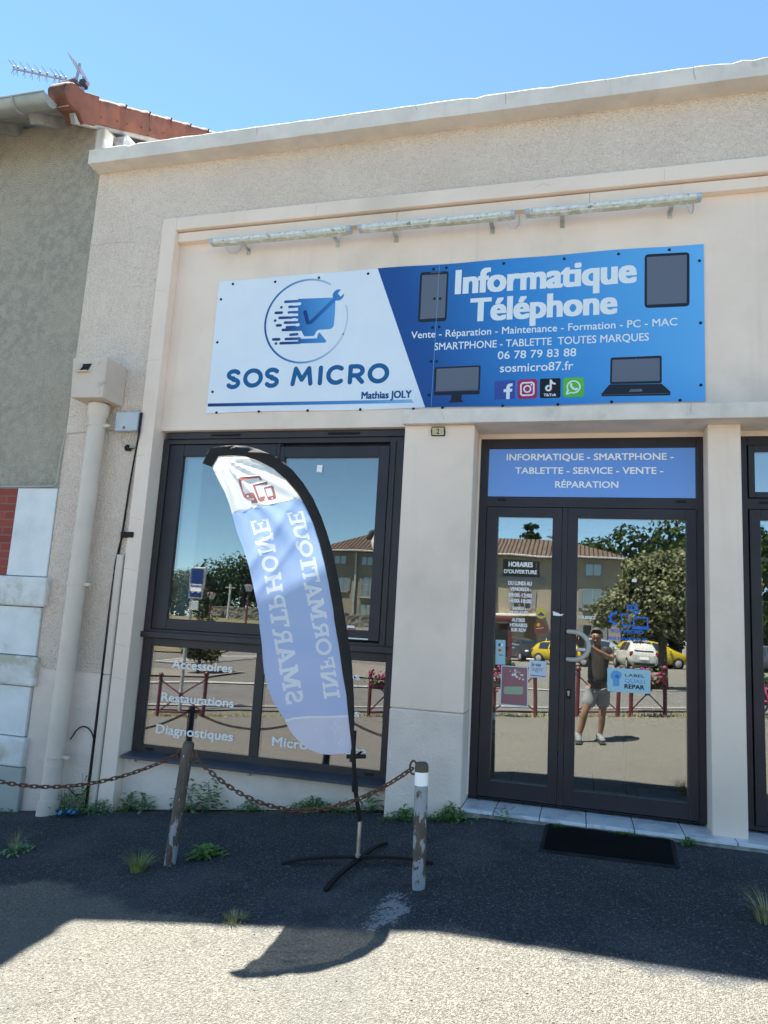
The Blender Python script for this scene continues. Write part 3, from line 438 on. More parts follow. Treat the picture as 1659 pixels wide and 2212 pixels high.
# hairline cracks in the render
def crack(pts, r=.0011, seed=0):
    rr = random.Random(seed); P = []
    for a, b in zip(pts[:-1], pts[1:]):
        for i in range(7): t = i/7; P.append(Vector(a).lerp(Vector(b), t) + Vector((rr.uniform(-.003,.003), 0, rr.uniform(-.004,.004))))
    mb.tube(P, r, 5)
for k_, pts in enumerate([[(-3.665,-.172,3.95),(-3.55,-.172,3.94)],[(-3.66,-.172,3.30),(-3.52,-.173,3.31)],[(-3.662,-.172,2.45),(-3.57,-.172,2.47)],[(-3.66,-.172,1.93),(-3.522,-.172,1.90)],[(-3.66,-.172,1.50),(-3.525,-.172,1.48)],[(-3.65,-.172,1.12),(-3.55,-.172,1.13)],[(-3.66,-.172,.88),(-3.53,-.172,.86)],[(-3.66,-.172,.62),(-3.525,-.172,.60)],
    [(-4.41,-.142,4.46),(-4.2,-.142,4.47),(-3.9,-.142,4.45)],[(-2.2,-.172,4.53),(-2.19,-.172,4.63)],[(-.4,-.172,4.56),(-.33,-.172,4.60),(-.26,-.172,4.57)],[(.55,-.172,4.52),(.56,-.172,4.63)],[(-1.0,-.363,2.72),(-.98,-.363,2.65)],[(.7,-.363,2.745),(.69,-.363,2.66)]]):
    mb = MB(); crack(pts, .0007, k_); mb.build('hairline_crack', M['crackm'], shop)
for k_, (x, h_) in enumerate([(-2.75,.10),(-1.35,.06),(-.63,.12),(.12,.05),(.74,.13)]):
    mb = MB(); crack([(x,-.303,5.33),(x+.012,-.303,5.33-h_)], .0012, 40+k_); mb.build('coping_crack', M['crackm'], shop)
# doorstep of marbled tiles
mb = MB(); mb.box(-.765,XR,-.30,.08,-.6,-.042); st = mb.build('doorstep', M['mortar'], shop, .004)
mb = MB(); x = -.76; xe = [-.54,-.24,.055,.35,.65,.948]; e = xe[-1]
while e < XR-.3: e += .298; xe.append(e)
for e in xe:
    mb.box(x+.003, e-.003, -.308, -.008, -.052, -.030); mb.box(x+.003, e-.003, -.006, .06, -.052, -.030); x = e
mb.build('step_tile', M['tile'], st, .002)
mb = MB(); mb.box(-.76,XR,-.3045,.06,-.052,-.034); mb.build('tile_joint', M['grout'], st)
# interior
M['inwall'] = mat('interior_wall', (.40,.40,.38), .9, (.34,.34,.32), 2)
M['infloor'] = mat('interior_floor_tile', (.55,.56,.56), .4, (.48,.49,.49), 4)
boxes('interior_wall', [(-3.5,-3.4,.2,6,-.05,2.75), (6,6.1,.2,6,-.05,2.75), (-3.4,6,5.9,6,-.05,2.75), (-3.5,6.1,.2,6,2.75,2.85)], M['inwall'], bevel=0)
mb = MB()
for i in range(30):
    for j in range(14): mb.box(-3.4+i*.32+.003, -3.4+(i+1)*.32-.003, .1+j*.42+.003, .1+(j+1)*.42-.003, -.06, -.012)
mb.build('interior_floor', M['infloor'], shop); boxes('floor_bed', [(-3.5,6.1,.09,6,-.2,-.016)], M['grout'], bevel=0)

# ---- window and door joinery; bars() makes a rectangular ring
def ring(mb, x0, x1, z0, z1, w, y0, y1, wb=None, wr=None, wt=None):
    wb = wb or w; wr = wr or w; wt = wt or w
    mb.box(x0,x0+w,y0,y1,z0,z1); mb.box(x1-wr,x1,y0,y1,z0,z1); mb.box(x0+w,x1-wr,y0+.0005,y1,z0,z0+wb); mb.box(x0+w,x1-wr,y0+.0005,y1,z1-wt,z1); return mb
def pane(parent, x0, x1, z0, z1, y=.0, m=None):
    mb = MB(); mb.box(x0-.004,x1+.004,y+.006,y+.026,z0-.004,z1+.004); return mb.build('glass_pane', m or M['glass'], parent)
def lettering(parent, specs, y, m, name='lettering'):
    for s in specs: mb = MB(); put_text(mb, s, y); o = mb.build(name, m, parent)
    return o
# display window
mb = MB(); ring(mb,-3.515,-1.285,.985,2.637,.058,-.012,.06,.03,.19,.042); mb.box(-3.535,-1.285,-.045,.05,.945,.992); mb.box(-3.48,-1.285,-.03,.05,2.637,2.69)
mb.box(-1.355,-1.335,-.022,.05,1.0,2.6); mb.box(-1.44,-1.425,-.022,.05,1.0,2.6)
dw = mb.build('display_window', M['frame2'], shop, .004)
mb = MB()
for x in (-3.05,-2.0): mb.box(x,x+.27,-.038,-.029,2.655,2.672); mb.box(x+.03,x+.24,-.041,-.036,2.658,2.664)
mb.build('vent', M['black'], dw, .002)
mb = MB(); ring(mb,-3.455,-2.40,1.018,2.592,.137,.004,.05,.089,.05,.10); mb.build('sash', M['frame'], dw, .004)
mb = MB(); ring(mb,-2.412,-1.476,1.03,2.562,.043,-.02,.028,.077,.087,.09); mb.box(-2.43,-2.41,-.028,.0,2.42,2.585); mb.build('sash', M['frame'], dw, .004)
mb = MB(); mb.box(-2.15,-1.56,-.024,-.0205,1.036,1.046); mb.build('drip_strip', M['white'], dw)
pane(dw,-3.318,-2.45,1.107,2.492,.018,M['glass_up']); pane(dw,-2.369,-1.563,1.107,2.472,.0,M['glass_up'])
mb = MB(); ring(mb,-3.51,-1.285,.03,.945,.082,-.005,.06,.06,.13,.067); mb.box(-2.478,-2.400,-.0058,.06,.09,.878)
lw = mb.build('lower_window', M['frame2'], shop, .004)
mb = MB()
for x in (-3.38,-1.53): mb.add([(q[0], -.0075, q[1]) for q in rquad([(x,.068),(x+.075,.068),(x+.075,.048),(x,.048)],.009)], [tuple(range(20))])
mb.build('drain_slot', M['black'], lw)
pl = pane(lw,-3.428,-2.478,.09,.878,0,M['glass_low']); pr_ = pane(lw,-2.400,-1.415,.09,.878,0,M['glass_low'])
lettering(lw, DATA['win_l'], .0057, M['film']); lettering(lw, DATA['win_r'], .0057, M['film'])
mb = MB(); mb.add([(-3.5,-.165,-.002),(-1.29,-.165,-.002),(-1.29,.02,.03),(-3.5,.02,.036),(-3.5,-.165,.018),(-1.29,-.165,.018),(-1.29,.02,.038),(-3.5,.02,.040)],[(0,3,2,1),(4,5,6,7),(0,1,5,4),(1,2,6,5),(2,3,7,6),(3,0,4,7)])
sill = mb.build('window_sill', mat('blue_grey_sill', (.045,.050,.066), .45, (.06,.066,.085), 4), shop, .003)
mb = MB()
for x in (-3.42,-2.42,-1.38): mb.box(x,x+.02,-.13,-.07,-.03,-.003)
mb.build('sill_bracket', M['galv'], sill)
def paper(parent, name, poly, m, y=.0058):
    mb = MB(); mb.flat([poly], y); return mb.build(name, m, parent)
S_ = DATA['st']
M['redink'] = flatmat('red_ink', (.55,.03,.03), .5)
def sticker(parent, layers, name='sticker'):
    """layers: (polygons, material, y)"""
    mb = MB(); ms = []
    for polys, m, y in layers:
        if m not in ms: ms.append(m)
        mb.mi = ms.index(m); mb.flat(polys, y)
    return mb.build(name, ms, parent)
sticker(dw, [([S_['brand2']], M['film'], .0058), ([S_['brand2r']], M['redink'], .00525)])
mb = sticker(dw, [([S_['paper']], M['film'], .0058)], 'paper_note')
# white board standing just inside the left sash
boxes('blind_panel', [(-3.36,-3.165,.07,.09,1.0,2.55)], mat('pale_blind', (.55,.60,.62), .8, (.50,.56,.58), 2), dw, .003)

# entrance
mb = MB(); ring(mb,-.755,.822,-.012,2.607,.063,-.01,.06,.008,.05,.074); mb.box(-.70,.78,-.0105,.06,2.083,2.162)
mb.box(-.137,-.1,-.022,.05,.0,2.08)
ent = mb.build('entrance_frame', M['frame'], shop, .004)
mb = MB()
for x in (-.62,.64): mb.add([(q[0], -.0125, q[1]) for q in rquad([(x,2.145),(x+.07,2.145),(x+.07,2.127),(x,2.127)],.008)], [tuple(range(20))])
mb.build('drain_slot', M['black'], ent)
pane(ent,-.693,.78,2.162,2.533,0,M['glass_film']); lettering(ent, DATA['transom'], .0057, M['film'])
mb = MB(); ring(mb,-.69,-.14,.003,2.079,.068,-.02,.04,.109,.067,.07); mb.box(-.625,-.605,-.0195,.03,.112,2.01)
dl = mb.build('door_leaf', M['frame'], shop, .003)
pane(dl,-.622,-.207,.112,2.009); lettering(dl, DATA['door_l'], .0057, M['film'])
mb = MB(); ring(mb,-.098,.772,.003,2.079,.072,-.02,.04,.105,.067,.071)
dr = mb.build('door_leaf', M['frame'], shop, .003)
pane(dr,-.026,.705,.108,2.008); lettering(dr, DATA['door_r'][:1], .0057, M['film'])
# blue welcome film: gears, phone, laptop and words
g = S_['gear']; gc = g[0]; gr = gc[0]-g[1][0]; polys = []
def gear(c, r, teeth, hole, a0=0, a1=360):
    out = []; k = teeth*8
    for i in range(k+1):
        a = R(a0 + (a1-a0)*i/k); rr_ = r*(1.0 if (i//4) % 2 == 0 else .80); out.append((c[0]+rr_*math.cos(a), c[1]+rr_*math.sin(a)))
    return out
big = gear(gc, gr, 5, 0, 75, 290) + arc(gc[0], gc[1], gr*.55, gr*.55, 290, 75)
mb = MB(); mb.flat([big], .0057)
for c, e in S_['gears3']: r_ = abs(e[0]-c[0]); mb.flat([gear(c, r_, 8, 0)], .0057, [disc(c[0], c[1], r_*.42)])
mb.flat([rquad(S_['gph'],.008)], .0057, [S_['gph_s']]); mb.flat([rquad(S_['glap'],.006)], .0057, [S_['glap_s']]); mb.flat([S_['glapb']], .0057)
for s in DATA['door_r'][1:]: put_text(mb, s, .0057)
mb.build('welcome_lettering', M['logo'], dr)
# handle, lock, tape
h = S_['handle']; x0 = h[0][0]+.01; zt, zb = h[0][1], h[1][1]; cz = (zt+zb)/2; rx = h[2][0]-x0-.035; rz = (zt-zb)/2
pth = [(x0,-.0,zt),(x0,-.045,zt)] + [(x0+.035+rx*math.cos(R(a)), -.058, cz+rz*math.sin(R(a))) for a in range(90,-91,-12)] + [(x0,-.045,zb),(x0,0,zb)]
mb = MB(); mb.tube(pth, .0165, 12); mb.build('handle', mat('worn_beige_handle', (.50,.455,.40), .4, (.42,.38,.34), 8), dr, smooth=True)
mb = MB(); mb.box(S_['lock'][0][0], S_['lock'][1][0], -.027, -.018, S_['lock'][3][1], S_['lock'][0][1]); lk = mb.build('lock_plate', M['black'], dr, .004)
lx = (S_['lock'][0][0]+S_['lock'][1][0])/2; lz = S_['lock'][0][1]*.55+S_['lock'][3][1]*.45
mb = MB(); mb.flat([disc(lx,lz+.008,.009), [(lx-.00525,lz-.018),(lx+.00525,lz-.018),(lx+.00525,lz+.008),(lx-.00525,lz+.008)]], -.0285); mb.mi = 1; mb.flat([[(lx-.001,lz),(lx+.001,lz),(lx+.001,lz+.012),(lx-.001,lz+.012)]],-.029); mb.build('lock_cylinder', [M['steel'], M['ink']], dr)
mb = MB(); mb.flat([S_['tape']], -.0235); mb.build('tape_residue', M['film'], dl)
# stickers and notices on the glass
M['skyblue'] = flatmat('pale_blue_print', (.40,.62,.72), .5); M['pinkp'] = flatmat('dusty_rose_poster', (.34,.15,.17), .6); M['greenp'] = flatmat('sage_print', (.36,.45,.30), .6)
M['yellowp'] = flatmat('yellow_print', (.68,.55,.07), .5); M['brownp'] = flatmat('brick_red_print', (.30,.075,.045), .5); M['violet'] = flatmat('violet_print', (.16,.06,.22), .5)
M['paleb'] = flatmat('pale_card', (.62,.70,.80), .6); M['paynavy'] = flatmat('navy_poster', (.02,.06,.14), .5)
sticker(dr, [([S_['qr'] and rquad(S_['qr'],.012)], M['skyblue'], .0058), ([S_['qrlogo']], M['qblue'], .0053), ([S_['qrhex']], M['logo'], .0051)])
for s in DATA['qr_text']: lettering(dr, [s], .0050, M[s[1]])
sticker(dr, [([S_['brand']], M['film'], .0058), ([S_['brandr']], M['redink'], .00525)])
sticker(dr, [([S_['sq']], M['film'], .0058)])
fl_ = []; rr = random.Random(5)
pp = S_['poster_in']; cxp = sum(p[0] for p in pp)/4; top = pp[0][1]
for i in range(34):
    x = cxp + rr.gauss(.012,.022); z = top - .022 - rr.random()*.05 - (x-cxp)*.3
    fl_.append(disc(min(max(x, pp[3][0]+.014), pp[1][0]-.01), z, rr.uniform(.004,.008), 7))
sticker(dl, [([S_['poster']], M['paleb'], .00595), ([pp], M['pinkp'], .0056), ([rquad(S_['poster_g'],.012)], M['greenp'], .0053), (fl_[:20], M['film'], .0052), (fl_[20:28], M['greenp'], .0050), (fl_[28:], flatmat('pink_petal_print', (.55,.08,.25), .6), .0048)], 'poster')
sticker(dl, [([S_['agir']], M['paleb'], .0058), ([S_['agirbar']], M['navy'], .0053)])
for s in DATA['agir']: lettering(dl, [s], .0050, M[s[1]])
cb = S_['cardb']
sticker(dl, [([S_['card']], M['skyblue'], .00595), ([cb[0]], M['film'], .0054), ([[cb[0][0], ((cb[0][0][0]+cb[0][1][0])/2, cb[0][0][1]), ((cb[0][0][0]+cb[0][1][0])/2, cb[0][2][1]), cb[0][3]]], M['navy'], .0052), ([[cb[1][0], ((cb[1][0][0]+cb[1][1][0])/2, cb[1][0][1]), ((cb[1][0][0]+cb[1][1][0])/2, cb[1][2][1]), cb[1][3]]], M['redink'], .0054), ([[((cb[1][0][0]+cb[1][1][0])/2, cb[1][0][1]), cb[1][1], cb[1][2], ((cb[1][0][0]+cb[1][1][0])/2, cb[1][2][1])]], M['yellowp'], .0047), ([cb[2]], M['navy'], .0054)])
sticker(dl, [([S_['pay']], M['paynavy'], .030)], 'poster')
lettering(dl, DATA['payez'], .0054, M['film'])
for key, ms in (('yel', ('yellowp','violet')), ('bro', ('brownp','yellowp'))):
    c, e = S_[key]; r_ = abs(e[0]-c[0])
    inner = [disc(c[0]+r_*.0, c[1]-r_*.1, r_*.35, 9), [(c[0]-r_*.6, c[1]-r_*.45),(c[0]+r_*.6,c[1]-r_*.45),(c[0]+r_*.6,c[1]-r_*.1),(c[0]-r_*.6,c[1]-r_*.1)]] if key == 'yel' else [disc(c[0]-r_*.25, c[1]+r_*.5, r_*.3, 7)]
    sticker(dl, [([disc(c[0], c[1], r_, 28)], M[ms[0]], .0058), (inner, M[ms[1]], .00525)] + ([] if key == 'yel' else [([[(c[0]-r_*.55,c[1]-.2*r_),(c[0]+r_*.6,c[1]+.05*r_),(c[0]+r_*.6,c[1]+.12*r_),(c[0]-r_*.55,c[1]-.12*r_)]], M['film'], .0050)]))
# second glazed bay at the right edge of the picture
mb = MB(); ring(mb,1.03,4.2,-.012,2.607,.075,-.008,.06,.03,.075,.067); mb.box(1.1,4.13,-.0085,.06,2.088,2.165); mb.box(2.5,2.6,-.0083,.06,.02,2.6)
b2 = mb.build('side_window', M['frame'], shop, .004)
mb = MB(); ring(mb,1.11,2.5,2.168,2.538,.04,-.02,.04); mb.build('sash', M['frame'], b2, .003)
mb = MB(); ring(mb,1.11,2.5,.02,2.084,.067,-.02,.04,.10,.067,.07); mb.build('sash', M['frame'], b2, .003)
pane(b2,1.149,2.46,2.205,2.498); pane(b2,1.177,2.433,.12,2.013); pane(b2,2.6,4.125,.05,2.54)
mb = MB(); mb.add([(q[0], -.0125, q[1]) for q in rquad([(1.17,2.142),(1.23,2.142),(1.23,2.124),(1.17,2.124)],.008)], [tuple(range(20))]); mb.build('drain_slot', M['black'], b2)
boxes('shelf_edge', [(1.18,2.43,.05,.35,1.735,1.76)], mat('pale_shelf', (.7,.68,.55), .6), b2, .002)

# things standing inside, seen faintly through the glazing
rack = thing('display_rack', 'dark rack of phone accessory packs behind the right door glass', 'rack', (.6,.7,0))
mb = MB(); mb.box(.34,.86,.95,.98,.0,1.75); mb.box(.34,.36,.6,.98,0,1.7); mb.box(.84,.86,.6,.98,0,1.7); mb.build('back_panel', M['frame'], rack, .003)
mb = MB()
for z in (.5,.95,1.35): mb.box(.36,.84,.62,.95,z,z+.02)
mb.build('shelf', M['frame2'], rack)
M['pack'] = flatmat('grey_pack', (.05,.05,.055), .6); M['packt'] = flatmat('pack_print', (.42,.42,.42), .6)
for i, (x, z) in enumerate([(x, z) for z in (.52,.97,1.37) for x in (.40,.50,.60,.70)]):
    pk = thing('accessory_pack', 'slim dark grey accessory pack standing on the rack behind the right door glass', 'pack', (x,.7,z), 'packs on the rack')
    mb = MB(); mb.box(x,x+.085,.66,.90,z+.001,z+.30); mb.build('carton', M['pack'], pk, .004)
    v, f, cap = text_geo('Fairplay', OFFS[0]); a = max(p[0] for p in v)
    mb = MB(); mb.add([(x+.06-p[1]/cap*.03, .6585, z+.03+p[0]/a*.24) for p in v], f); mb.build('lettering', M['packt'], pk)
ctr = thing('shop_counter', 'grey counter at the back of the dim shop interior', 'counter', (-1.5,3.6,0))
mb = MB(); mb.box(-2.6,-.4,3.4,4.0,-.01,.95); mb.build('counter_base', M['inwall'], ctr, .01); mb = MB(); mb.box(-2.65,-.35,3.35,4.05,.95,.99); mb.build('counter_top', M['frame2'], ctr, .005)
# ------------------------------------------------------------------ shop sign
sg = DATA['sgn']
sign = thing('shop_sign', 'long white and blue shop sign board screwed to the upper wall', 'sign', (-1.13,-.08,3.45))
rr = random.Random(11); mb = MB(); X0, X1, Z0, Z1 = -3.092, .83, 2.846, 4.044
def edge_z(x, z): return z + .003*math.sin(x*3.1+1) + .003*math.sin(x*7.3) if z > 3.5 else z + .004*math.sin(x*4.3)
top = [(X0+(X1-X0)*i/60) for i in range(61)]
poly = [(x, edge_z(x, Z0)) for x in top] + [(x, edge_z(x, Z1)) for x in reversed(top)]
mb.prism(poly, -.080, -.074); mb.build('board', M['panel'], sign)
we = sg['white_edge']
mb = MB(); tp = [p for p in top if p > we[0][0]]; bt = [p for p in top if p > we[1][0]]
mb.flat([[(we[0][0], edge_z(we[0][0], Z1))] + [(we[1][0], edge_z(we[1][0], Z0))] + [(x, edge_z(x, Z0)) for x in bt] + [(x, edge_z(x, Z1)) for x in reversed(tp)]], -.0808)
mb.build('blue_panel', M['blueprint'], sign)
# logo: ring, monitor with speed lines, wrench
r4_ = sg['ring']; cx_ = (r4_[0][0]+r4_[1][0])/2; cz_ = (r4_[2][1]+r4_[3][1])/2; RX = (r4_[1][0]-r4_[0][0])/2; RZ = (r4_[2][1]-r4_[3][1])/2; RM = (RX+RZ)/2
mb = MB(); mb.flat(stroke(arc(cx_, cz_, RM, RM, 58, 338, 60), .017)[:], -.0810)
lg = mb.build('logo', M['ringprint'], sign)
mb = MB(); mb.flat(stroke(arc(cx_, cz_, RM, RM, -22, 18, 14), .012), -.0810); mb.build('logo_ring', flatmat('pale_ring_print', (.55,.61,.70), .5), lg)
mb = MB(); bw = .025
cut = [capsule(a, b, .026) for a, b in sg['cut']] + stroke([sg['base'][0], sg['base'][1]], .0)[:0]
polys = [sg['mon']] + [capsule(a, b, bw*.95) for a, b in sg['bars'][:13]]
mb.flat(polys, -.0812, cut)
mb.flat([sg['base']] + [capsule(a, b, bw*.9) for a, b in sg['bars'][9:13]] + [capsule(a, b, .024) for a, b in sg['bars'][13:]], -.0811)
mb.build('monitor_emblem', M['monprint'], lg)
w0, w1 = sg['wrench']; wr = sg['wring']; mb = MB()
mb.flat([capsule(w0, w1, .034)] + [disc(wr[0], wr[1], .05, 20)], -.0815, [[(wr[0]-.006, wr[1]+.012), (wr[0]+.022, wr[1]-.016), (wr[0]+.085, wr[1]+.045), (wr[0]+.045, wr[1]+.085)]])
mb.flat(stroke(sg['wtick'], .034), -.0815); mb.build('wrench_emblem', M['wrenchprint'], lg)
# rounded SOS MICRO
x0, z0, x1, z1 = DATA['sos']; hh = z1 - z0; w_ = .038; a_ = w_/2
def S_l(x, w): return [arc(x+w/2, z0+hh*.735, w/2-a_, hh*.265-a_, 25, 270, 14)[:] + arc(x+w/2, z0+hh*.265, w/2-a_, hh*.265-a_ if 0 else hh*.265-a_+.0, 90, -155, 14)]
letters = []
W_ = (x1 - x0); wd = dict(S=.092, O=.125, M=.135, I=.03, C=.108, R=.097)
pos = {}
seq = [('S',0),('O',.108),('S',.244),('M',.408),('I',.574),('C',.622),('R',.752),('O',.866)]
for ch, px in seq:
    x = x0 + px*W_; w = wd[ch]*W_
    if ch == 'O': w = min(w, x1-x); letters += [arc(x+w/2, z0+hh/2, w/2-a_, hh/2-a_, 0, 360, 30)]
    elif ch == 'S':
        m_ = z0+hh*.515; letters += [arc(x+w/2, (m_+z1)/2-a_*.5, w/2-a_, (z1-m_)/2-a_*.5, 30, 270, 14) + arc(x+w/2, (m_+z0)/2+a_*.0, w/2-a_, (m_-z0)/2-a_*.0-a_*.0-a_*.6, 90, -150, 14)]
    elif ch == 'M': letters += [[(x+a_, z0+a_), (x+w*.2, z1-a_), (x+w*.5, z0+hh*.32), (x+w*.8, z1-a_), (x+w-a_, z0+a_)]]
    elif ch == 'I': letters += [[(x+a_, z0+a_), (x+a_, z1-a_)]]
    elif ch == 'C': letters += [arc(x+w*.56, z0+hh/2, w*.56-a_, hh/2-a_, 52, 308, 22)]
    elif ch == 'R': letters += [[(x+a_, z0+a_), (x+a_, z1-a_), (x+w*.5, z1-a_)] + arc(x+w*.52, z1-a_-hh*.225, w*.48-a_, hh*.225, 90, -90, 10) + [(x+a_, z1-a_-hh*.45)], [(x+w*.5, z1-a_-hh*.45), (x+w-a_, z0+a_)]]
mb = MB(); mb.flat([c for l in letters for c in stroke(l, w_)], -.0812); mb.build('sos_lettering', M['teal'], sign)
mb = MB(); mb.flat([sg['stripe']], -.0812); mb.build('stripe', M['stripeprint'], sign)
lettering(sign, [s for s in DATA['sign_text'] if s[1] == 'navy'], -.0812, M['navy'], 'name_lettering')
lettering(sign, [s for s in DATA['sign_text'] if s[1] == 'white'], -.0818, M['white'])
M['edge'] = flatmat('device_edge_print', (.10,.115,.15), .5)
def device(name, dark, grey, extra=()):
    mb = MB(); mb.mi = 0; mb.flat(dark, -.0812); mb.mi = 1; mb.flat(grey, -.0816); mb.mi = 2
    if extra: mb.flat(list(extra), -.0819)
    mb.build(name, [M['darkdev'], M['screen'], M['edge']], sign)
ph_ = sg['phone']; lb_ = sg['lap']; db_ = sg['desk']
device('phone_picture', [rquad(ph_, .025)], [ph_ and sg['phone_s']], [capsule(((ph_[0][0]*.62+ph_[1][0]*.38), ph_[0][1]*.972+ph_[3][1]*.028), ((ph_[0][0]*.36+ph_[1][0]*.64), ph_[0][1]*.972+ph_[3][1]*.028), .007), disc(ph_[0][0]*.28+ph_[1][0]*.72, ph_[0][1]*.972+ph_[3][1]*.028, .005)])
device('tablet_picture', [rquad(sg['tab'], .03)], [sg['tab_s']])
device('monitor_picture', [rquad(db_, .012), sg['stand']], [sg['desk_s']], [[(db_[3][0]+.004, db_[3][1]+.030), (db_[2][0]-.004, db_[2][1]+.030), (db_[2][0]-.004, db_[2][1]+.034), (db_[3][0]+.004, db_[3][1]+.034)]])
device('laptop_picture', [rquad(lb_, .015), sg['lapb']], [sg['lap_s'], sg['lapn']], [disc((lb_[0][0]+lb_[1][0])/2, (lb_[0][1]+lb_[1][1])/2-.012, .004), [(sg['lapb'][5][0]+.01, sg['lapb'][5][1]-.008), (sg['lapb'][2][0]-.01, sg['lapb'][2][1]-.008), (sg['lapb'][2][0]-.012, sg['lapb'][2][1]-.012), (sg['lapb'][5][0]+.012, sg['lapb'][5][1]-.012)]])
def quad_uv(q, u, v): # q: tl tr br bl
    tl, tr, br, bl = [Vector(p) for p in q]; return tuple((tl*(1-u)+tr*u)*(1-v) + (bl*(1-u)+br*u)*v)
def uvp(q, pts): return [quad_uv(q, *p) for p in pts]
def icon(name, q, col, layers, rad=.015):
    mb = MB(); ms = [flatmat(name+'_ground', col, .5)]; mb.mi = 0; mb.flat([rquad(q, rad)], -.0813); y = -.0817
    for polys, sub, m in layers:
        if m not in ms: ms.append(m)
        mb.mi = ms.index(m); mb.flat([uvp(q, p) for p in polys], y, [uvp(q, p) for p in sub]); y -= .0003
    return mb.build(name, ms, sign)
icon('square_icon', sg['fb'], (.05,.08,.34), [([[(.58,1),(.58,.62),(.45,.62),(.45,.46),(.58,.46),(.58,.36),(.62,.24),(.72,.18),(.88,.18),(.88,.33),(.80,.33),(.755,.37),(.755,.46),(.88,.46),(.86,.62),(.755,.62),(.755,1)]], [], M['white'])], .006)
icon('square_icon', sg['ins'], (.42,.025,.10), [(stroke([(.26,.18),(.74,.18),(.82,.26),(.82,.74),(.74,.82),(.26,.82),(.18,.74),(.18,.26),(.26,.18)], .08) + stroke(arc(.5,.5,.165,.165,0,360,20), .075) + [disc(.70,.30,.045,10)], [], M['white'])], .03)
M['cyan'] = flatmat('cyan_print', (.05,.55,.55), .5); M['rosep'] = flatmat('rose_print', (.55,.03,.10), .5)
note = lambda dx, dz: stroke([(.53+dx,.10+dz),(.53+dx,.50+dz)], .085) + stroke(arc(.42+dx,.50+dz,.115,.115,-80,-360,14)[:] , .085) + stroke([(.53+dx,.11+dz),(.60+dx,.24+dz),(.72+dx,.28+dz)], .085)
icon('square_icon', sg['tik'], (.01,.01,.012), [(note(-.02,-.01), [], M['cyan']), (note(.02,.015), [], M['rosep']), (note(0,0), [], M['white'])], .015)
put = MB(); 
icon('square_icon', sg['wha'], (.10,.50,.06), [(stroke(arc(.5,.48,.30,.30,140,470,24), .07) + stroke([(.24,.62),(.17,.84),(.38,.77)], .07), [], M['white']), (stroke([(.39,.34),(.38,.44),(.48,.56),(.60,.62),(.66,.58)], .10), [], M['white'])], .025)
mb = MB(); a, b = sg['seam']; mb.flat([capsule(a, b, .004)], -.0822); mb.build('seam', flatmat('seam_line', (.14,.32,.58), .5), sign)
mb = MB()
for x, z in sg['bolts']: mb.lathe((x, 0, z), [(0,0)], 3) if False else mb.ball((x, -.0815, z), (.0115,.006,.0115), 10, 6)
mb.build('bolt', M['bolt'], sign, smooth=True)

# ------------------------------------------------------------------ strip lights above the sign
M['tubeplastic'] = mat('aged_diffuser', (.62,.61,.50), .35, (.48,.46,.33), 9, dirt=(.74,.74,.70), dscale=14, dlo=.52, dhi=.6)
M['housing'] = mat('lichen_spotted_housing', (.82,.82,.78), .45, (.64,.64,.57), 30, dirt=(.30,.29,.22), dscale=26, dlo=.56, dhi=.66)
def strip_light(xa, xb, z, lab, brk, cab):
    t = thing('strip_light', lab, 'light', ((xa+xb)/2, -.2, z), 'strip lights above the sign')
    mb = MB(); prof = [(.040*math.cos(R(a)), .026*math.sin(R(a))) for a in range(0, 181, 20)] + [(-.040,-.016),(-.028,-.026),(.028,-.026),(.040,-.016)]
    k = len(prof); vs = []
    for x, s in ((xa+.03,1),(xb-.03,1)): vs += [(x, -.2+p*s, z+q*s) for p, q in prof]
    mb.add(vs, [(i,(i+1)%k,(i+1)%k+k,i+k) for i in range(9)] + [(i,(i+1)%k,(i+1)%k+k,i+k) for i in range(9,k)] + [tuple(range(k)), tuple(reversed(range(k,2*k)))])
    mb.build('housing', M['housing'], t, smooth=True)
    mb = MB(); mb.box(xa+.035, xb-.035, -.228, -.172, z-.034, z-.022); mb.build('diffuser', M['tubeplastic'], t, .004)
    for xa2, xb2 in ((xa, xa+.032), (xb-.032, xb)):
        mb = MB(); vs = [(xx, -.2+p*1.07, zz+q*1.07) for xx in (xa2, xb2) for (p, q) in prof for zz in (z,)]; mb.add(vs, [(i,(i+1)%k,(i+1)%k+k,i+k) for i in range(k)] + [tuple(reversed(range(k))), tuple(range(k,2*k))]); mb.build('end_cap', M['greyplastic'], t, .002)
    for x in brk:
        mb = MB(); mb.box(x-.017, x+.017, -.20, -.073, z-.030, z-.026) ; mb.box(x-.017, x+.017, -.076, -.0705, z-.075, z-.02)
        for dz in (-.042, -.060): mb.ball((x, -.077, z+dz), (.006,.004,.006), 8, 5)
        mb.build('bracket', M['galv'], t, .001)
    mb = MB(); x, s, wid = cab; mb.tube([(x, -.2, z-.035), (x+.01*s, -.19, z-.075), (x+wid*.4*s, -.17, z-.10), (x+wid*.8*s, -.13, z-.08), (x+wid*s, -.10, z-.03), (x+wid*s, -.085, z+.06)], .0055, 8); mb.build('supply_cable', M['greyplastic'], t, smooth=True)
strip_light(-3.135, -1.862, 4.345, 'leftmost of the three weathered grey strip lights above the sign', (-2.84, -2.02), (-3.0, 1, .10))
strip_light(-1.795, -.532, 4.345, 'middle one of the three weathered grey strip lights above the sign', (-1.51, -.72), (-.60, 1, .09))
strip_light(-.452, .80, 4.345, 'rightmost of the three weathered grey strip lights above the sign', (-.18, .60), (.70, 1, .06))

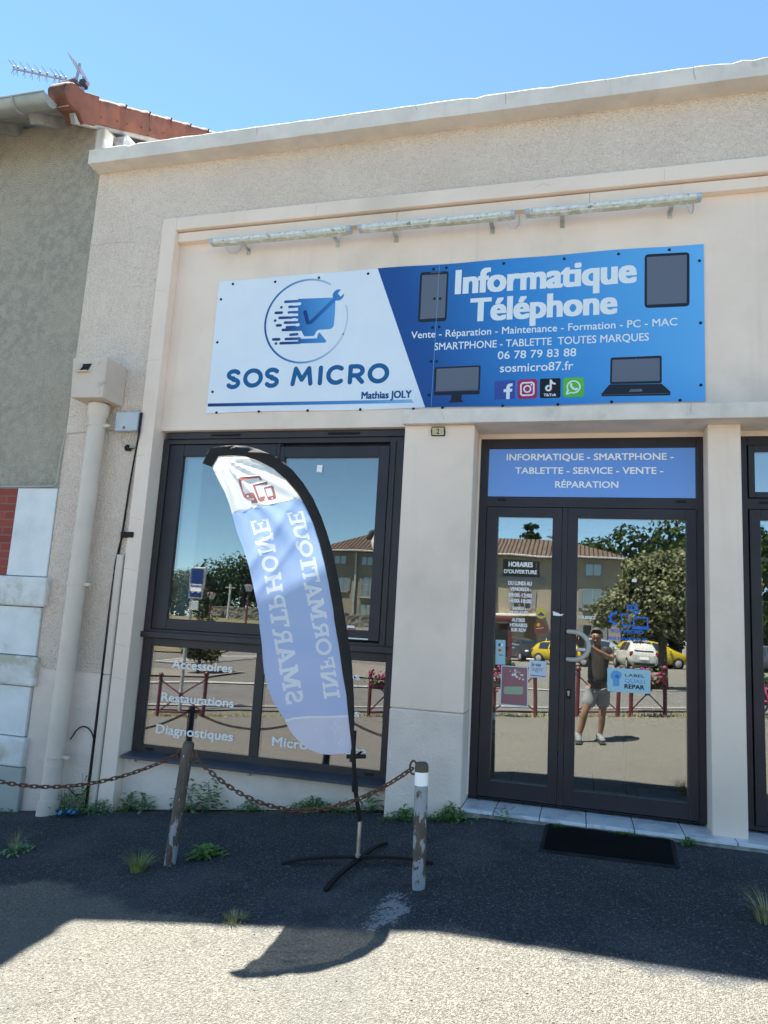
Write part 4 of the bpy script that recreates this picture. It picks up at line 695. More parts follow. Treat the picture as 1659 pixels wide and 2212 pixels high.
# ------------------------------------------------------------------ rainwater pipe, box, cables on the left strip of wall
dp = thing('drainpipe', 'beige painted drainpipe with square hopper head at the left wall corner', 'drainpipe', (-4.03,-.25,-.45))
mb = MB(); a0, a1, b0, b1 = -4.21, -3.868, -.425, -.142
mb.hexa([(a0+.015,b0+.01,2.905),(a1-.012,b0+.01,2.898),(a1-.005,b1,2.898),(a0+.01,b1,2.905)], [(a0,b0,3.253),(a1,b0,3.250),(a1,b1,3.250),(a0,b1,3.253)])
hp = mb.build('hopper_head', M['hopper'], dp, .008)
mb = MB(); # overflow spout: hole with a sloped lip on the front face
mb.flat([[(-4.13,3.135),(-4.045,3.135),(-4.012,3.195),(-4.10,3.195)]], -.4268); mb.build('overflow_hole', M['black'], hp)
mb = MB(); mb.hexa([(-4.145,-.46,3.118),(-4.035,-.46,3.118),(-4.035,-.42,3.118),(-4.145,-.42,3.118)], [(-4.145,-.46,3.128),(-4.035,-.46,3.128),(-4.035,-.42,3.138),(-4.145,-.42,3.138)]); mb.bar((-4.140,-.455,3.122),(-4.108,-.425,3.195),.01,.03); mb.build('overflow_lip', M['hopper'], hp, .003)
mb = MB(); px_, py_ = -4.028, -.25
mb.tube([(px_,py_,2.91),(px_,py_,2.885)], .06, 24); mb.tube([(px_,py_,2.885),(px_,py_,2.80),(px_,py_,2.77)], [.088,.088,.075], 24); mb.tube([(px_,py_,2.78),(px_-.01,py_,-.40)], .0735, 24)
mb.tube([(px_-.008,py_,-.10),(px_-.009,py_,-.112)], .079, 24); mb.tube([(px_-.01,py_,-.36),(px_-.01,py_,-.50)], [.088,.09], 24)
mb.build('pipe', M['pipe'], dp, smooth=True)
for z in (2.70, 1.345, -.03):
    mb = MB(); mb.tube([(px_-.005,py_,z-.011),(px_-.005,py_,z+.011)], .080, 24); mb.box(px_+.07, px_+.115, py_-.012, py_+.012, z-.014, z+.014); mb.ball((px_+.118, py_, z), .013, 8, 6); mb.box(px_-.02,px_+.02,py_+.07,-.138,z-.008,z+.008); mb.build('pipe_clip', M['pipe'], dp, .002)
jb = thing('junction_box', 'small pale grey junction box high beside the drainpipe', 'box', (-3.77,-.17,2.75))
mb = MB(); mb.box(-3.885,-3.665,-.205,-.139,2.668,2.835); bx = mb.build('box_body', M['greyplastic'], jb, .008)
mb = MB(); mb.lathe((0,0,0), [(0,0)], 3) if 0 else mb.flat([disc(-3.79,2.695,.013,14)], -.2065, [disc(-3.79,2.695,.008,12)]); mb.flat([[(-3.79-.010,2.693),(-3.78,2.693),(-3.78,2.697),(-3.80,2.697)]], -.2068); mb.build('screw', M['ink'], jb)
mb = MB()
rr = random.Random(2)
for k in range(5):
    x = -3.84 + k*.035; mb.tube([(x,-.16,2.67),(x-.01+rr.uniform(-.02,.02),-.17,2.60),(x+.03,-.16,2.545),(-3.76+rr.uniform(-.02,.02),-.155,2.52)], .0035, 6)
mb.build('thin_wires', M['cream_cable'], jb, smooth=True)
wc = thing('wall_cable', 'black cables running down the wall from the grey junction box to the kerb', 'cable', (-3.72,-.15,-.3))
mb = MB(); mb.tube([(-3.645,-.185,2.83),(-3.648,-.185,2.66),(-3.68,-.165,2.45),(-3.705,-.155,2.2),(-3.72,-.15,1.9),(-3.738,-.152,1.6),(-3.75,-.15,1.2),(-3.756,-.15,.6),(-3.762,-.15,.1),(-3.768,-.152,-.1),(-3.765,-.15,-.42)], .0075, 8)
mb.tube([(-3.655,-.185,2.83),(-3.66,-.18,2.6),(-3.69,-.165,2.35),(-3.712,-.158,2.05),(-3.725,-.16,1.75),(-3.75,-.165,1.55),(-3.765,-.155,1.2),(-3.77,-.15,.6),(-3.775,-.15,-.1),(-3.78,-.15,-.42)], .005, 8); mb.build('cable', M['cable'], wc, smooth=True)
mb = MB(); mb.ball((-3.77,-.155,2.53),(.028,.015,.03),9,6); mb.ball((-3.745,-.155,2.515),(.02,.012,.016),9,6); mb.bar((-3.76,-.155,2.525),(-3.69,-.165,2.52),.006); mb.build('tape_knot', M['black'], wc)
lp = tag(MB().tube([(-3.96,-.19,.10)] + [(-3.865+.11*math.cos(R(a)), -.16, .05+.155*math.sin(R(a))) for a in range(150,-10,-12)] + [(-3.758,-.155,-.1),(-3.762,-.155,-.22),(-3.80,-.16,-.31),(-3.87,-.17,-.325),(-3.94,-.18,-.27)], .0055, 8).build('loose_cable', M['cable'], smooth=True), 'thin black cable looping between drainpipe foot and wall conduit', 'cable')
cd = thing('cable_conduit', 'slim beige cable trunking on the wall right of the drainpipe', 'conduit', (-3.70,-.16,.6))
mb = MB(); mb.box(-3.732,-3.672,-.185,-.14,.63,1.61); mb.box(-3.730,-3.670,-.187,-.136,-.42,.628); mb.build('trunking', M['pipe'], cd, .008)
mb = MB(); mb.box(-3.666,-3.662,-.16,-.139,-.35,1.6); mb.build('back_gap', M['grout'], cd)
mb = MB(); mb.box(-3.715,-3.60,-.19,-.14,1.755,1.80); mb.build('cable_cleat', M['black'], cd, .003)
np_ = thing('house_number', 'small cream number plate 2 with dark rim on the door pillar', 'number plate', (-1.04,-.3,2.59))
mb = MB(); mb.prism(DATA['num'], -.312, -.3005); mb.build('plate_rim', M['darkdev'], np_, .001); mb = MB(); mb.flat([DATA['numin']], -.3135); mb.build('plate_face', mat('cream_enamel', (.58,.50,.28), .4, (.52,.44,.24), 30), np_)
mb = MB(); put_text(mb, DATA['numt'], -.315); mb.build('numeral', M['ink'], np_)

# ------------------------------------------------------------------ neighbouring grey house
nh = thing('grey_house', 'grey roughcast house with white corner quoins and red tiled verge at left', 'house', (-6,0,-.5))
HX = -14
boxes('wall', [(HX,-4.421,-.125,6,-2,5.25),(HX,-4.535,-.124,6,5.25,5.80)], M['roughcast'], nh, 0)
mb = MB(); mb.add([(-4.60,-.12,5.55),(-4.60,6,5.55),(-4.60,6,9.3)], [(0,1,2)]); mb.build('gable', M['oldstone'], nh)
boxes('plinth', [(HX,-4.386,-.185,-.12,-2,-.172)], M['greyplinth'], nh, .01)
for i, (xr, z0_, z1_, m, yy, b_) in enumerate([(-4.428,1.398,2.172,'whitestone',-.150,.006),(-4.378,1.14,1.392,'oldstone',-.195,.02),(-4.424,.73,1.134,'whitestone',-.160,.006),(-4.384,.48,.724,'oldstone',-.195,.02),(-4.43,.072,.474,'whitestone',-.160,.006),(-4.392,-.168,.066,'oldstone',-.195,.02)]):
    boxes('quoin', [(-4.842 if i == 0 else -5.3-.1*(i % 2), xr, yy, -.12, z0_, z1_)], M[m], nh, b_)
def brick_mat():
    m = mat('red_brickwork', (.30,.07,.05), .9); n, L, b, geo, noise, ramp, mix, _ = m_h['red_brickwork']
    mp = n.new('ShaderNodeMapping'); mp.inputs['Rotation'].default_value = (R(90),0,0); L(geo.outputs['Position'], mp.inputs['Vector'])
    t = n.new('ShaderNodeTexBrick'); t.inputs['Scale'].default_value = 1; t.inputs['Brick Width'].default_value = .22; t.inputs['Row Height'].default_value = .07; t.inputs['Mortar Size'].default_value = .006
    t.inputs['Color1'].default_value = (.32,.065,.045,1); t.inputs['Color2'].default_value = (.22,.045,.035,1); t.inputs['Mortar'].default_value = (.24,.12,.10,1); L(mp.outputs[0], t.inputs['Vector']); L(t.outputs['Color'], b.inputs['Base Color']); return m
boxes('brick_panel', [(-7.2,-4.845,-.148,-.12,1.40,2.165)], brick_mat(), nh, .003)
# eaves
sl_ = .565; ez = lambda y: 5.60 + (y+.60)*sl_
mb = MB(); mb.add([(HX,-.60,5.60),(-4.52,-.60,5.60),(-4.52,6,ez(6)),(HX,6,ez(6)),(HX,-.60,5.68),(-4.52,-.60,5.68),(-4.52,6,ez(6)+.08),(HX,6,ez(6)+.08)], [(3,2,1,0),(4,5,6,7),(0,1,5,4),(1,2,6,5),(2,3,7,6),(3,0,4,7)]); mb.build('roof', M['terracotta'], nh)
mb = MB()
for k in range(6): y0 = -.56+k*.115; mb.hexa([(HX,y0,ez(y0)-.035),(-4.50,y0,ez(y0)-.035),(-4.50,y0+.108,ez(y0+.108)-.035),(HX,y0+.108,ez(y0+.108)-.035)], [(HX,y0,ez(y0)-.006),(-4.50,y0,ez(y0)-.006),(-4.50,y0+.108,ez(y0+.108)-.006),(HX,y0+.108,ez(y0+.108)-.006)])
mb.build('soffit_board', M['wood'], nh)
for x in (-4.93,-5.45,-5.97,-6.5,-7.0):
    mb = MB(); p0, p1 = Vector((x,-.50,ez(-.50)-.085)), Vector((x,.05,ez(.05)-.085)); mb.bar(p0, p1, .075, .095); mb.build('rafter', M['wood'], nh, .004)
mb = MB(); mb.bar((-4.535,-.45,ez(-.45)-.135), (-4.535,2.5,ez(2.5)-.135), .05, .09); mb.build('barge_board', M['wood'], nh, .004)
mb = MB(); gy_, gz_ = -.665, 5.60
prof = [(gy_+.085*math.cos(R(a)), gz_+.085*math.sin(R(a))) for a in range(180,361,15)]; inner = [(gy_+.078*math.cos(R(a)), gz_+.078*math.sin(R(a))) for a in range(360,179,-15)]; pf = prof + inner; k = len(pf)
mb.add([(x, p, q) for x in (HX,-4.60) for p, q in pf], [(i,(i+1)%k,(i+1)%k+k,i+k) for i in range(k)] + [tuple(reversed(range(k))), tuple(range(k,2*k))])
mb.tube([(HX,gy_-.085,gz_),(-4.60,gy_-.085,gz_)], .01, 8); mb.add([(-4.601, gy_+.08*math.cos(R(a)), gz_+.08*math.sin(R(a))) for a in range(180,361,15)], [tuple(range(13))])
gt = mb.build('gutter', M['zinc'], nh, smooth=True)
mb = MB()
for x in (-4.93,-5.5,-6.1): mb.tube([(x, gy_+.089*math.cos(R(a)), gz_+.089*math.sin(R(a))) for a in range(178,362,12)], .008, 6)
mb.build('gutter_bracket', M['zinc'], gt, smooth=True)
# verge: overlapping edge tiles with a raised joint, the first one with a rounded nose
M['gapm'] = flatmat('tile_joint_shade', (.035,.016,.011), .9)  # dark colour standing in for shade in the gaps between verge tiles
XF, XT = -4.485, -4.64
def verge(y0, y1):
    mb = MB(); n = 12; vs = []
    for i in range(n+1):
        t = i/n; y = y0 + (y1-y0)*t; b = ez(y)-.150; tp_ = b + .268 + .012*math.sin(t*math.pi)
        o = .020*sm(.86,.92,t) ; w = .003*math.sin(i*1.9+y0*7)
        for k_, q in ((0,0),(.005,.12),(.001,.25),(.004,.5),(.001,.72),(-.004,.90)): vs.append((XF+o+w+k_, y + .014*math.sin(q*6.3)*(1 if t > .8 else .3), b+(tp_-b)*q))
        vs += [(XF-.03, y, tp_+o*1.2), (XT, y, tp_+o*1.2+.012), (XT, y, tp_-.03), (XF-.035, y, b)]
    k = 10; mb.add(vs, [(i*k+j, i*k+(j+1)%k, (i+1)*k+(j+1)%k, (i+1)*k+j) for i in range(n) for j in range(k)] + [tuple(reversed(range(k))), tuple(range(n*k, n*k+k))])
    for q in (.16,.72): mb.ball((XF+.006, y0+(y1-y0)*q, ez(y0+(y1-y0)*q)-.075), .010, 8, 5)
    o = mb.build('verge_tile', M['terracotta'], nh, smooth=True)
    mb = MB(); yj = y0 + (y1-y0)*.955; mb.tube([(XF+.016, yj+.014*math.sin(q*6.3), ez(yj)-.150+.272*q) for q in (0,.1,.2,.3,.4,.5,.6,.7,.8,.9,1.0)], .0075, 6); mb.build('joint_shadow_gap', M['gapm'], o); return o
nose = [(-.20,5.965),(-.27,5.925),(-.33,5.892),(-.40,5.852),(-.455,5.838),(-.50,5.835),(-.55,5.825),(-.60,5.795),(-.645,5.745),(-.668,5.69),(-.66,5.645),(-.62,5.612),(-.56,5.596),(-.50,5.594),(-.455,5.600),(-.425,5.585),(-.40,5.560),(-.365,5.545),(-.30,5.600),(-.20,5.655)]
mb = MB(); k = len(nose); cy_ = sum(p[0] for p in nose)/k; cz_n = sum(p[1] for p in nose)/k
rings_ = [(XT,1.0),(XF-.02,1.0),(XF+.002,.985),(XF+.012,.93)]
mb.add([(x, cy_+(y-cy_)*q, cz_n+(z-cz_n)*q) for x, q in rings_ for y, z in nose], [(i*k+j, i*k+(j+1)%k, (i+1)*k+(j+1)%k, (i+1)*k+j) for i in range(3) for j in range(k)])
v_, f_ = union([[(cy_+(y-cy_)*.93, cz_n+(z-cz_n)*.93) for y, z in nose]]); mb.add([(XF+.012, p[0], p[1]) for p in v_], f_); v_, f_ = union([nose]); mb.add([(XT, p[0], p[1]) for p in v_], f_)
mb.build('verge_nose_tile', M['terracotta'], nh, smooth=True)
for i in range(9): verge(-.215+.38*i, -.215+.38*i+.405)
boxes('gable_post', [(-4.45,-4.36,.06,.16,5.25,5.72)], M['galv'], nh, .004)
boxes('rubble_stub', [(-4.62,-4.44,-.115,.02,5.25,5.70),(-4.50,-4.44,.2,.6,5.25,5.86)], M['oldstone'], nh, .02)
corner = tag(MB().tube([(-4.415,-.155,2.66),(-4.43,-.16,2.45),(-4.432,-.165,2.22),(-4.45,-.168,2.19),(-4.75,-.165,2.185),(-5.6,-.16,2.175)], .006, 8).tube([(-4.415,-.15,2.665),(-4.2,-.146,2.68),(-3.9,-.146,2.69),(-3.68,-.148,2.695)], .004, 6).build('telephone_wire', M['cream_cable'], smooth=True), 'thin cream wire turning along the grey house corner above the white quoins', 'wire')
# antenna
M['alu'] = mat('weathered_aluminium', (.34,.38,.46), .5, (.26,.29,.35), 8, metal=.2)
an = thing('tv_antenna', 'rake shaped aerial with mesh reflector above the tiled verge', 'antenna', (-5.77,1.0,6.6))
A_ = lambda x, z, y=1.0: (x, y, z)
mb = MB(); mb.tube([A_(-5.78,6.2),A_(-5.775,7.36)], .022, 8); mb.tube([A_(-6.833,7.655),A_(-5.80,7.29)], .013, 8); mb.tube([A_(-5.80,7.29),A_(-5.70,7.255)],.02,8); mb.tube([A_(-5.885,7.30),A_(-5.86,7.56)],.016,8); mb.build('mast', M['alu'], an, smooth=True)
mb = MB()
for i in range(9):
    q = (0,.06,.17,.28,.39,.50,.62,.69,.77)[i]; x = -6.833+1.033*q; z = 7.655-.365*q
    for sgn in (1,-1): mb.tube([(x, 1.0, z+.03), (x-.05, 1.0+sgn*.05, z+.095)], .004, 5); mb.tube([(x, 1.0, z-.01), (x+.0, 1.0+sgn*.02, z-.08)], .0035, 5)
    mb.ball((x, 1, z+.03), .016, 6, 5)
mb.build('director', M['alu'], an)
mb = MB()
for sgn, (xa, za, xb, zb) in ((1,(-5.985,7.64,-5.79,7.35)),(-1,(-6.05,7.255,-5.82,7.29))):
    for k in range(12):
        t = k/11; mb.tube([(xa+(xb-xa)*t+.02, .90, za+(zb-za)*t), (xa+(xb-xa)*t-.02, 1.14, za+(zb-za)*t+.05*sgn)], .0025, 5)
    for y, o, dz in ((.90,.02,0),(1.02,0,.025*sgn),(1.14,-.02,.05*sgn)): mb.tube([(xa+o,y,za+dz),(xb+o,y,zb+dz)], .0045, 5)
mb.build('reflector', M['alu'], an)
mb = MB(); mb.box(-5.945,-5.865,.96,1.04,7.285,7.335); mb.box(-5.80,-5.735,.96,1.04,7.23,7.31); mb.build('terminal_box', M['frame2'], an)

# ------------------------------------------------------------------ bollards and chains
def bollard_mat(name, lo):
    m = mat(name, (.085,.068,.052), .65); n, L, b, geo, noise, ramp, mix, _ = m_h[name]
    tc = n.new('ShaderNodeTexCoord')
    def ns(sc, det):
        t = n.new('ShaderNodeTexNoise'); t.inputs['Scale'].default_value = sc; t.inputs['Detail'].default_value = det; t.inputs['Roughness'].default_value = .62
        mp = n.new('ShaderNodeMapping'); mp.inputs['Scale'].default_value = (1,1,.42); L(tc.outputs['Object'], mp.inputs['Vector']); oi = n.new('ShaderNodeObjectInfo'); ad = n.new('ShaderNodeVectorMath'); ad.operation = 'ADD'; L(mp.outputs[0], ad.inputs[0]); L(oi.outputs['Location'], ad.inputs[1]); L(ad.outputs[0], t.inputs['Vector']); return t.outputs['Fac']
    fl = ramp(ns(13, 9), lo, lo+.02); c = mix(ramp(ns(40,4), .4,.6), (.095,.075,.058), (.065,.052,.042)); c = mix(fl, c, (.27,.285,.32)); w = ramp(ns(34, 6), .66, .68); c = mix(w, c, (.58,.58,.60)); L(c, b.inputs['Base Color']); pass
    return m
M['flake'] = bollard_mat('flaking_brown_paint', .565); M['flake_pale'] = bollard_mat('mostly_bare_brown_paint', .522)
M['trimbrown'] = mat('brown_cap_paint', (.085,.068,.052), .65, (.065,.052,.042), 40)
def bollard(base, top, lab, band=False):
    t = local_thing('bollard', lab, 'bollard', base, 'iron bollards along the shop front')
    b, p = Vector(base), Vector(top); d = (p-b); h = d.length; q = d.normalized()
    mb = MB(); r = .0345; mb.tube([-q*.12, q*(h-.022), q*(h-.010), q*(h-.002), q*h], [r,r,r*.93,r*.72,r*.3], 24); mb.build('post', M['flake_pale' if band else 'flake'], t, smooth=True)
    if band: mb = MB(); mb.tube([q*(h-.047), q*(h-.021), q*(h-.009), q*(h-.001), q*(h+.001)], [r+.001,r+.001,r*.95,r*.74,r*.3], 24); mb.build('cap', M['trimbrown'], t, smooth=True)
    if band: mb = MB(); mb.tube([q*(h-.115), q*(h-.048)], r+.0008, 24, cap=False); mb.build('white_band', M['film'], t, smooth=True)
    return t
def link_eye(t_world, c, dirx):
    return MB().tube([(c[0]+.018*math.cos(R(a)), c[1], c[2]+.034*math.sin(R(a))) for a in range(0,360,24)], .0055, 6, closed=True)
lb = bollard((-2.31,-1.333,-.31), (-2.262,-1.33,.395), 'leaning brown bollard with peeling paint in front of the display window')
rb = bollard((-.771,-1.55,-.155), (-.785,-1.55,.462), 'brown and grey flaking bollard with a white band near the door', True)
tb = bollard((-3.88,-1.55,-.455), (-3.87,-1.55,.215), 'bollard further left, seen as a dark reflection in the lower window')
for t, xs in ((lb,(-1,1)),(rb,(-1,)),(tb,(1,-1))):
    for s_ in xs:
        hgt = {lb.name:.30+.325, rb.name:.43+.155, tb.name:.13+.455}[t.name]; cxx = .046*s_ + (.045 if t is lb else -.012 if t is rb else .01)
        link_eye(t, (cxx, 0, hgt), s_).build('chain_eye', M['rust'], t, smooth=True)
def chain(p, q, sag, lab, n=None):
    p, q = Vector(p), Vector(q); pts = []
    N = 400
    for i in range(N+1): t = i/N; v = p.lerp(q, t); v.z -= sag*4*t*(1-t); pts.append(v)
    L_ = [0]
    for i in range(N): L_.append(L_[-1] + (pts[i+1]-pts[i]).length)
    pitch = .036; k = int(L_[-1]/pitch); mb = MB(); j = 0; rr = random.Random(4)
    for i in range(k):
        s = (i+.5)*L_[-1]/k
        while L_[j+1] < s: j += 1
        c = pts[j].lerp(pts[j+1], (s-L_[j])/max(1e-9, L_[j+1]-L_[j])); d = (pts[j+1]-pts[j]).normalized()
        u_ = d.cross(Vector((0,0,1))).normalized(); w = u_.cross(d); ang = (R(35) if i % 2 else R(-55)) + rr.uniform(-.15,.15); a = u_*math.cos(ang) + w*math.sin(ang)
        hl, hw = .0155, .0095; path = []
        for aa in range(0, 181, 36): path.append(c + d*(hl + hw*math.sin(R(aa))) + a*hw*math.cos(R(aa)))
        for aa in range(180, 361, 36): path.append(c + d*(-hl + hw*math.sin(R(aa))) + a*hw*math.cos(R(aa)))
        mb.tube(path, .0043, 6, closed=True)
    return tag(mb.build('chain', M['rust'], smooth=True), lab, 'chain', 'rusty chains between the bollards')
chain((-2.212,-1.335,.315), (-.835,-1.55,.425), .255, 'rusty chain hanging between the leaning bollard and the white banded bollard')
chain((-3.80,-1.55,.15), (-2.325,-1.333,.315), .165, 'rusty chain hanging in front of the drainpipe from the leaning bollard')
chain((-5.6,-1.75,-.02), (-3.93,-1.56,.15), .2, 'rusty chain beyond the left bollard, out at the house side')

# ------------------------------------------------------------------ feather flag
fl = DATA['fl']
P0 = Vector((-1.25,-1.31,0)); U = Vector((-.98,-.2,0)).normalized(); V = Vector((0,-.1,1)).normalized(); NN = U.cross(V)
tipc = Vector(fl['inner'][0])
def hfun(s, t):
    d = Vector((s, t)) - tipc; r = d.length; th = math.atan2(-d.y, -d.x)
    f = sm(.02,.12,r)*(1-sm(.25,1.15,r)); h = .0075*f*(math.sin(th*17+.6) + .6*math.sin(th*31+2) + .5*math.sin(th*9))
    # two long diagonal creases and a soft belly
    a = (s*.62 + t*.78) ; h += .010*math.exp(-((s-.55+ (t-1.55)*.62)/.035)**2)*sm(.9,1.2,t)*(1-sm(1.75,2.0,t)) + .007*math.exp(-((s-.36+(t-1.6)*.66)/.03)**2)*sm(1.1,1.3,t)*(1-sm(1.8,2.0,t))
    h += .012*math.exp(-(((s-.55)/.10)**2 + ((t-1.22)/.05)**2)) - .012*math.exp(-(((s-.62)/.12)**2 + ((t-1.12)/.07)**2))
    h += .018*math.sin(t*3.4+s*2.2) + .006*math.sin(t*9+s*12)*sm(.05,.3,s)
    return h
def FP(s, t, o=0): return P0 + U*s + V*t + NN*(hfun(s, t) + o)
flag = thing('feather_flag', 'blue and white feather flag with mirrored lettering on a black cross base', 'flag', (-1.18,-1.27,G(-1.18,-1.27)))
# cloth: one sheet, its printed colours in the material slots
outline = fl['inner'] + list(reversed(fl['left']))
def inpoly(p, poly):
    x, y = p; c = False; j = len(poly)-1
    for i in range(len(poly)):
        a, b = poly[i], poly[j]
        if (a[1] > y) != (b[1] > y) and x < (b[0]-a[0])*(y-a[1])/(b[1]-a[1]) + a[0]: c = not c
        j = i
    return c
rect = lambda a, b, c, d: [(a,b),(c,b),(c,d),(a,d)]
def gl_stroke(pts, tx, ty):
    out = []
    for i in range(len(pts)-1):
        out.append([(p[0]*1, p[1]) for p in capsule((pts[i][0]/ty*tx if 0 else pts[i][0], pts[i][1]), pts[i+1], tx, 3)])
    return out
def GLYPH(c):
    s, k = .22, .15   # stem along the reading direction, serif height
    st = lambda x: [rect(x, 0, x+s, 1), rect(x-.09, 0, x+s+.09, k), rect(x-.09, 1-k, x+s+.09, 1)]
    if c == 'I': return [rect(.28,0,.72,1), rect(0,0,1,k), rect(0,1-k,1,1)]
    if c == 'T': return [rect(.38,0,.62,1), rect(.2,0,.8,k), rect(0,1-k*1.1,1,1), rect(0,.68,.13,1), rect(.87,.68,1,1)]
    if c == 'E': return st(.12) + [rect(.12,0,.95,k), rect(.12,1-k,.92,1), rect(.3,.43,.72,.57), rect(.83,0,.97,.34), rect(.80,.68,.94,1), rect(.64,.33,.76,.67)]
    if c == 'F': return st(.12) + [rect(.12,1-k,.96,1), rect(.3,.43,.72,.57), rect(.83,.66,.97,1), rect(.64,.33,.76,.67)]
    if c == 'H': return st(.09) + st(.69) + [rect(.2,.42,.8,.58)]
    if c == 'N': return [rect(.10,0,.27,1), rect(.73,0,.90,1), rect(0,0,.38,k), rect(0,1-k,.27,1), rect(.62,1-k,1,1), [(.10,1),(.36,1),(.90,0),(.66,0)]]
    if c == 'M': return [rect(.09,0,.24,1), rect(.76,0,.91,1), rect(0,0,.33,k), rect(.67,0,1,k), rect(0,1-k,.24,1), rect(.76,1-k,1,1), [(.09,1),(.30,1),(.60,.15),(.41,.15)], [(.91,1),(.70,1),(.40,.15),(.59,.15)]]
    if c == 'A': return [[(.42,1),(.62,1),(.30,0),(.08,0)], [(.40,1),(.60,1),(.94,0),(.70,0)], rect(.22,.24,.8,.38), rect(-.02,0,.40,k), rect(.60,0,1.04,k)]
    if c == 'P': return st(.12) + gl_stroke([(.25,.925),(.6,.925)] + arc(.6,.68,.26,.245,90,-90,8) + [(.25,.435)], .17, .17)
    if c == 'R': return st(.10) + gl_stroke([(.25,.925),(.56,.925)] + arc(.56,.71,.24,.215,90,-90,8) + [(.25,.495)], .17, .17) + [[(.45,.5),(.68,.5),(.92,0),(.66,0)], rect(.66,0,1.04,k)]
    if c == 'O': return gl_stroke(arc(.5,.5,.40,.41,0,360,22), .19, .19)
    if c == 'Q': return gl_stroke(arc(.5,.56,.40,.36,0,360,22), .19, .19) + gl_stroke([(.42,.2),(.60,.04),(.78,-.02),(.95,.06)], .14, .14)
    if c == 'U': return [rect(0,1-k,.40,1), rect(.60,1-k,1,1)] + gl_stroke([(.2,.95),(.2,.38)] + arc(.5,.38,.30,.29,180,360,10) + [(.8,.95)], .18, .18)
    if c == 'S': return gl_stroke(arc(.5,.72,.33,.20,20,270,12) + arc(.5,.29,.36,.21,90,-160,12), .19, .19) + [rect(.76,.70,.90,1), rect(.10,0,.24,.34)]
    return [rect(0,0,1,1)]
def cell(q, x, y): # corners: base start, base end, top start, top end
    a, b, c, d = [Vector(p) for p in q]; return tuple((a*(1-x)+b*x)*(1-y) + (c*(1-x)+d*x)*y)
polys = []; kind = []
def addp(p, kd): polys.append(p); kind.append(kd)
addp(outline, 'base')
bd = fl['bound']; addp([(p[0]-(.02 if i == 0 else 0), p[1]) for i, p in enumerate(bd)][::1] and [(bd[0][0]+.05,bd[0][1]-.01)] + bd[1:-1] + [(bd[-1][0]-.06,bd[-1][1]+.012),(bd[-1][0]-.1,2.4),(1.3,2.4),(1.3,bd[0][1])], 'top')
l1, l2 = fl['low1'], fl['low2']
addp([(l1[0][0]+.05,l1[0][1]-.02)] + l1[1:-1] + [(l1[-1][0]-.06,l1[-1][1]),(l2[-1][0]-.06,l2[-1][1])] + l2[1:-1][::-1] + [(l2[0][0]+.05,l2[0][1]-.02)], 'stripe')
addp([(l2[0][0]+.05,l2[0][1]-.02)] + l2[1:-1] + [(l2[-1][0]-.06,l2[-1][1]),(-.2,.2),(.6,.2)], 'low')
for ch, q in DATA['fl_letters']:
    for g_ in GLYPH(ch): addp([cell(q, *p) for p in g_], 'white')
for sct in fl['stars']:
    c, ex, ey = [Vector(p) for p in sct]; e1, e2 = ex-c, ey-c
    def star(k): return [tuple(c + e1*k*a + e2*k*b) for a, b in ((1,0),(.28,.28),(0,1),(-.28,.28),(-1,0),(-.28,-.28),(0,-1),(.28,-.28))]
    addp(star(1.0), 'star'); addp(star(.80), 'starin')
for p in fl['icon']: addp(p, 'red')
addp(fl['icon_h'][0], 'iconin')
for p in fl['icon_h'][1:]: addp(p, 'iconin')
lo_s = min(p[0] for p in outline); hi_s = max(p[0] for p in outline); lo_t = min(p[1] for p in outline); hi_t = max(p[1] for p in outline)
gridp = []; stp = .014; rr = random.Random(9)
for i in range(int((hi_s-lo_s)/stp)+1):
    for j in range(int((hi_t-lo_t)/stp)+1):
        p = (lo_s+(i+(j % 2)*.5)*stp, lo_t+j*stp)
        if inpoly(p, outline): gridp.append(p)
vs = []; fs = []
for p in polys:
    p = ccw(p); o = len(vs); vs += [Vector(q) for q in p]; fs.append(list(range(o, o+len(p))))
vs += [Vector(p) for p in gridp]
r = delaunay_2d_cdt(vs, [], fs, 1, 1e-6)
rank = {'base':0,'top':1,'low':2,'star':3,'starin':4,'stripe':5,'white':6,'red':7,'iconin':8}
mats_of = {'base':0,'top':1,'low':2,'star':3,'starin':2,'stripe':3,'white':3,'red':4,'iconin':1}
mb = MB(); verts = [FP(v[0], v[1]) for v in r[0]]; keep = []
for f, of in zip(r[2], r[5]):
    ks = [kind[i] for i in of]
    if 'base' not in ks: continue
    cen = sum((Vector(r[0][i]) for i in f), Vector((0,0)))/3
    k = max(ks, key=lambda a: rank[a]); mi = mats_of[k]
    if k == 'starin' and cen.y > 1: mi = 1
    mb.f.append(list(f)); mb.m.append(mi)
mb.v = [tuple(v) for v in verts]
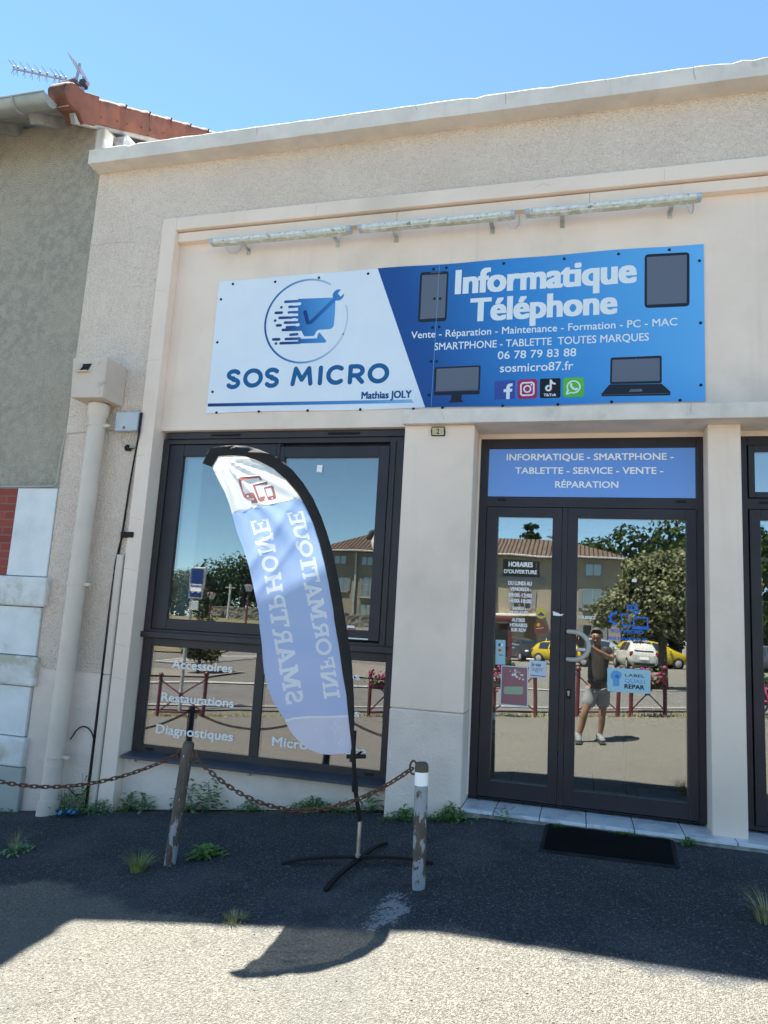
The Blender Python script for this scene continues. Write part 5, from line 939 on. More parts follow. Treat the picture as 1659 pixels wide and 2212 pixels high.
def cloth(name, c, tr, c2=None):
    m = bpy.data.materials.new(name); m.use_nodes = True; n = m.node_tree.nodes; L = m.node_tree.links.new; n.remove(n['Principled BSDF'])
    d = n.new('ShaderNodeBsdfDiffuse'); d.inputs[0].default_value = (*lin(c),1); t = n.new('ShaderNodeBsdfTranslucent'); t.inputs[0].default_value = (*lin(tr),1)
    if c2:
        ge = n.new('ShaderNodeNewGeometry'); sx = n.new('ShaderNodeSeparateXYZ'); L(ge.outputs['Position'], sx.inputs[0]); mr = n.new('ShaderNodeMapRange'); mr.inputs['From Min'].default_value = .5; mr.inputs['From Max'].default_value = 1.7; L(sx.outputs[2], mr.inputs['Value'])
        for sh, a, b_ in ((d, c2[0], c), (t, c2[1], tr)):
            mx = n.new('ShaderNodeMix'); mx.data_type = 'RGBA'; L(mr.outputs[0], mx.inputs['Factor']); mx.inputs[6].default_value = (*lin(a),1); mx.inputs[7].default_value = (*lin(b_),1); L(mx.outputs[2], sh.inputs[0])
    x = n.new('ShaderNodeMixShader'); x.inputs[0].default_value = .27; L(d.outputs[0], x.inputs[1]); L(t.outputs[0], x.inputs[2])
    tp = n.new('ShaderNodeBsdfTransparent'); y = n.new('ShaderNodeMixShader'); y.inputs[0].default_value = .07; L(x.outputs[0], y.inputs[1]); L(tp.outputs[0], y.inputs[2]); L(y.outputs[0], n['Material Output'].inputs['Surface']); return m
cl = [cloth('flag_blue_cloth', (.44,.58,.87), (.32,.46,.76), ((.50,.58,.90),(.36,.46,.80))), cloth('flag_white_cloth', (.82,.84,.84), (.74,.76,.76)), cloth('flag_lilac_cloth', (.70,.71,.88), (.58,.59,.81)), cloth('flag_letter_cloth', (.80,.85,.95), (.74,.80,.90)), cloth('flag_red_cloth', (.42,.17,.17), (.40,.15,.15))]
mb.build('cloth', cl, flag, smooth=True)
# sleeve
mb = MB(); po = fl['outer']; pi_ = fl['inner']; polyS = [fl['tip'][0]] + [fl['tip'][1], fl['tip'][2]] + pi_ + po[::-1]
vs = [Vector(p) for p in polyS]; g2 = []
for i in range(int((hi_s+.2)/stp)):
    for j in range(int((hi_t+.2)/stp)):
        p = (-.12+i*stp, lo_t-.05+j*stp)
        if inpoly(p, polyS): g2.append(p)
polyS = ccw(polyS); vs = [Vector(p) for p in polyS]
r = delaunay_2d_cdt(vs + [Vector(p) for p in g2], [], [list(range(len(vs)))], 1, 1e-6)
def dedge(p):
    d = 9
    for i in range(len(polyS)):
        a, b = Vector(polyS[i]), Vector(polyS[(i+1) % len(polyS)]); ab = b-a; t = max(0, min(1, (Vector(p)-a).dot(ab)/max(1e-9, ab.length_squared))); d = min(d, (a+ab*t-Vector(p)).length)
    return d
de = [dedge(v) for v in r[0]]
off = [.003 + .014*math.sqrt(min(1, d/.03)) for d in de]; nv = len(r[0])
mb.add([FP(v[0], v[1], o) for v, o in zip(r[0], off)], [tuple(f) for f in r[2]]); mb.add([FP(v[0], v[1], -o) for v, o in zip(r[0], off)], [tuple(reversed(f)) for f in r[2]])
k = len(vs); mb.add([FP(p[0], p[1], .003) for p in polyS] + [FP(p[0], p[1], -.003) for p in polyS], [(i,(i+1)%k,(i+1)%k+k,i+k) for i in range(k)])
mb.build('sleeve', M['blackcloth'], flag, smooth=True)
mb = MB(); mb.tube([FP(p[0]+.002, p[1], .004) for p in fl['inner']], .0024, 6); mb.build('piping', M['film'], flag, smooth=True)
gb = Vector((-1.18,-1.27,G(-1.18,-1.27)))
b0 = FP(*fl['bot'][0]); mb = MB()
mb.tube([gb+Vector((0,0,.235)), gb.lerp(b0,.6)+Vector((0,0,.04)), b0, FP(fl['bot'][0][0]-.005, fl['bot'][0][1]+.12)], [.0125,.0125,.012,.011], 14); mb.tube([gb.lerp(b0,.62)+Vector((0,0,.02)), gb.lerp(b0,.70)+Vector((0,0,.02))], .018, 14); mb.build('pole', M['black'], flag, smooth=True)
mb = MB(); mb.tube([gb+Vector((0,0,.03)), gb+Vector((0,0,.24))], .0125, 16); mb.tube([gb+Vector((0,0,.045)), gb+Vector((0,0,.06))], .017, 16); mb.build('spigot', M['steel'], flag, smooth=True)
mb = MB(); c = b0 + Vector((0,-.0,-.02)); mb.tube([c+Vector((-.035,0,-.006)), c+Vector((.075,-.01,.008))], .012, 12); mb.tube([c+Vector((0,0,-.03)), c+Vector((0,0,.05))], [.02,.012], 12); mb.tube([c+Vector((.02,0,.005)), c+Vector((.05,-.005,.03))], .007, 8); mb.build('clip', M['black'], flag, smooth=True)
legs = [(-1.616,-1.289),(-.765,-1.225),(-1.237,-1.640),(-1.115,-.905)]
for i, (x, y) in enumerate(legs):
    e = Vector((x, y, G(x, y)+.010)); hgt = .045 if i < 2 else .030; cc = gb + Vector((0,0,hgt)); mb = MB(); pts = []
    for j in range(9): t = j/8; p = cc.lerp(e, t); p.z += .022*(1-t*t)*t*1.6; pts.append(p)
    for j in range(8): mb.bar(pts[j], pts[j+1] + (pts[j+1]-pts[j])*.04, .028, .012 if 0 else .016)
    mb.build('base_leg', M['black'], flag, .003)

# ------------------------------------------------------------------ doormat
cn = [(-.203,-.257),(.599,-.141),(.555,-.84),(-.215,-.856)]; gzq = lambda p, d=0: (p[0], p[1], G(*p)+d)
M['rimrub'] = mat('worn_rubber_rim', (.012,.012,.014), .85, (.022,.022,.024), 9, spec=.2)
dm = thing('doormat', 'black ribbed rubber doormat lying in front of the door step', 'doormat', (.18,-.5,G(.18,-.5)))
q = [Vector(p) for p in cn]; ins = lambda u, v: tuple((q[0]*(1-u)+q[1]*u)*(1-v) + (q[3]*(1-u)+q[2]*u)*v)
mb = MB(); mb.hexa([gzq(p,.002) for p in (cn[3],cn[2],cn[1],cn[0])], [gzq(ins(*p),.012) for p in ((.015,.98),(.985,.98),(.985,.02),(.015,.02))]); mb.build('rim', M['rimrub'], dm, .003)
mb = MB(); nn = 130
for i in range(nn):
    a, b = .035+.93*i/nn, .035+.93*(i+.55)/nn; mb.hexa([gzq(ins(*p),.010) for p in ((a,.955),(b,.955),(b,.05),(a,.05))], [gzq(ins(*p),.0165) for p in ((a,.955),(b,.955),(b,.05),(a,.05))])
mb.build('rib', mat('dusty_black_rubber', (.005,.005,.006), .9, (.009,.009,.010), 6, spec=.15, dirt=(.10,.09,.075), dscale=60, dlo=.70, dhi=.76), dm)

# ------------------------------------------------------------------ weeds
M['leaf'] = mat('weed_leaf', (.13,.23,.055), .7, (.075,.155,.04), 30, spec=.2); M['leaf2'] = mat('weed_leaf_grey', (.19,.28,.13), .75, (.11,.20,.08), 30, spec=.2); M['grassm'] = mat('grass_blade', (.20,.28,.06), .7, (.32,.30,.11), 14, spec=.2); M['dryg'] = mat('dry_grass_blade', (.40,.35,.18), .8, (.22,.25,.09), 14, spec=.2)
def leaf(mb, p, d, l, w, droop=.3, up=Vector((0,0,1))):
    d = d.normalized(); s = d.cross(up);
    if s.length < .05: s = Vector((1,0,0))
    s.normalize(); nrm = s.cross(d); pts = []
    for t, ww in ((0,.12),(.3,.8),(.62,1),(.88,.55),(1,.04)):
        c = p + d*l*t - Vector((0,0,1))*droop*l*t*t; pts += [c - s*w*ww/2 + nrm*w*.12*ww, c, c + s*w*ww/2 + nrm*w*.12*ww]
    mb.add(pts, [(i*3+j, i*3+j+1, i*3+j+4, i*3+j+3) for i in range(4) for j in range(2)])
def weed(x, y, wx, h, n, l, w, lab, m='leaf', seed=0, wy=.06, cat='weed', name='weed_plant', group='weeds along the wall and in the asphalt'):
    rr = random.Random(seed); mb = MB(); z = G(x, min(y, .3))
    for i in range(n):
        a = rr.uniform(0, 2*math.pi); px = x + rr.gauss(0, wx*.42); py = y + rr.gauss(0, wy*.5); hz = h*rr.random()**1.4*max(.15, 1-abs(px-x)/wx*.8)
        d = Vector((math.cos(a), math.sin(a)-.25, rr.uniform(.05,.9))); ll = l*rr.uniform(.6,1.25); leaf(mb, Vector((px, min(py, -.10 if y < -.05 else py), G(px, min(py,.3))+hz)), d, ll, w*rr.uniform(.7,1.2), rr.uniform(.1,.5))
    for i in range(max(3, n//30)):
        px = x + rr.gauss(0, wx*.3); mb.tube([(px, y, G(px, y)-.01), (px+rr.uniform(-.02,.02), y-rr.uniform(0,.03), G(px, y)+h*rr.uniform(.5,.9))], .0018, 4)
    return tag(mb.build(name, M[m]), lab, cat, group)
def grass(x, y, h, r, n, lab, m='grassm', seed=0, name='grass_tuft'):
    rr = random.Random(seed); mb = MB()
    for i in range(n):
        a = rr.uniform(0, 2*math.pi); q_ = r*rr.random()**.7; p = Vector((x+q_*math.cos(a)*.5, y+q_*math.sin(a)*.5, G(x, y)-.004)); d = Vector((math.cos(a), math.sin(a), 0)); hh_ = h*rr.uniform(.4,1); lean = rr.uniform(.2,1.1); w = Vector((-d.y, d.x, 0))*rr.uniform(.0015,.0032); pts = []
        for t in (0,.4,.75,1): c = p + d*lean*hh_*t*t + Vector((0,0,hh_*(t-.28*lean*t*t))); k = (1-t*.9); pts += [c-w*k, c+w*k]
        mb.add(pts, [(0,1,3,2),(2,3,5,4),(4,5,7,6)])
    return tag(mb.build(name, M[m]), lab, 'grass', 'grass tufts in the asphalt')
yw = -.20
weed(-4.62,-.22,.30,.05,150,.035,.012,'low green weed growing at the foot of the grey house corner',seed=1)
weed(-3.87,-.20,.16,.20,420,.030,.014,'dense bushy weed between the drainpipe foot and the conduit','leaf2',seed=2,wy=.10)
weed(-3.755,-.20,.06,.34,120,.030,.014,'tall thin weed climbing beside the black cables',seed=3,wy=.03)
weed(-3.60,-.215,.15,.11,300,.032,.014,'rounded weed clump at the foot of the left wall surround','leaf2',seed=4)
weed(-3.40,-.12,.09,.14,110,.05,.018,'small bushy weed right of the left wall surround',seed=5)
weed(-3.27,-.13,.06,.15,34,.10,.026,'broad leaved weed standing upright under the window sill end','leaf2',seed=6)
weed(-2.90,-.13,.14,.24,90,.055,.030,'leafy weed with round leaves behind the leaning bollard, left side','leaf2',seed=7)
weed(-2.70,-.14,.13,.26,80,.06,.034,'leafy weed with round leaves behind the leaning bollard, right side','leaf2',seed=8)
weed(-2.36,-.14,.14,.08,200,.03,.013,'low moss like weed under the middle of the window sill',seed=9)
weed(-1.88,-.14,.22,.11,420,.035,.014,'wide weed clump under the sill left of the flag pole',seed=10)
weed(-1.62,-.14,.13,.08,140,.035,.014,'small weed clump under the sill just left of the flag pole',seed=16)
weed(-1.42,-.15,.07,.17,50,.07,.022,'upright weed at the wall behind the flag pole','leaf2',seed=11)
weed(-1.12,-.36,.17,.09,260,.034,.016,'green weed strip at the door pillar foot behind the banded bollard',seed=12)
weed(-.82,-.37,.15,.10,320,.034,.016,'bushy weed at the right foot of the door pillar',seed=13)
weed(-.46,-.34,.12,.11,46,.04,.016,'thin straggly weed in front of the doorstep left end','leaf2',seed=14,wy=.03)
weed(-.12,-.325,.09,.03,90,.022,.010,'tiny moss tuft between doorstep and doormat, left',seed=15,wy=.02)
weed(.30,-.325,.16,.03,130,.022,.010,'tiny moss strip between doorstep and doormat, right',seed=17,wy=.02)
weed(.66,-.34,.06,.05,70,.035,.012,'small weed at the right corner of the doormat',seed=18,wy=.03)
weed(-2.16,-1.19,.12,.05,90,.07,.026,'flat dark dandelion rosette right of the leaning bollard foot',seed=19,wy=.10)
weed(-3.50,-1.20,.10,.05,60,.05,.018,'small weed in the asphalt at the far left','leaf2',seed=20,wy=.1)
grass(-2.45,-1.44,.13,.09,150,'bright green grass tuft left of the leaning bollard foot',seed=21)
grass(-1.56,-1.99,.05,.12,110,'short yellowish grass patch near the shadow edge','dryg',seed=22)
grass(.86,-1.42,.18,.10,130,'dry straw coloured grass tuft at the right edge of the asphalt','dryg',seed=23)
grass(-3.58,-1.12,.16,.06,30,'sparse dry grass stems at the far left of the asphalt','dryg',seed=24)
rr = random.Random(6); mb = MB(); pts = [(-3.88+.20*i/7 , -.40+.10*j/4 + .02*math.sin(i*1.7), G(-3.8,-.36)+.012+.022*rr.random()+.02*math.sin(j*1.6)+.03*i/7) for i in range(8) for j in range(5)]
mb.add(pts, [(i*5+j, (i+1)*5+j, (i+1)*5+j+1, i*5+j+1) for i in range(7) for j in range(4) if (i, j) not in ((0,0),(6,3),(0,3),(3,0),(5,0))])
tag(mb.build('plastic_scrap', flatmat('blue_plastic', (.035,.19,.34), .35)), 'crumpled blue plastic scrap among the weeds by the drainpipe', 'litter')
# loose chippings on the old asphalt
rr = random.Random(31); mb = MB()
for i in range(1500):
    x = rr.uniform(-4,1.6); y = -.4 - 3.0*rr.random()**1.2; s = rr.uniform(.002,.0055); mb.ball((x, y, G(x, y)+s*.3), (s*rr.uniform(.7,1.3), s*rr.uniform(.7,1.3), s*.6), 5, 3)
o = mb.build('loose_chippings', mat('chipping_stone', (.20,.20,.20), .9, (.10,.10,.105), 60)); o['kind'] = 'stuff'; o['label'] = 'loose grey stone chippings scattered over the asphalt'; o['category'] = 'gravel'

# dead leaves and crumbs of soil gathered at the wall foot
rr = random.Random(77); mb = MB()
for i in range(900):
    x = rr.uniform(-4.6,-.75); y = -.19 - abs(rr.gauss(0,.035)) - (.16 if x > -1.3 else 0); p = Vector((x, y, G(x, y)+.003)); a = rr.uniform(0,6.28); d = Vector((math.cos(a), math.sin(a), rr.uniform(-.1,.35)))
    if rr.random() < .5: leaf(mb, p, d, rr.uniform(.010,.028), rr.uniform(.004,.010), .2)
    else: s_ = rr.uniform(.003,.008); mb.ball(p, (s_, s_*.8, s_*.6), 5, 3)
o = mb.build('dead_leaf_litter', mat('leaf_litter', (.16,.12,.075), 1, (.08,.065,.045), 60)); o['kind'] = 'stuff'; o['label'] = 'dead leaves and soil crumbs along the foot of the shop wall'; o['category'] = 'leaf litter'
# ================================================================== across the street (seen reflected in the glazing)
# barriers with ball topped posts
M['burg'] = mat('burgundy_paint', (.085,.012,.018), .45, (.11,.02,.025), 6)
def barrier(x0, x1, lab, y=-8.5):
    t = thing('street_barrier', lab, 'barrier', ((x0+x1)/2, y, G((x0+x1)/2, y)), 'burgundy street barriers')
    zs = [G(x0, y), G(x1, y)]; hgt = .80
    for x, z in zip((x0, x1), zs):
        mb = MB(); mb.tube([(x,y,z-.1),(x,y,z+hgt)], .036, 14); mb.tube([(x,y,z+hgt-.06),(x,y,z+hgt-.02)], .044, 14); mb.ball((x,y,z+hgt+.045), .052, 14, 10); mb.build('post', M['burg'], t, smooth=True)
    c = Vector(((x0+x1)/2, y, (zs[0]+zs[1])/2+.42)); mb = MB()
    for x, z, h_ in ((x0,zs[0],.74),(x1,zs[1],.74),(x0,zs[0],.10),(x1,zs[1],.10)): mb.bar((x,y,z+h_), c, .022, .030, up=(0,1,0))
    mb.build('cross_bar', M['burg'], t); mb = MB(); mb.box(c.x-.045,c.x+.045,y-.014,y+.014,c.z-.045,c.z+.045); mb.build('hub', M['burg'], t, .006)
    mb = MB(); mb.bar((x0,y,zs[0]+.09),(x1,y,zs[1]+.09),.03,.035); mb.build('bottom_rail', M['burg'], t); return t
for a, b, lb_ in ((-8.53,-7.48,'burgundy barrier farthest left, reflected in the left lower pane'),(-3.92,-3.28,'burgundy barrier reflected at the right end of the lower window'),(-1.53,-.78,'burgundy barrier reflected behind the rose poster on the left door leaf'),(-.03,.67,'burgundy barrier reflected behind the legs of the photographer'),(.89,1.46,'burgundy barrier reflected right of the photographer in the door'),(2.25,3.0,'burgundy barrier reflected in the glazing at the right picture edge')): barrier(a, b, lb_)
M['petal'] = flatmat('pink_petal', (.36,.02,.15), .6); M['petalw'] = flatmat('white_petal', (.45,.42,.41), .6); M['trough'] = flatmat('brown_trough', (.07,.035,.025), .7)
def trough(x, lab, seed, white=False, y=-8.40, w=.5):
    z = G(x, y)+.52; t = thing('flower_box', lab, 'flower box', (x, y, z), 'flower boxes on the barriers'); mb = MB(); mb.box(x-w/2,x+w/2,y-.08,y+.08,z,z+.15); mb.build('box', M['trough'], t, .01)
    rr = random.Random(seed); mb = MB(); fb = MB()
    for i in range(260):
        p = Vector((x+rr.gauss(0,w*.27), y+rr.gauss(.03,.08), z+.16+rr.gauss(.03,.07))); leaf(mb, p, Vector((rr.uniform(-1,1), rr.uniform(-.6,1), rr.uniform(-.6,.8))), .06, .03)
    for i in range(70):
        p = Vector((x+rr.gauss(0,w*.3), y+.06+rr.gauss(.02,.06), z+.20+rr.gauss(.0,.08))); fb.mi = 1 if white and rr.random() < .45 else 0; fb.ball(p, rr.uniform(.016,.03), 6, 4)
    mb.build('foliage', M['leaf'], t); fb.build('blossom', [M['petal'], M['petalw']], t)
trough(-1.35,'flower box with pink and white petunias on the barrier left of the door',1,True); trough(1.15,'flower box with pink petunias on the barrier right of the photographer',2); trough(-3.6,'flower box with pink petunias at the right end of the lower window reflection',3); trough(2.6,'flower box with pink petunias reflected at the right picture edge',4)
# verge weeds along the barrier feet
rr = random.Random(8); mb = MB()
for i in range(2600):
    x = rr.uniform(-10, 3.5); y = -8.55+rr.gauss(0,.13); p = Vector((x, y, G(x, y))); h_ = rr.uniform(.02,.10); d = Vector((rr.uniform(-1,1), rr.uniform(-1,1), 0))*h_*.7; mb.add([p+Vector((-.006,0,0)), p+Vector((.006,0,0)), p+d+Vector((0,0,h_))], [(0,1,2)])
o = mb.build('verge_grass', M['dryg']); o['kind'] = 'stuff'; o['label'] = 'thin dry grass along the feet of the burgundy barriers'; o['category'] = 'grass'

# bus stop sign
bs = thing('bus_stop_sign', 'blue bus stop sign on a grey pole across the car park', 'sign', (-8.33,-9,G(-8.33,-9)))
M['bsblue'] = flatmat('bus_sign_blue', (.012,.035,.17), .4)
zg = G(-8.33,-9)
mb = MB(); mb.tube([(-8.33,-9.05,zg-.1),(-8.33,-9.05,2.2)], .04, 14); mb.build('pole', M['galv'], bs, smooth=True)
mb = MB(); mb.box(-8.385,-8.03,-9.02,-8.985,1.50,2.20); mb.build('sign_box', M['galv'], bs, .02)
mb = MB(); mb.box(-8.36,-8.055,-8.986,-8.981,1.54,2.155); mb.build('face', M['bsblue'], bs)
mb = MB(); bx0, bz0, bw_, bh_ = -8.345, 1.66, .275, .16
mb.flat([rquad([(bx0,bz0+bh_),(bx0+bw_,bz0+bh_),(bx0+bw_,bz0),(bx0,bz0)],.02), disc(bx0+.06,bz0-.005,.026), disc(bx0+.21,bz0-.005,.026)], -8.9795, [[(bx0+.012+.052*i,bz0+.145),(bx0+.055+.052*i,bz0+.145),(bx0+.055+.052*i,bz0+.085),(bx0+.012+.052*i,bz0+.085)] for i in range(5)] + [disc(bx0+.06,bz0-.005,.014), disc(bx0+.21,bz0-.005,.014)])
mb.build('bus_symbol', M['film'], bs); mb = MB(); mb.box(-8.30,-8.12,-9.0,-8.985,1.255,1.455); mb.build('timetable', M['greyplastic'], bs, .006)

# bus shelter with burgundy post
sh = thing('bus_shelter', 'burgundy framed bus shelter with dark roof across the street', 'shelter', (-4.6,-30,G(-4.6,-30)))
zz = G(-4.6,-30); mb = MB()
mb.box(-6.6,-3.05,-31.2,-29.7,zz+2.30,zz+2.50); mb.build('roof', M['burg'], sh, .03)
for x in (-6.4,-3.25):
    mb = MB(); mb.box(x-.09,x+.09,-30.0,-29.85,zz-.1,zz+2.3); mb.build('post', M['burg'], sh, .01)
mb = MB(); mb.box(-6.4,-3.25,-31.1,-31.07,zz+.3,zz+2.2); mb.build('back_glazing', M['carglass'], sh)

# cars
M['tyre'] = flatmat('tyre_rubber', (.012,.012,.012), .8); M['rim'] = flatmat('alloy_rim', (.26,.26,.265), .35); M['redlamp'] = flatmat('tail_lamp', (.16,.012,.02), .2); M['headlamp'] = flatmat('head_lamp', (.6,.6,.62), .15); M['trim'] = flatmat('black_trim', (.012,.012,.013), .6)
def paint(name, c):
    m = flatmat(name, c, .3, .5); m.node_tree.nodes['Principled BSDF'].inputs['Coat Weight'].default_value = .5; return m
def car(lab, loc, rotz, p, L=3.6, H=1.48, W=1.65, kind='hatch'):
    t = local_thing('parked_car', lab, 'car', loc, 'parked cars', rotz); h = L/2
    # stations along x (front is +x): x, bottom, belt, roof, half width at belt, half width at roof
    st = [(-h,.42,.72,.74,.60,.55),(-h+.06,.30,.86,.90,.74,.60),(-h+.25,.24,.92,1.22,.80,.60),(-h+.55,.20,.93,1.42,.82,.58),(-h+1.2,.19,.92,1.48,.825,.57),(-h+1.9,.19,.90,1.45,.825,.565),(h-1.35,.19,.89,1.30,.82,.58),(h-.95,.20,.88,.99,.81,.66),(h-.45,.22,.80,.86,.78,.64),(h-.10,.28,.66,.72,.68,.56),(h,.38,.58,.60,.56,.46)]
    k = H/1.48; kw = W/1.65; vs = []; n = 8
    for x, zb, zl, zr, wb, wr in st:
        zb*=k; zl*=k; zr*=k; wb*=kw; wr*=kw
        half = [(0,zb),(wb*.86,zb),(wb*.99,zb+(zl-zb)*.3),(wb*1.01,zb+(zl-zb)*.68),(wb*.97,zl),(wr+.03,zl+(zr-zl)*.86),(wr*.82,zr),(0,zr+.012)]
        vs += [(x, -y, z) for y, z in half] + [(x, y, z) for y, z in half[1:-1][::-1]]
    N = 14; S = len(st)
    fs = [(i*N+j, i*N+(j+1)%N, (i+1)*N+(j+1)%N, (i+1)*N+j) for i in range(S-1) for j in range(N)] + [tuple(reversed(range(N))), tuple(range((S-1)*N, S*N))]
    mb = MB(); mb.add(vs, fs); body = mb.build('body', p, t, smooth=True, sub=2)
    def shrink(q, f=.9, o=.014):
        c = sum(q, Vector())/4; nrm = (q[1]-q[0]).cross(q[2]-q[1]).normalized();
        if nrm.dot(c - Vector((c.x*.6, 0, .8*k))) < 0: nrm = -nrm
        return [c + (v-c)*f + nrm*o for v in q]
    VV = [Vector(v) for v in vs]
    for side in (0, 1):
        for a, b in ((3,4),(4,5),(5,6)):
            j0, j1 = (4, 5) if side == 0 else (10, 9)
            q = [VV[a*N+j0], VV[b*N+j0], VV[b*N+j1], VV[a*N+j1]]; mb = MB(); mb.add(shrink(q, .88, .004), [(0,1,2,3)]); mb.build('side_window', M['carglass'], t)
    def slope_glass(i0, i1, nm, f=.92):
        a, b = st[i0], st[i1]; q = [Vector((a[0], -a[5]*kw*.92, a[3]*k)), Vector((a[0], a[5]*kw*.92, a[3]*k)), Vector((b[0], b[5]*kw*.9, b[3]*k)), Vector((b[0], -b[5]*kw*.9, b[3]*k))]; mb = MB(); mb.add(shrink(q, f, .022), [(0,1,2,3)]); mb.build(nm, M['carglass'], t)
    slope_glass(1, 3, 'rear_window'); slope_glass(6, 7, 'windscreen')
    for sx in (-h+.62, h-.72):
        for sy in (-1, 1):
            mb = MB(); y0 = sy*(W/2-.17); y1 = sy*(W/2+.012); mb.tube([(sx,y0,.31),(sx,y1-.02*sy,.31),(sx,y1,.31)], [.31,.31,.28], 24); w = mb.build('wheel', M['tyre'], t, smooth=True)
            mb = MB(); mb.tube([(sx,y1-.01*sy,.31),(sx,y1+.008*sy,.31)], [.20,.17], 18); mb.build('rim', M['rim'], w, smooth=True)
    for sy in (-1, 1):
        mb = MB(); mb.ball((-h+.13, sy*W*.40, .80*k), (.10,.13,.15), 12, 8); mb.build('tail_lamp', M['redlamp'], t, smooth=True)
        mb = MB(); mb.ball((h-.17, sy*W*.355, .66*k), (.13,.14,.08), 12, 8); mb.build('headlamp', M['headlamp'], t, smooth=True)
        mb = MB(); mb.ball((h-1.18, sy*(W/2+.06), .96*k), (.07,.09,.06), 10, 7); mb.build('mirror', p, t, smooth=True)
    mb = MB(); mb.box(h-.06,h+.015,-W*.30,W*.30,.30*k,.44*k); mb.build('grille', M['trim'], t, .02)
    mb = MB(); mb.box(-h-.015,-h+.06,-W*.33,W*.33,.30*k,.42*k); mb.build('rear_valance', M['trim'], t, .02)
    mb = MB(); mb.box(-h-.018,-h+.02,-.24,.24,.56*k,.66*k); mb.box(h-.02,h+.022,-.24,.24,.46*k,.55*k); mb.build('number_plate', M['film'], t, .004)
    return t
car('small white hatchback parked with its rear to the shop', (2.85,-36,G(2.85,-36)), R(-101), paint('white_car_paint', (.46,.455,.425)))
car('bright yellow car parked left of the white hatchback', (-.55,-37.0,G(-.55,-37)), R(28), paint('yellow_car_paint', (.38,.285,.006)), L=4.0, H=1.35, W=1.75)
car('bright yellow car parked right behind the white hatchback', (4.0,-40.0,G(4.2,-40)), R(-12), paint('yellow_car_paint', (.38,.285,.006)), L=4.0, H=1.5)
car('dark grey car parked in front of the house steps', (-3.45,-42,G(-3.45,-42)), R(62), paint('dark_car_paint', (.018,.019,.022)), L=4.2, H=1.5)
car('grey car far right behind the linden tree', (8.5,-38,G(8.5,-38)), R(170), paint('grey_car_paint', (.06,.065,.075)), L=4.2)
car('pale blue car parked between the white hatchback and the house', (1.2,-43,G(1.2,-43)), R(10), paint('pale_blue_paint', (.18,.22,.25)), L=4.2, H=1.6)
# pink bicycle at the right edge
bi = thing('bicycle', 'small pink bicycle leaning beyond the barrier at the right picture edge', 'bicycle', (3.3,-11,G(3.3,-11)))
zb_ = G(3.3,-8.9); M['pinkm'] = flatmat('pink_frame_paint', (.55,.05,.16), .4)
for x in (2.95,3.65):
    mb = MB(); mb.tube([(x+.24*math.cos(R(a)), -8.9, zb_+.25+.24*math.sin(R(a))) for a in range(0,360,15)], .02, 8, closed=True)
    for a in range(0,180,30): mb.tube([(x+.23*math.cos(R(a)),-8.9,zb_+.25+.23*math.sin(R(a))),(x-.23*math.cos(R(a)),-8.9,zb_+.25-.23*math.sin(R(a)))], .002, 4)
    mb.build('wheel', M['tyre'], bi, smooth=True)
mb = MB(); P_ = lambda x, z: (x, -8.9, zb_+z)
for a, b in (((2.95,.25),(3.2,.27)),((3.2,.27),(3.12,.60)),((2.95,.25),(3.13,.52)),((3.13,.52),(3.50,.55)),((3.2,.27),(3.50,.50)),((3.65,.25),(3.48,.66))): mb.tube([P_(*a),P_(*b)], .018, 8)
mb.build('frame', M['pinkm'], bi, smooth=True); mb = MB(); mb.ball(P_(3.11,.64),(.10,.06,.025),10,6); mb.build('saddle', M['trim'], bi, smooth=True); mb = MB(); mb.tube([(3.44,-9.1,zb_+.72),(3.48,-8.9,zb_+.68),(3.44,-8.7,zb_+.72)], .012, 8); mb.build('handlebar', M['trim'], bi, smooth=True)

# house opposite
oh = thing('opposite_house', 'large beige house with hipped brown tile roof across the street', 'house', (-8,-47,-.6))
M['beige'] = mat('beige_house_render', (.26,.225,.165), .9, (.23,.195,.14), .6, dirt=(.19,.165,.125), dscale=.4, dlo=.5, dhi=.8); M['shut'] = mat('grey_shutter', (.17,.175,.17), .7, (.15,.155,.155), 2); M['hframe'] = flatmat('pale_window_frame', (.20,.20,.195), .6); M['hglass'] = glass('house_glass', .22, None, (.02,.022,.025))
def corr():
    m = mat('brown_roof_tile', (.24,.125,.075), .9); n, L, b, geo, noise, ramp, mix, _ = m_h['brown_roof_tile']
    w = n.new('ShaderNodeTexWave'); w.wave_type = 'BANDS'; w.bands_direction = 'X'; w.inputs['Scale'].default_value = 1.05; w.inputs['Distortion'].default_value = .3; L(geo.outputs['Position'], w.inputs['Vector'])
    c = mix(ramp(noise(2.2,6), .35,.65), (.14,.088,.060), (.085,.055,.040)); L(c, b.inputs['Base Color'])
    bp = n.new('ShaderNodeBump'); bp.inputs['Strength'].default_value = 1; bp.inputs['Distance'].default_value = .25; L(w.outputs['Fac'], bp.inputs['Height']); L(bp.outputs[0], b.inputs['Normal']); return m
XA, XB, YF, YB, ZE, ZR = -19.4, 2.6, -47, -54.4, 6.75, 8.55
boxes('wall', [(XA,XB,YB,YF,-2,ZE)], M['beige'], oh, .02)
mb = MB(); e = .55; ye = YF+e; yb = YB-e; ym = (YF+YB)/2; za = ZE-.06
V_ = [(XA-e,ye,za),(XB+e,ye,za),(XB+e,yb,za),(XA-e,yb,za),(XA+3.1,ym,ZR),(XB-3.4,ym,ZR-.35)]
mb.add(V_, [(0,1,5,4),(1,2,5),(2,3,4,5),(3,0,4)]); mb.add([(x,y,z-.14) for x,y,z in V_[:4]], [(3,2,1,0)]); mb.add(V_[:4]+[(x,y,z-.14) for x,y,z in V_[:4]], [(0,4,5,1),(1,5,6,2),(2,6,7,3),(3,7,4,0)])
rf = mb.build('roof', corr(), oh)
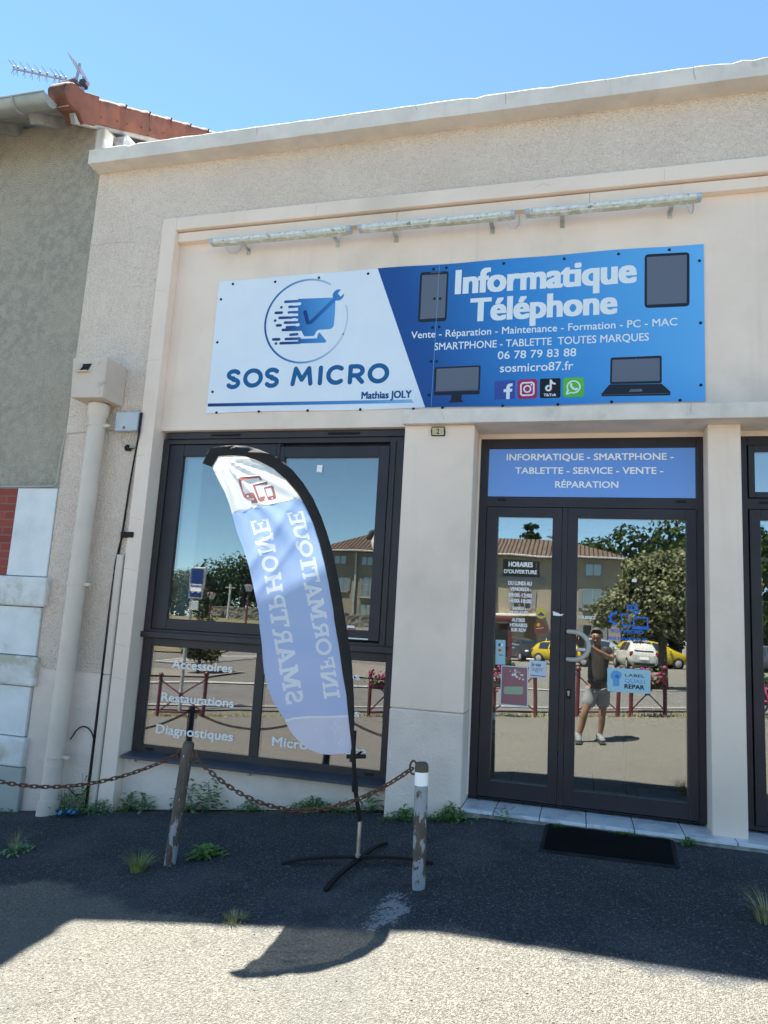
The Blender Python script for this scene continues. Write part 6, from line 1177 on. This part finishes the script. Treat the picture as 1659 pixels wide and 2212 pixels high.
mb = MB(); mb.box(XA-e-.1,XB+e+.1,ye,ye+.13,za-.14,za-.01); mb.build('gutter', M['zinc'], oh, .03)
mb = MB(); mb.box(-16.55,-16.38,YF+.02,YF+.16,.6,za-.1); mb.box(-6.05,-5.9,YF+.02,YF+.16,-.6,za-.1); mb.build('downpipe', M['zinc'], oh, .03)
def hwin(x0, x1, z0, z1, shutters=True, rail=False, bars=1):
    mb = MB(); w = .07; mb.box(x0-w,x0,YF,YF+.05,z0-w,z1+w); mb.box(x1,x1+w,YF,YF+.05,z0-w,z1+w); mb.box(x0,x1,YF,YF+.05,z1,z1+w); mb.box(x0-.12,x1+.12,YF,YF+.14,z0-.12,z0)
    for i in range(bars): xm = x0+(x1-x0)*(i+1)/(bars+1); mb.box(xm-.03,xm+.03,YF+.012,YF+.045,z0,z1)
    f = mb.build('window', M['hframe'], oh); mb = MB(); mb.box(x0,x1,YF+.004,YF+.012,z0,z1); mb.build('pane', M['hglass'], f)
    if rail:
        mb = MB(); mb.box(x0-.1,x1+.1,YF+.2,YF+.24,z0+.85,z0+.90); mb.box(x0-.1,x1+.1,YF+.2,YF+.24,z0+.35,z0+.38)
        for i in range(10): x = x0-.1+(x1-x0+.2)*i/9; mb.box(x-.012,x+.012,YF+.21,YF+.23,z0,z0+.88)
        mb.box(x0-.2,x1+.2,YF,YF+.28,z0-.16,z0-.04); mb.build('railing', M['zinc'], f)
    if shutters:
        mb = MB(); sw = (x1-x0)/2
        mb.box(x0-.08-sw*.45,x0-.08,YF+.02,YF+.07,z0,z1); mb.box(x1+.08,x1+.08+sw*.45,YF+.02,YF+.07,z0,z1); mb.build('shutter', M['shut'], f)
hwin(-16.05,-15.25,5.68,6.24,False); hwin(-18.15,-17.25,5.66,6.24,False); hwin(-15.85,-14.95,3.22,4.69,True,True); hwin(-15.9,-15.1,1.05,2.6,True,True); hwin(-17.7,-17.05,3.57,4.62)
hwin(-12.6,-11.6,3.2,4.6); hwin(-12.6,-11.6,.9,2.3); hwin(-9.4,-8.4,3.2,4.6); hwin(-9.4,-8.4,.9,2.3); hwin(-4.65,-3.4,2.95,4.3,True,False,2); hwin(.2,1.4,3.1,4.5); hwin(.2,1.4,.6,2.0); hwin(.3,1.3,5.5,6.2,False); hwin(-12.5,-11.7,5.6,6.2,False)
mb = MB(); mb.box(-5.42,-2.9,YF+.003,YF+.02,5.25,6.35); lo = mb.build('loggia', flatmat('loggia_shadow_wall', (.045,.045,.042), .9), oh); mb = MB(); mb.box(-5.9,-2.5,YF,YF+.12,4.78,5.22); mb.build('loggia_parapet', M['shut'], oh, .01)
mb = MB()
for i in range(4): mb.box(-5.0+i*.62,-4.94+i*.62,YF+.02,YF+.08,5.25,6.35)
mb.build('loggia_post', M['beige'], lo)
mb = MB(); mb.box(-6.0,-2.35,YF,YF+1.1,2.36,2.52); mb.build('porch_slab', M['coping'], oh, .02); mb = MB(); mb.box(-3.75,-2.9,YF,YF+.03,.25,2.3); dn = mb.build('door', mat('brown_door', (.10,.06,.03), .6), oh, .01); mb = MB(); mb.box(-3.0,-2.96,YF+.03,YF+.08,1.2,1.32); mb.build('handle', M['steel'], dn)
mb = MB()
for i in range(6): mb.box(-3.9,-1.6,YF,YF+2.0-.32*i,-.9+.19*i,-.9+.19*(i+1))
mb.build('step', M['coping'], oh, .01)
mb = MB()
for i in range(7): mb.box(-2.2-.0, -2.16, YF+.2+i*.28, YF+.23+i*.28, -.6, 1.2-.17*i)
mb.bar((-2.18,YF+.1,1.25),(-2.18,YF+2.0,.15),.05); mb.build('stair_rail', M['zinc'], oh)
mb = MB(); mb.tube([(-2.0,ym+2.0,8.0),(-2.0,ym+2.0,8.9)],.03,8); mb.bar((-2.6,ym+2.0,8.8),(-1.4,ym+2.0,8.8),.02); mb.build('roof_aerial', M['alu'], rf)
mb = MB(); mb.lathe((-2.15,ym+2.4,8.05), [(.02,0),(.22,.05),(.36,.16)], 20); mb.build('satellite_dish', M['greyplastic'], rf)

# lamps, wall, posts
def lamp(x, y, lab):
    z = G(x, y); t = thing('street_lamp', lab, 'street lamp', (x, y, z), 'burgundy lantern street lamps')
    top = 2.62+(0 if x > -15.5 else -.42); mb = MB(); mb.tube([(x,y,z-.2),(x,y,z+.5),(x,y,z+.55),(x,y,top-.27)], [.09,.08,.05,.04], 12); mb.build('post', M['burg'], t, smooth=True)
    mb = MB(); mb.hexa([(x-.09,y-.09,top-.28),(x+.09,y-.09,top-.28),(x+.09,y+.09,top-.28),(x-.09,y+.09,top-.28)], [(x-.15,y-.15,top-.04),(x+.15,y-.15,top-.04),(x+.15,y+.15,top-.04),(x-.15,y+.15,top-.04)]); mb.build('lantern', M['greyplastic'], t)
    mb = MB(); mb.hexa([(x-.18,y-.18,top-.04),(x+.18,y-.18,top-.04),(x+.18,y+.18,top-.04),(x-.18,y+.18,top-.04)], [(x-.10,y-.10,top+.03),(x+.10,y-.10,top+.03),(x+.10,y+.10,top+.03),(x-.10,y+.10,top+.03)]); mb.build('cap', M['burg'], t)
lamp(-14.66,-25,'burgundy lantern lamp, the larger one reflected in the upper window'); lamp(-16.46,-25,'burgundy lantern lamp reflected just right of the bus stop sign')
M['rubble'] = mat('rubble_stone', (.20,.185,.155), .95, (.09,.082,.068), 2.2, bump=.8, bscale=4, bdist=.1, vor=True)
sw = MB(); n = 14
for i in range(n):
    x0_, x1_ = -25+i*.9, -25+(i+1)*.9; y_ = -41; z_ = G(x0_, y_); sw.box(x0_, x1_, y_-.4, y_, z_-.4, max(z_+.55, 1.85+.04*math.sin(i*2.1)))
tag(sw.build('stone_wall', M['rubble'], bevel=.03), 'low rubble stone wall behind the dry lawn', 'wall')
def pole(x, y, z1, lab):
    z = G(x, y); mb = MB(); mb.tube([(x,y,z-.2),(x,y,z1)], [.10,.07], 10); mb.bar((x-.35,y,z1-.25),(x+.35,y,z1-.25),.06); t = thing('utility_pole', lab, 'pole', (x,y,z), 'grey utility poles'); mb.build('shaft', M['galv'], t, smooth=True)
pole(-25.2,-40,4.5,'tall grey utility pole left of the round trees'); pole(-23.25,-40,3.35,'short pale utility pole in front of the stone wall')

# trees
def leafmat(name, a, b, tr):
    m = bpy.data.materials.new(name); m.use_nodes = True; n = m.node_tree.nodes; L = m.node_tree.links.new; n.remove(n['Principled BSDF'])
    g = n.new('ShaderNodeNewGeometry'); t = n.new('ShaderNodeTexNoise'); t.inputs['Scale'].default_value = 1.7; L(g.outputs['Position'], t.inputs['Vector']); ad = n.new('ShaderNodeMath'); ad.operation = 'MULTIPLY_ADD'; L(g.outputs['Random Per Island'], ad.inputs[0]); ad.inputs[1].default_value = .6; L(t.outputs['Fac'], ad.inputs[2])
    mr = n.new('ShaderNodeMapRange'); mr.inputs['From Min'].default_value = .45; mr.inputs['From Max'].default_value = 1.1; L(ad.outputs[0], mr.inputs['Value'])
    mx = n.new('ShaderNodeMix'); mx.data_type = 'RGBA'; L(mr.outputs[0], mx.inputs['Factor']); mx.inputs[6].default_value = (*a,1); mx.inputs[7].default_value = (*b,1)
    d = n.new('ShaderNodeBsdfDiffuse'); L(mx.outputs[2], d.inputs[0]); q = n.new('ShaderNodeBsdfTranslucent'); q.inputs[0].default_value = (*tr,1); x = n.new('ShaderNodeMixShader'); x.inputs[0].default_value = .25; L(d.outputs[0], x.inputs[1]); L(q.outputs[0], x.inputs[2]); L(x.outputs[0], n['Material Output'].inputs['Surface']); return m
M['linden'] = leafmat('silver_linden_leaf', (.045,.055,.018), (.25,.255,.15), (.09,.11,.03)); M['dark'] = leafmat('dark_tree_leaf', (.010,.022,.007), (.032,.050,.015), (.022,.04,.009)); M['mid'] = leafmat('mid_tree_leaf', (.018,.035,.010), (.050,.072,.021), (.035,.06,.012)); M['bushm'] = leafmat('golden_bush_leaf', (.025,.034,.010), (.11,.105,.034), (.055,.06,.016)); M['bark'] = mat('bark', (.10,.08,.06), .95, (.06,.05,.04), 4, bump=.6, bscale=12, bdist=.03)
def crown(blobs, n, size, seed, name, m, parent, inner=.45):
    rr = random.Random(seed); mb = MB(); tot = sum(b[1]*b[1] for b in blobs)
    for c, r, fz in blobs:
        for i in range(int(n*r*r/tot)):
            d = Vector((rr.gauss(0,1), rr.gauss(0,1), rr.gauss(0,1))).normalized(); q = r*(1-inner*rr.random()**1.6)*(1+.10*math.sin(d.x*7+c[0])*math.sin(d.z*6+c[2])*1.4)
            p = Vector(c) + Vector((d.x*q, d.y*q, d.z*q*fz)); s = size*rr.uniform(.6,1.35)
            nn_ = (d + Vector((rr.gauss(0,.6), rr.gauss(0,.6), rr.gauss(.25,.5)))).normalized(); a = nn_.cross(Vector((rr.uniform(-1,1), rr.uniform(-1,1), rr.uniform(-1,1)))).normalized(); b = nn_.cross(a)
            mb.add([p-a*s*.5, p+b*s*.33, p+a*s*.5, p-b*s*.33], [(0,1,2,3)])
    return mb.build(name, m, parent)
def limbs(base, top, r, tips, parent, name='trunk'):
    mb = MB(); b, t = Vector(base), Vector(top); mb.tube([b-Vector((0,0,.3)), b+(t-b)*.06, b+(t-b)*.5, t], [r*1.5, r*1.1, r*.9, r*.7], 12)
    for q in tips: q = Vector(q); st_ = b+(t-b)*.8; mb.tube([st_, st_.lerp(q,.5)+Vector((0,0,.15)), q], [r*.55, r*.35, r*.08], 8)
    return mb.build(name, M['bark'], parent, smooth=True)
tr = thing('linden_tree', 'pale leaved linden tree in front of the parked cars', 'tree', (2.62,-20,G(2.62,-20))); zt_ = G(2.62,-20)
bl = [((3.4,-20.2,3.5),1.05,.75),((2.1,-20,3.35),.95,.8),((2.3,-20,3.0),1.15,.9),((1.3,-20.1,2.35),.85,.8),((3.3,-20,3.0),1.2,.95),((2.6,-19.4,2.3),1.2,.7),((3.9,-20.3,2.3),1.1,.8),((2.0,-20.8,2.6),1.0,.9),((.85,-19.9,2.0),.5,.8),((1.8,-19.5,1.65),.75,.6),((3.2,-19.3,1.7),.9,.6),((2.7,-20,3.6),.85,.7),((4.6,-20,2.9),.9,.9)]
rl = random.Random(12); sub_bl = list(bl)
for c, r, fz in bl:
    for i in range(int(9*r)):
        d = Vector((rl.gauss(0,1), rl.gauss(0,1), rl.gauss(0,.8))).normalized(); sub_bl.append(((c[0]+d.x*r*.95, c[1]+d.y*r*.95, c[2]+d.z*r*fz*.95), rl.uniform(.16,.34), .8))
crown(sub_bl, 21000, .135, 3, 'crown', M['linden'], tr, .55); limbs((2.62,-20,zt_), (2.6,-20,1.7), .14, [(1.3,-20.1,2.4),(3.4,-20,3.0),(2.3,-20,3.3),(3.9,-20.3,2.4),(2.0,-20.8,2.6)], tr)
def tree(x, y, h, r, n, size, m, seed, lab, grp, name='broadleaf_tree', fz=.9):
    z = G(x, y); t = thing(name, lab, 'tree', (x, y, z), grp); rr = random.Random(seed); bl = []
    for i in range(20):
        a = rr.uniform(0, 6.28); q = r*.78*rr.random()**.5; hz = z + h*(.18+.62*rr.random()); rr_ = r*rr.uniform(.36,.55); bl.append(((x+q*math.cos(a), y+q*math.sin(a), min(hz, z+h-rr_*.8)), rr_, fz))
    bl.append(((x, y, z+h-r*.45), r*.5, fz)); crown(bl, n, size, seed, 'crown', m, t); limbs((x,y,z), (x,y,z+h*.5), .05*h**.9, [b[0] for b in bl[:4]], t); return t
gh = 'dark trees on the rise behind the opposite house'
for i, (x, y, h, r, lb_) in enumerate([(1.3,-62,10.6,3.9,'dark tree behind the right roof slope, lowest of its row'),(4.2,-64,11.9,4.3,'dark tree rising highest just right of the hipped roof'),(8.0,-63,12.8,4.8,'dark tree above the linden tree crown'),(12.5,-62,12.6,4.2,'dark tree at the right edge of the door reflection'),(17,-60,12,4.2,'dark tree reflected in the glazing at the right picture edge'),(23,-58,11,4.2,'dark tree farthest right beyond the glazing edge')]):
    tree(x, y, h, r, 9000, .50, M['dark' if i % 2 else 'mid'], 40+i, lb_, gh)
cf = thing('conifer_tree', 'dark conifer peeking over the ridge of the opposite house', 'tree', (-4.3,-60,G(-4.3,-60)), gh); z = G(-4.3,-60)
crown([((-4.3,-60,z+4+.9*i),2.3-.20*i,.45) for i in range(9)], 5200, .36, 77, 'crown', M['dark'], cf); limbs((-4.3,-60,z), (-4.3,-60,z+11.3), .25, [], cf)
gl = 'round trees behind the stone wall'
for i, (x, y, h, r, lb_) in enumerate([(-32.6,-50,3.9,2.4,'pale green tree left of the bus stop sign'),(-30.2,-50,5.0,2.3,'round green tree right of the bus stop sign'),(-27.6,-51,5.4,2.7,'tallest round green tree behind the lawn'),(-24.5,-51,5.2,2.6,'round green tree behind the larger lantern'),(-21.5,-51,4.6,2.4,'round green tree hidden half behind the feather flag')]):
    tree(x, y, h, r, 4200, .26, M['mid' if i != 0 else 'bushm'], 60+i, lb_, gl, fz=.85)
bu = thing('shrub', 'golden green pointed shrub behind the bus stop sign', 'shrub', (-11.75,-16,G(-11.75,-16))); z = G(-11.75,-16)
crown([((-11.8,-16,z+.9),.45,1.2),((-11.7,-16,z+1.5),.40,1.1),((-11.95,-16,z+2.1),.30,1.2),((-11.85,-16,z+2.55),.18,1.4),((-11.45,-16,z+.7),.35,1),((-12.1,-16,z+.8),.35,1)], 3600, .085, 5, 'crown', M['bushm'], bu); limbs((-11.8,-16,z), (-11.8,-16,z+1.4), .04, [(-11.9,-16,z+2.3)], bu)
for x, y, lb_, sd in ((-3.3,-24,'low shrub right of the flag in the lower window reflection',1),(3.5,-13.2,'green shrub reflected in the glazing at the right edge',2)):
    t = thing('shrub', lb_, 'shrub', (x,y,G(x,y))); z = G(x,y); crown([((x,y,z+.4),.5,.8),((x+.5,y,z+.35),.42,.8),((x-.4,y,z+.3),.4,.8)], 2200, .10, sd, 'crown', M['mid'], t); limbs((x,y,z),(x,y,z+.4),.03,[(x+.3,y,z+.5)],t)

# ------------------------------------------------------------------ the photographer (seen only as a reflection)
def skin(name, verts, edges, radii, m, parent, root=0, sub=2):
    me = bpy.data.meshes.new(name); bm = bmesh.new(); lay = bm.verts.layers.skin.verify(); bv = []
    for i, (p, r) in enumerate(zip(verts, radii)):
        v = bm.verts.new(p); r = r if isinstance(r, tuple) else (r, r); v[lay].radius = r; v[lay].use_root = (i == root); bv.append(v)
    for a, b in edges: bm.edges.new((bv[a], bv[b]))
    bm.to_mesh(me); bm.free(); o = bpy.data.objects.new(name, me); COL.objects.link(o)
    s = o.modifiers.new('skin', 'SKIN'); s.use_smooth_shade = True; ss = o.modifiers.new('sub', 'SUBSURF'); ss.levels = sub; ss.render_levels = sub
    dg = bpy.context.evaluated_depsgraph_get(); nm = bpy.data.meshes.new_from_object(o.evaluated_get(dg)); o.modifiers.clear(); o.data = nm; bpy.data.meshes.remove(me)
    nm.materials.clear(); nm.materials.append(m); nm.polygons.foreach_set('use_smooth', [True]*len(nm.polygons))
    for p in nm.polygons: p.material_index = 0
    if parent: o.parent = parent; off = WLOC[parent.name]; nm.transform(Matrix.Translation(-off)); WLOC[o.name] = off
    return o
M['skin'] = mat('skin', (.26,.14,.09), .55, (.21,.11,.07), 8); M['shirt'] = mat('brown_black_shirt', (.022,.017,.014), .9, (.032,.026,.021), 5, bump=.4, bscale=18, bdist=.01); M['shorts'] = mat('light_grey_shorts', (.26,.265,.285), .9, (.21,.215,.235), 7, bump=.6, bscale=16, bdist=.015); M['hair'] = mat('short_dark_hair', (.06,.05,.042), .8, (.12,.11,.10), 40); M['shoe'] = mat('grey_trainer', (.12,.14,.15), .7, (.18,.195,.20), 20); M['sole'] = flatmat('dark_sole', (.03,.035,.03), .7); M['sock'] = flatmat('grey_sock', (.35,.36,.36), .9)
pg = Vector((.17,-5.74,G(.17,-5.74)))
man = thing('person', 'man in dark shirt and light grey shorts raising a phone with both hands', 'person', pg)
zl, zr_ = G(0,-5.7)+.085, G(.3,-5.75)+.085
v = [(.245,-5.78,.50),(.25,-5.79,.66),(.262,-5.80,.82),(.268,-5.80,.94),(.262,-5.79,1.02),(.245,-5.775,1.075),(.232,-5.755,1.15),(.230,-5.755,1.235),   # 0-7 spine, neck, head
     (.40,-5.79,.965),(.452,-5.72,.86),(.30,-5.56,.93),(.105,-5.475,1.045),                                                                               # 8-11 right of picture arm
     (.135,-5.79,.965),(.075,-5.68,.84),(.03,-5.52,.95),(-.055,-5.455,1.10),                                                                               # 12-15 other arm
     (.175,-5.78,.42),(.075,-5.71,.085),(.045,-5.745,-.08),(.0,-5.755,zl),                                                                                # 16-19 leg
     (.325,-5.79,.42),(.318,-5.745,.07),(.31,-5.785,-.07),(.283,-5.80,zr_)]                                                                               # 20-23 leg
e = [(0,1),(1,2),(2,3),(3,4),(4,5),(5,6),(6,7),(3,8),(8,9),(9,10),(10,11),(3,12),(12,13),(13,14),(14,15),(0,16),(16,17),(17,18),(18,19),(0,20),(20,21),(21,22),(22,23)]
r_ = [(.13,.10),(.125,.095),(.135,.10),(.12,.09),.055,.055,(.075,.09),(.078,.092),.055,.043,.040,.028,.055,.043,.040,.028,.085,.053,.052,.036,.085,.053,.052,.036]
def hand(w, d, side, curl):
    """palm, four bent fingers of unequal length and a thumb that leaves the palm's side; indices are appended to the body skeleton"""
    w = Vector(w); d = Vector(d).normalized(); s = Vector(side).normalized(); c = Vector(curl).normalized(); wi = len(v)-1
    p = w + d*.045; v.append(tuple(p)); r_.append((.030,.016)); pi2 = len(v)-1; out = [(wi0, pi2)]
    for k, ln in zip((-1.5,-.5,.5,1.5), (.062,.072,.068,.052)):
        a = p + d*.035 + s*k*.018; v.append(tuple(a)); r_.append(.0095); i1 = len(v)-1; b = a + d*ln*.45 + c*ln*.25; v.append(tuple(b)); r_.append(.0085); i2 = len(v)-1; f = b + d*ln*.12 + c*ln*.5; v.append(tuple(f)); r_.append(.0072); i3 = len(v)-1; out += [(pi2,i1),(i1,i2),(i2,i3)]
    a = p + s*-.034 + c*.012; v.append(tuple(a)); r_.append(.011); i1 = len(v)-1; b = a + d*.026 - s*.012 + c*.02; v.append(tuple(b)); r_.append(.009); i2 = len(v)-1; return out + [(pi2,i1),(i1,i2)]
wi0 = 11; e += hand(v[11], (-.35,.30,.75), (.0,.55,-.25), (-1,.1,.1))
wi0 = 15; e += hand(v[15], (.15,.25,.75), (0,.6,-.2), (1,.15,.1))
body = skin('body', v, e, r_, M['skin'], man)
# face
hc = Vector((.232,-5.70,1.185)); mb = MB(); mb.ball((.225,-5.665,1.17),(.014,.024,.026),10,7); mb.ball((.228,-5.672,1.115),(.028,.012,.009),10,6); mb.build('face', M['skin'], man, smooth=True)
mb = MB()
for sx in (-.032,.032): mb.ball((.228+sx,-5.675,1.195),(.013,.009,.008),8,6)
mb.build('eye', flatmat('eye', (.05,.04,.035), .3), man)
mb = MB()
for sx in (-1,1): mb.ball((.232+sx*.083,-5.76,1.18),(.012,.024,.034),10,7)
mb.build('ear', M['skin'], man, smooth=True)
mb = MB(); n_, m_ = 18, 8; vs = []
for i in range(m_+1):
    th = R(4)+R(84)*i/m_
    for j in range(n_):
        ph = 2*math.pi*j/n_; fr = math.sin(ph); k = th*(1.0 if fr < .35 else .58); vs.append((.231+.089*math.sin(k)*math.cos(ph), -5.763+.106*math.sin(k)*math.sin(ph), 1.205+.108*math.cos(k)))
mb.add(vs, [(i*n_+j,(i+1)*n_+j,(i+1)*n_+(j+1)%n_,i*n_+(j+1)%n_) for i in range(m_) for j in range(n_)] + [tuple(range(n_))]); mb.build('hair', M['hair'], man, smooth=True)
sv = [(.245,-5.78,.455),(.25,-5.79,.66),(.262,-5.80,.82),(.268,-5.80,.945),(.263,-5.79,1.005),(.40,-5.79,.965),(.438,-5.74,.885),(.135,-5.79,.965),(.09,-5.71,.865)]
skin('shirt', sv, [(0,1),(1,2),(2,3),(3,4),(3,5),(5,6),(3,7),(7,8)], [(.165,.125),(.155,.12),(.165,.125),(.14,.105),.068,.078,.066,.075,.064], M['shirt'], man)
skin('shorts', [(.245,-5.78,.585),(.178,-5.785,.40),(.105,-5.755,.15),(.325,-5.79,.40),(.325,-5.77,.15)], [(0,1),(1,2),(0,3),(3,4)], [(.165,.130),.115,.10,.115,.10], M['shorts'], man)
mb = MB(); mb.ball((.21,-5.66,.535),(.11,.045,.04),14,8); mb.build('belt_bag', M['frame2'], man, smooth=True)
for (x, y, zz_) in ((0,-5.755,G(0,-5.7)),(.283,-5.80,G(.3,-5.75))):
    sgn = 0 if x < .1 else .05
    sh_ = skin('shoe', [(x-.004,y-.035,zz_+.062),(x,y+.01,zz_+.07),(x+sgn*.7,y+.10,zz_+.052),(x+sgn,y+.185,zz_+.042)], [(0,1),(1,2),(2,3)], [(.042,.046),(.045,.05),(.046,.036),(.036,.026)], M['shoe'], man, 1)
    mb = MB(); d_ = Vector((sgn*.26, .22, 0)); a = Vector((x-.004,y-.075,zz_)); b_ = a + Vector((sgn+.004,.30,0)); mb.bar(a+Vector((0,0,.012)), b_+Vector((0,0,.012)), .088, .026); mb.build('sole', M['sole'], sh_, .011)
    mb = MB(); mb.tube([(x,y,zz_+.09),(x,y,zz_+.125)], .044, 14); mb.build('sock', M['sock'], man, smooth=True)
ph = thing('smartphone', 'dark smartphone held up by the photographer', 'phone', (.02,-5.41,1.09))
mb = MB(); mb.prism(rquad([(-.018,1.168),(.056,1.168),(.056,1.016),(-.018,1.016)],.010), -5.4125, -5.4045); mb.build('casing', M['trim'], ph); mb = MB(); mb.tube([(.0,-5.4045,1.15),(.0,-5.4030,1.15)], .012, 16); mb.build('lens', M['carglass'], ph, smooth=True)
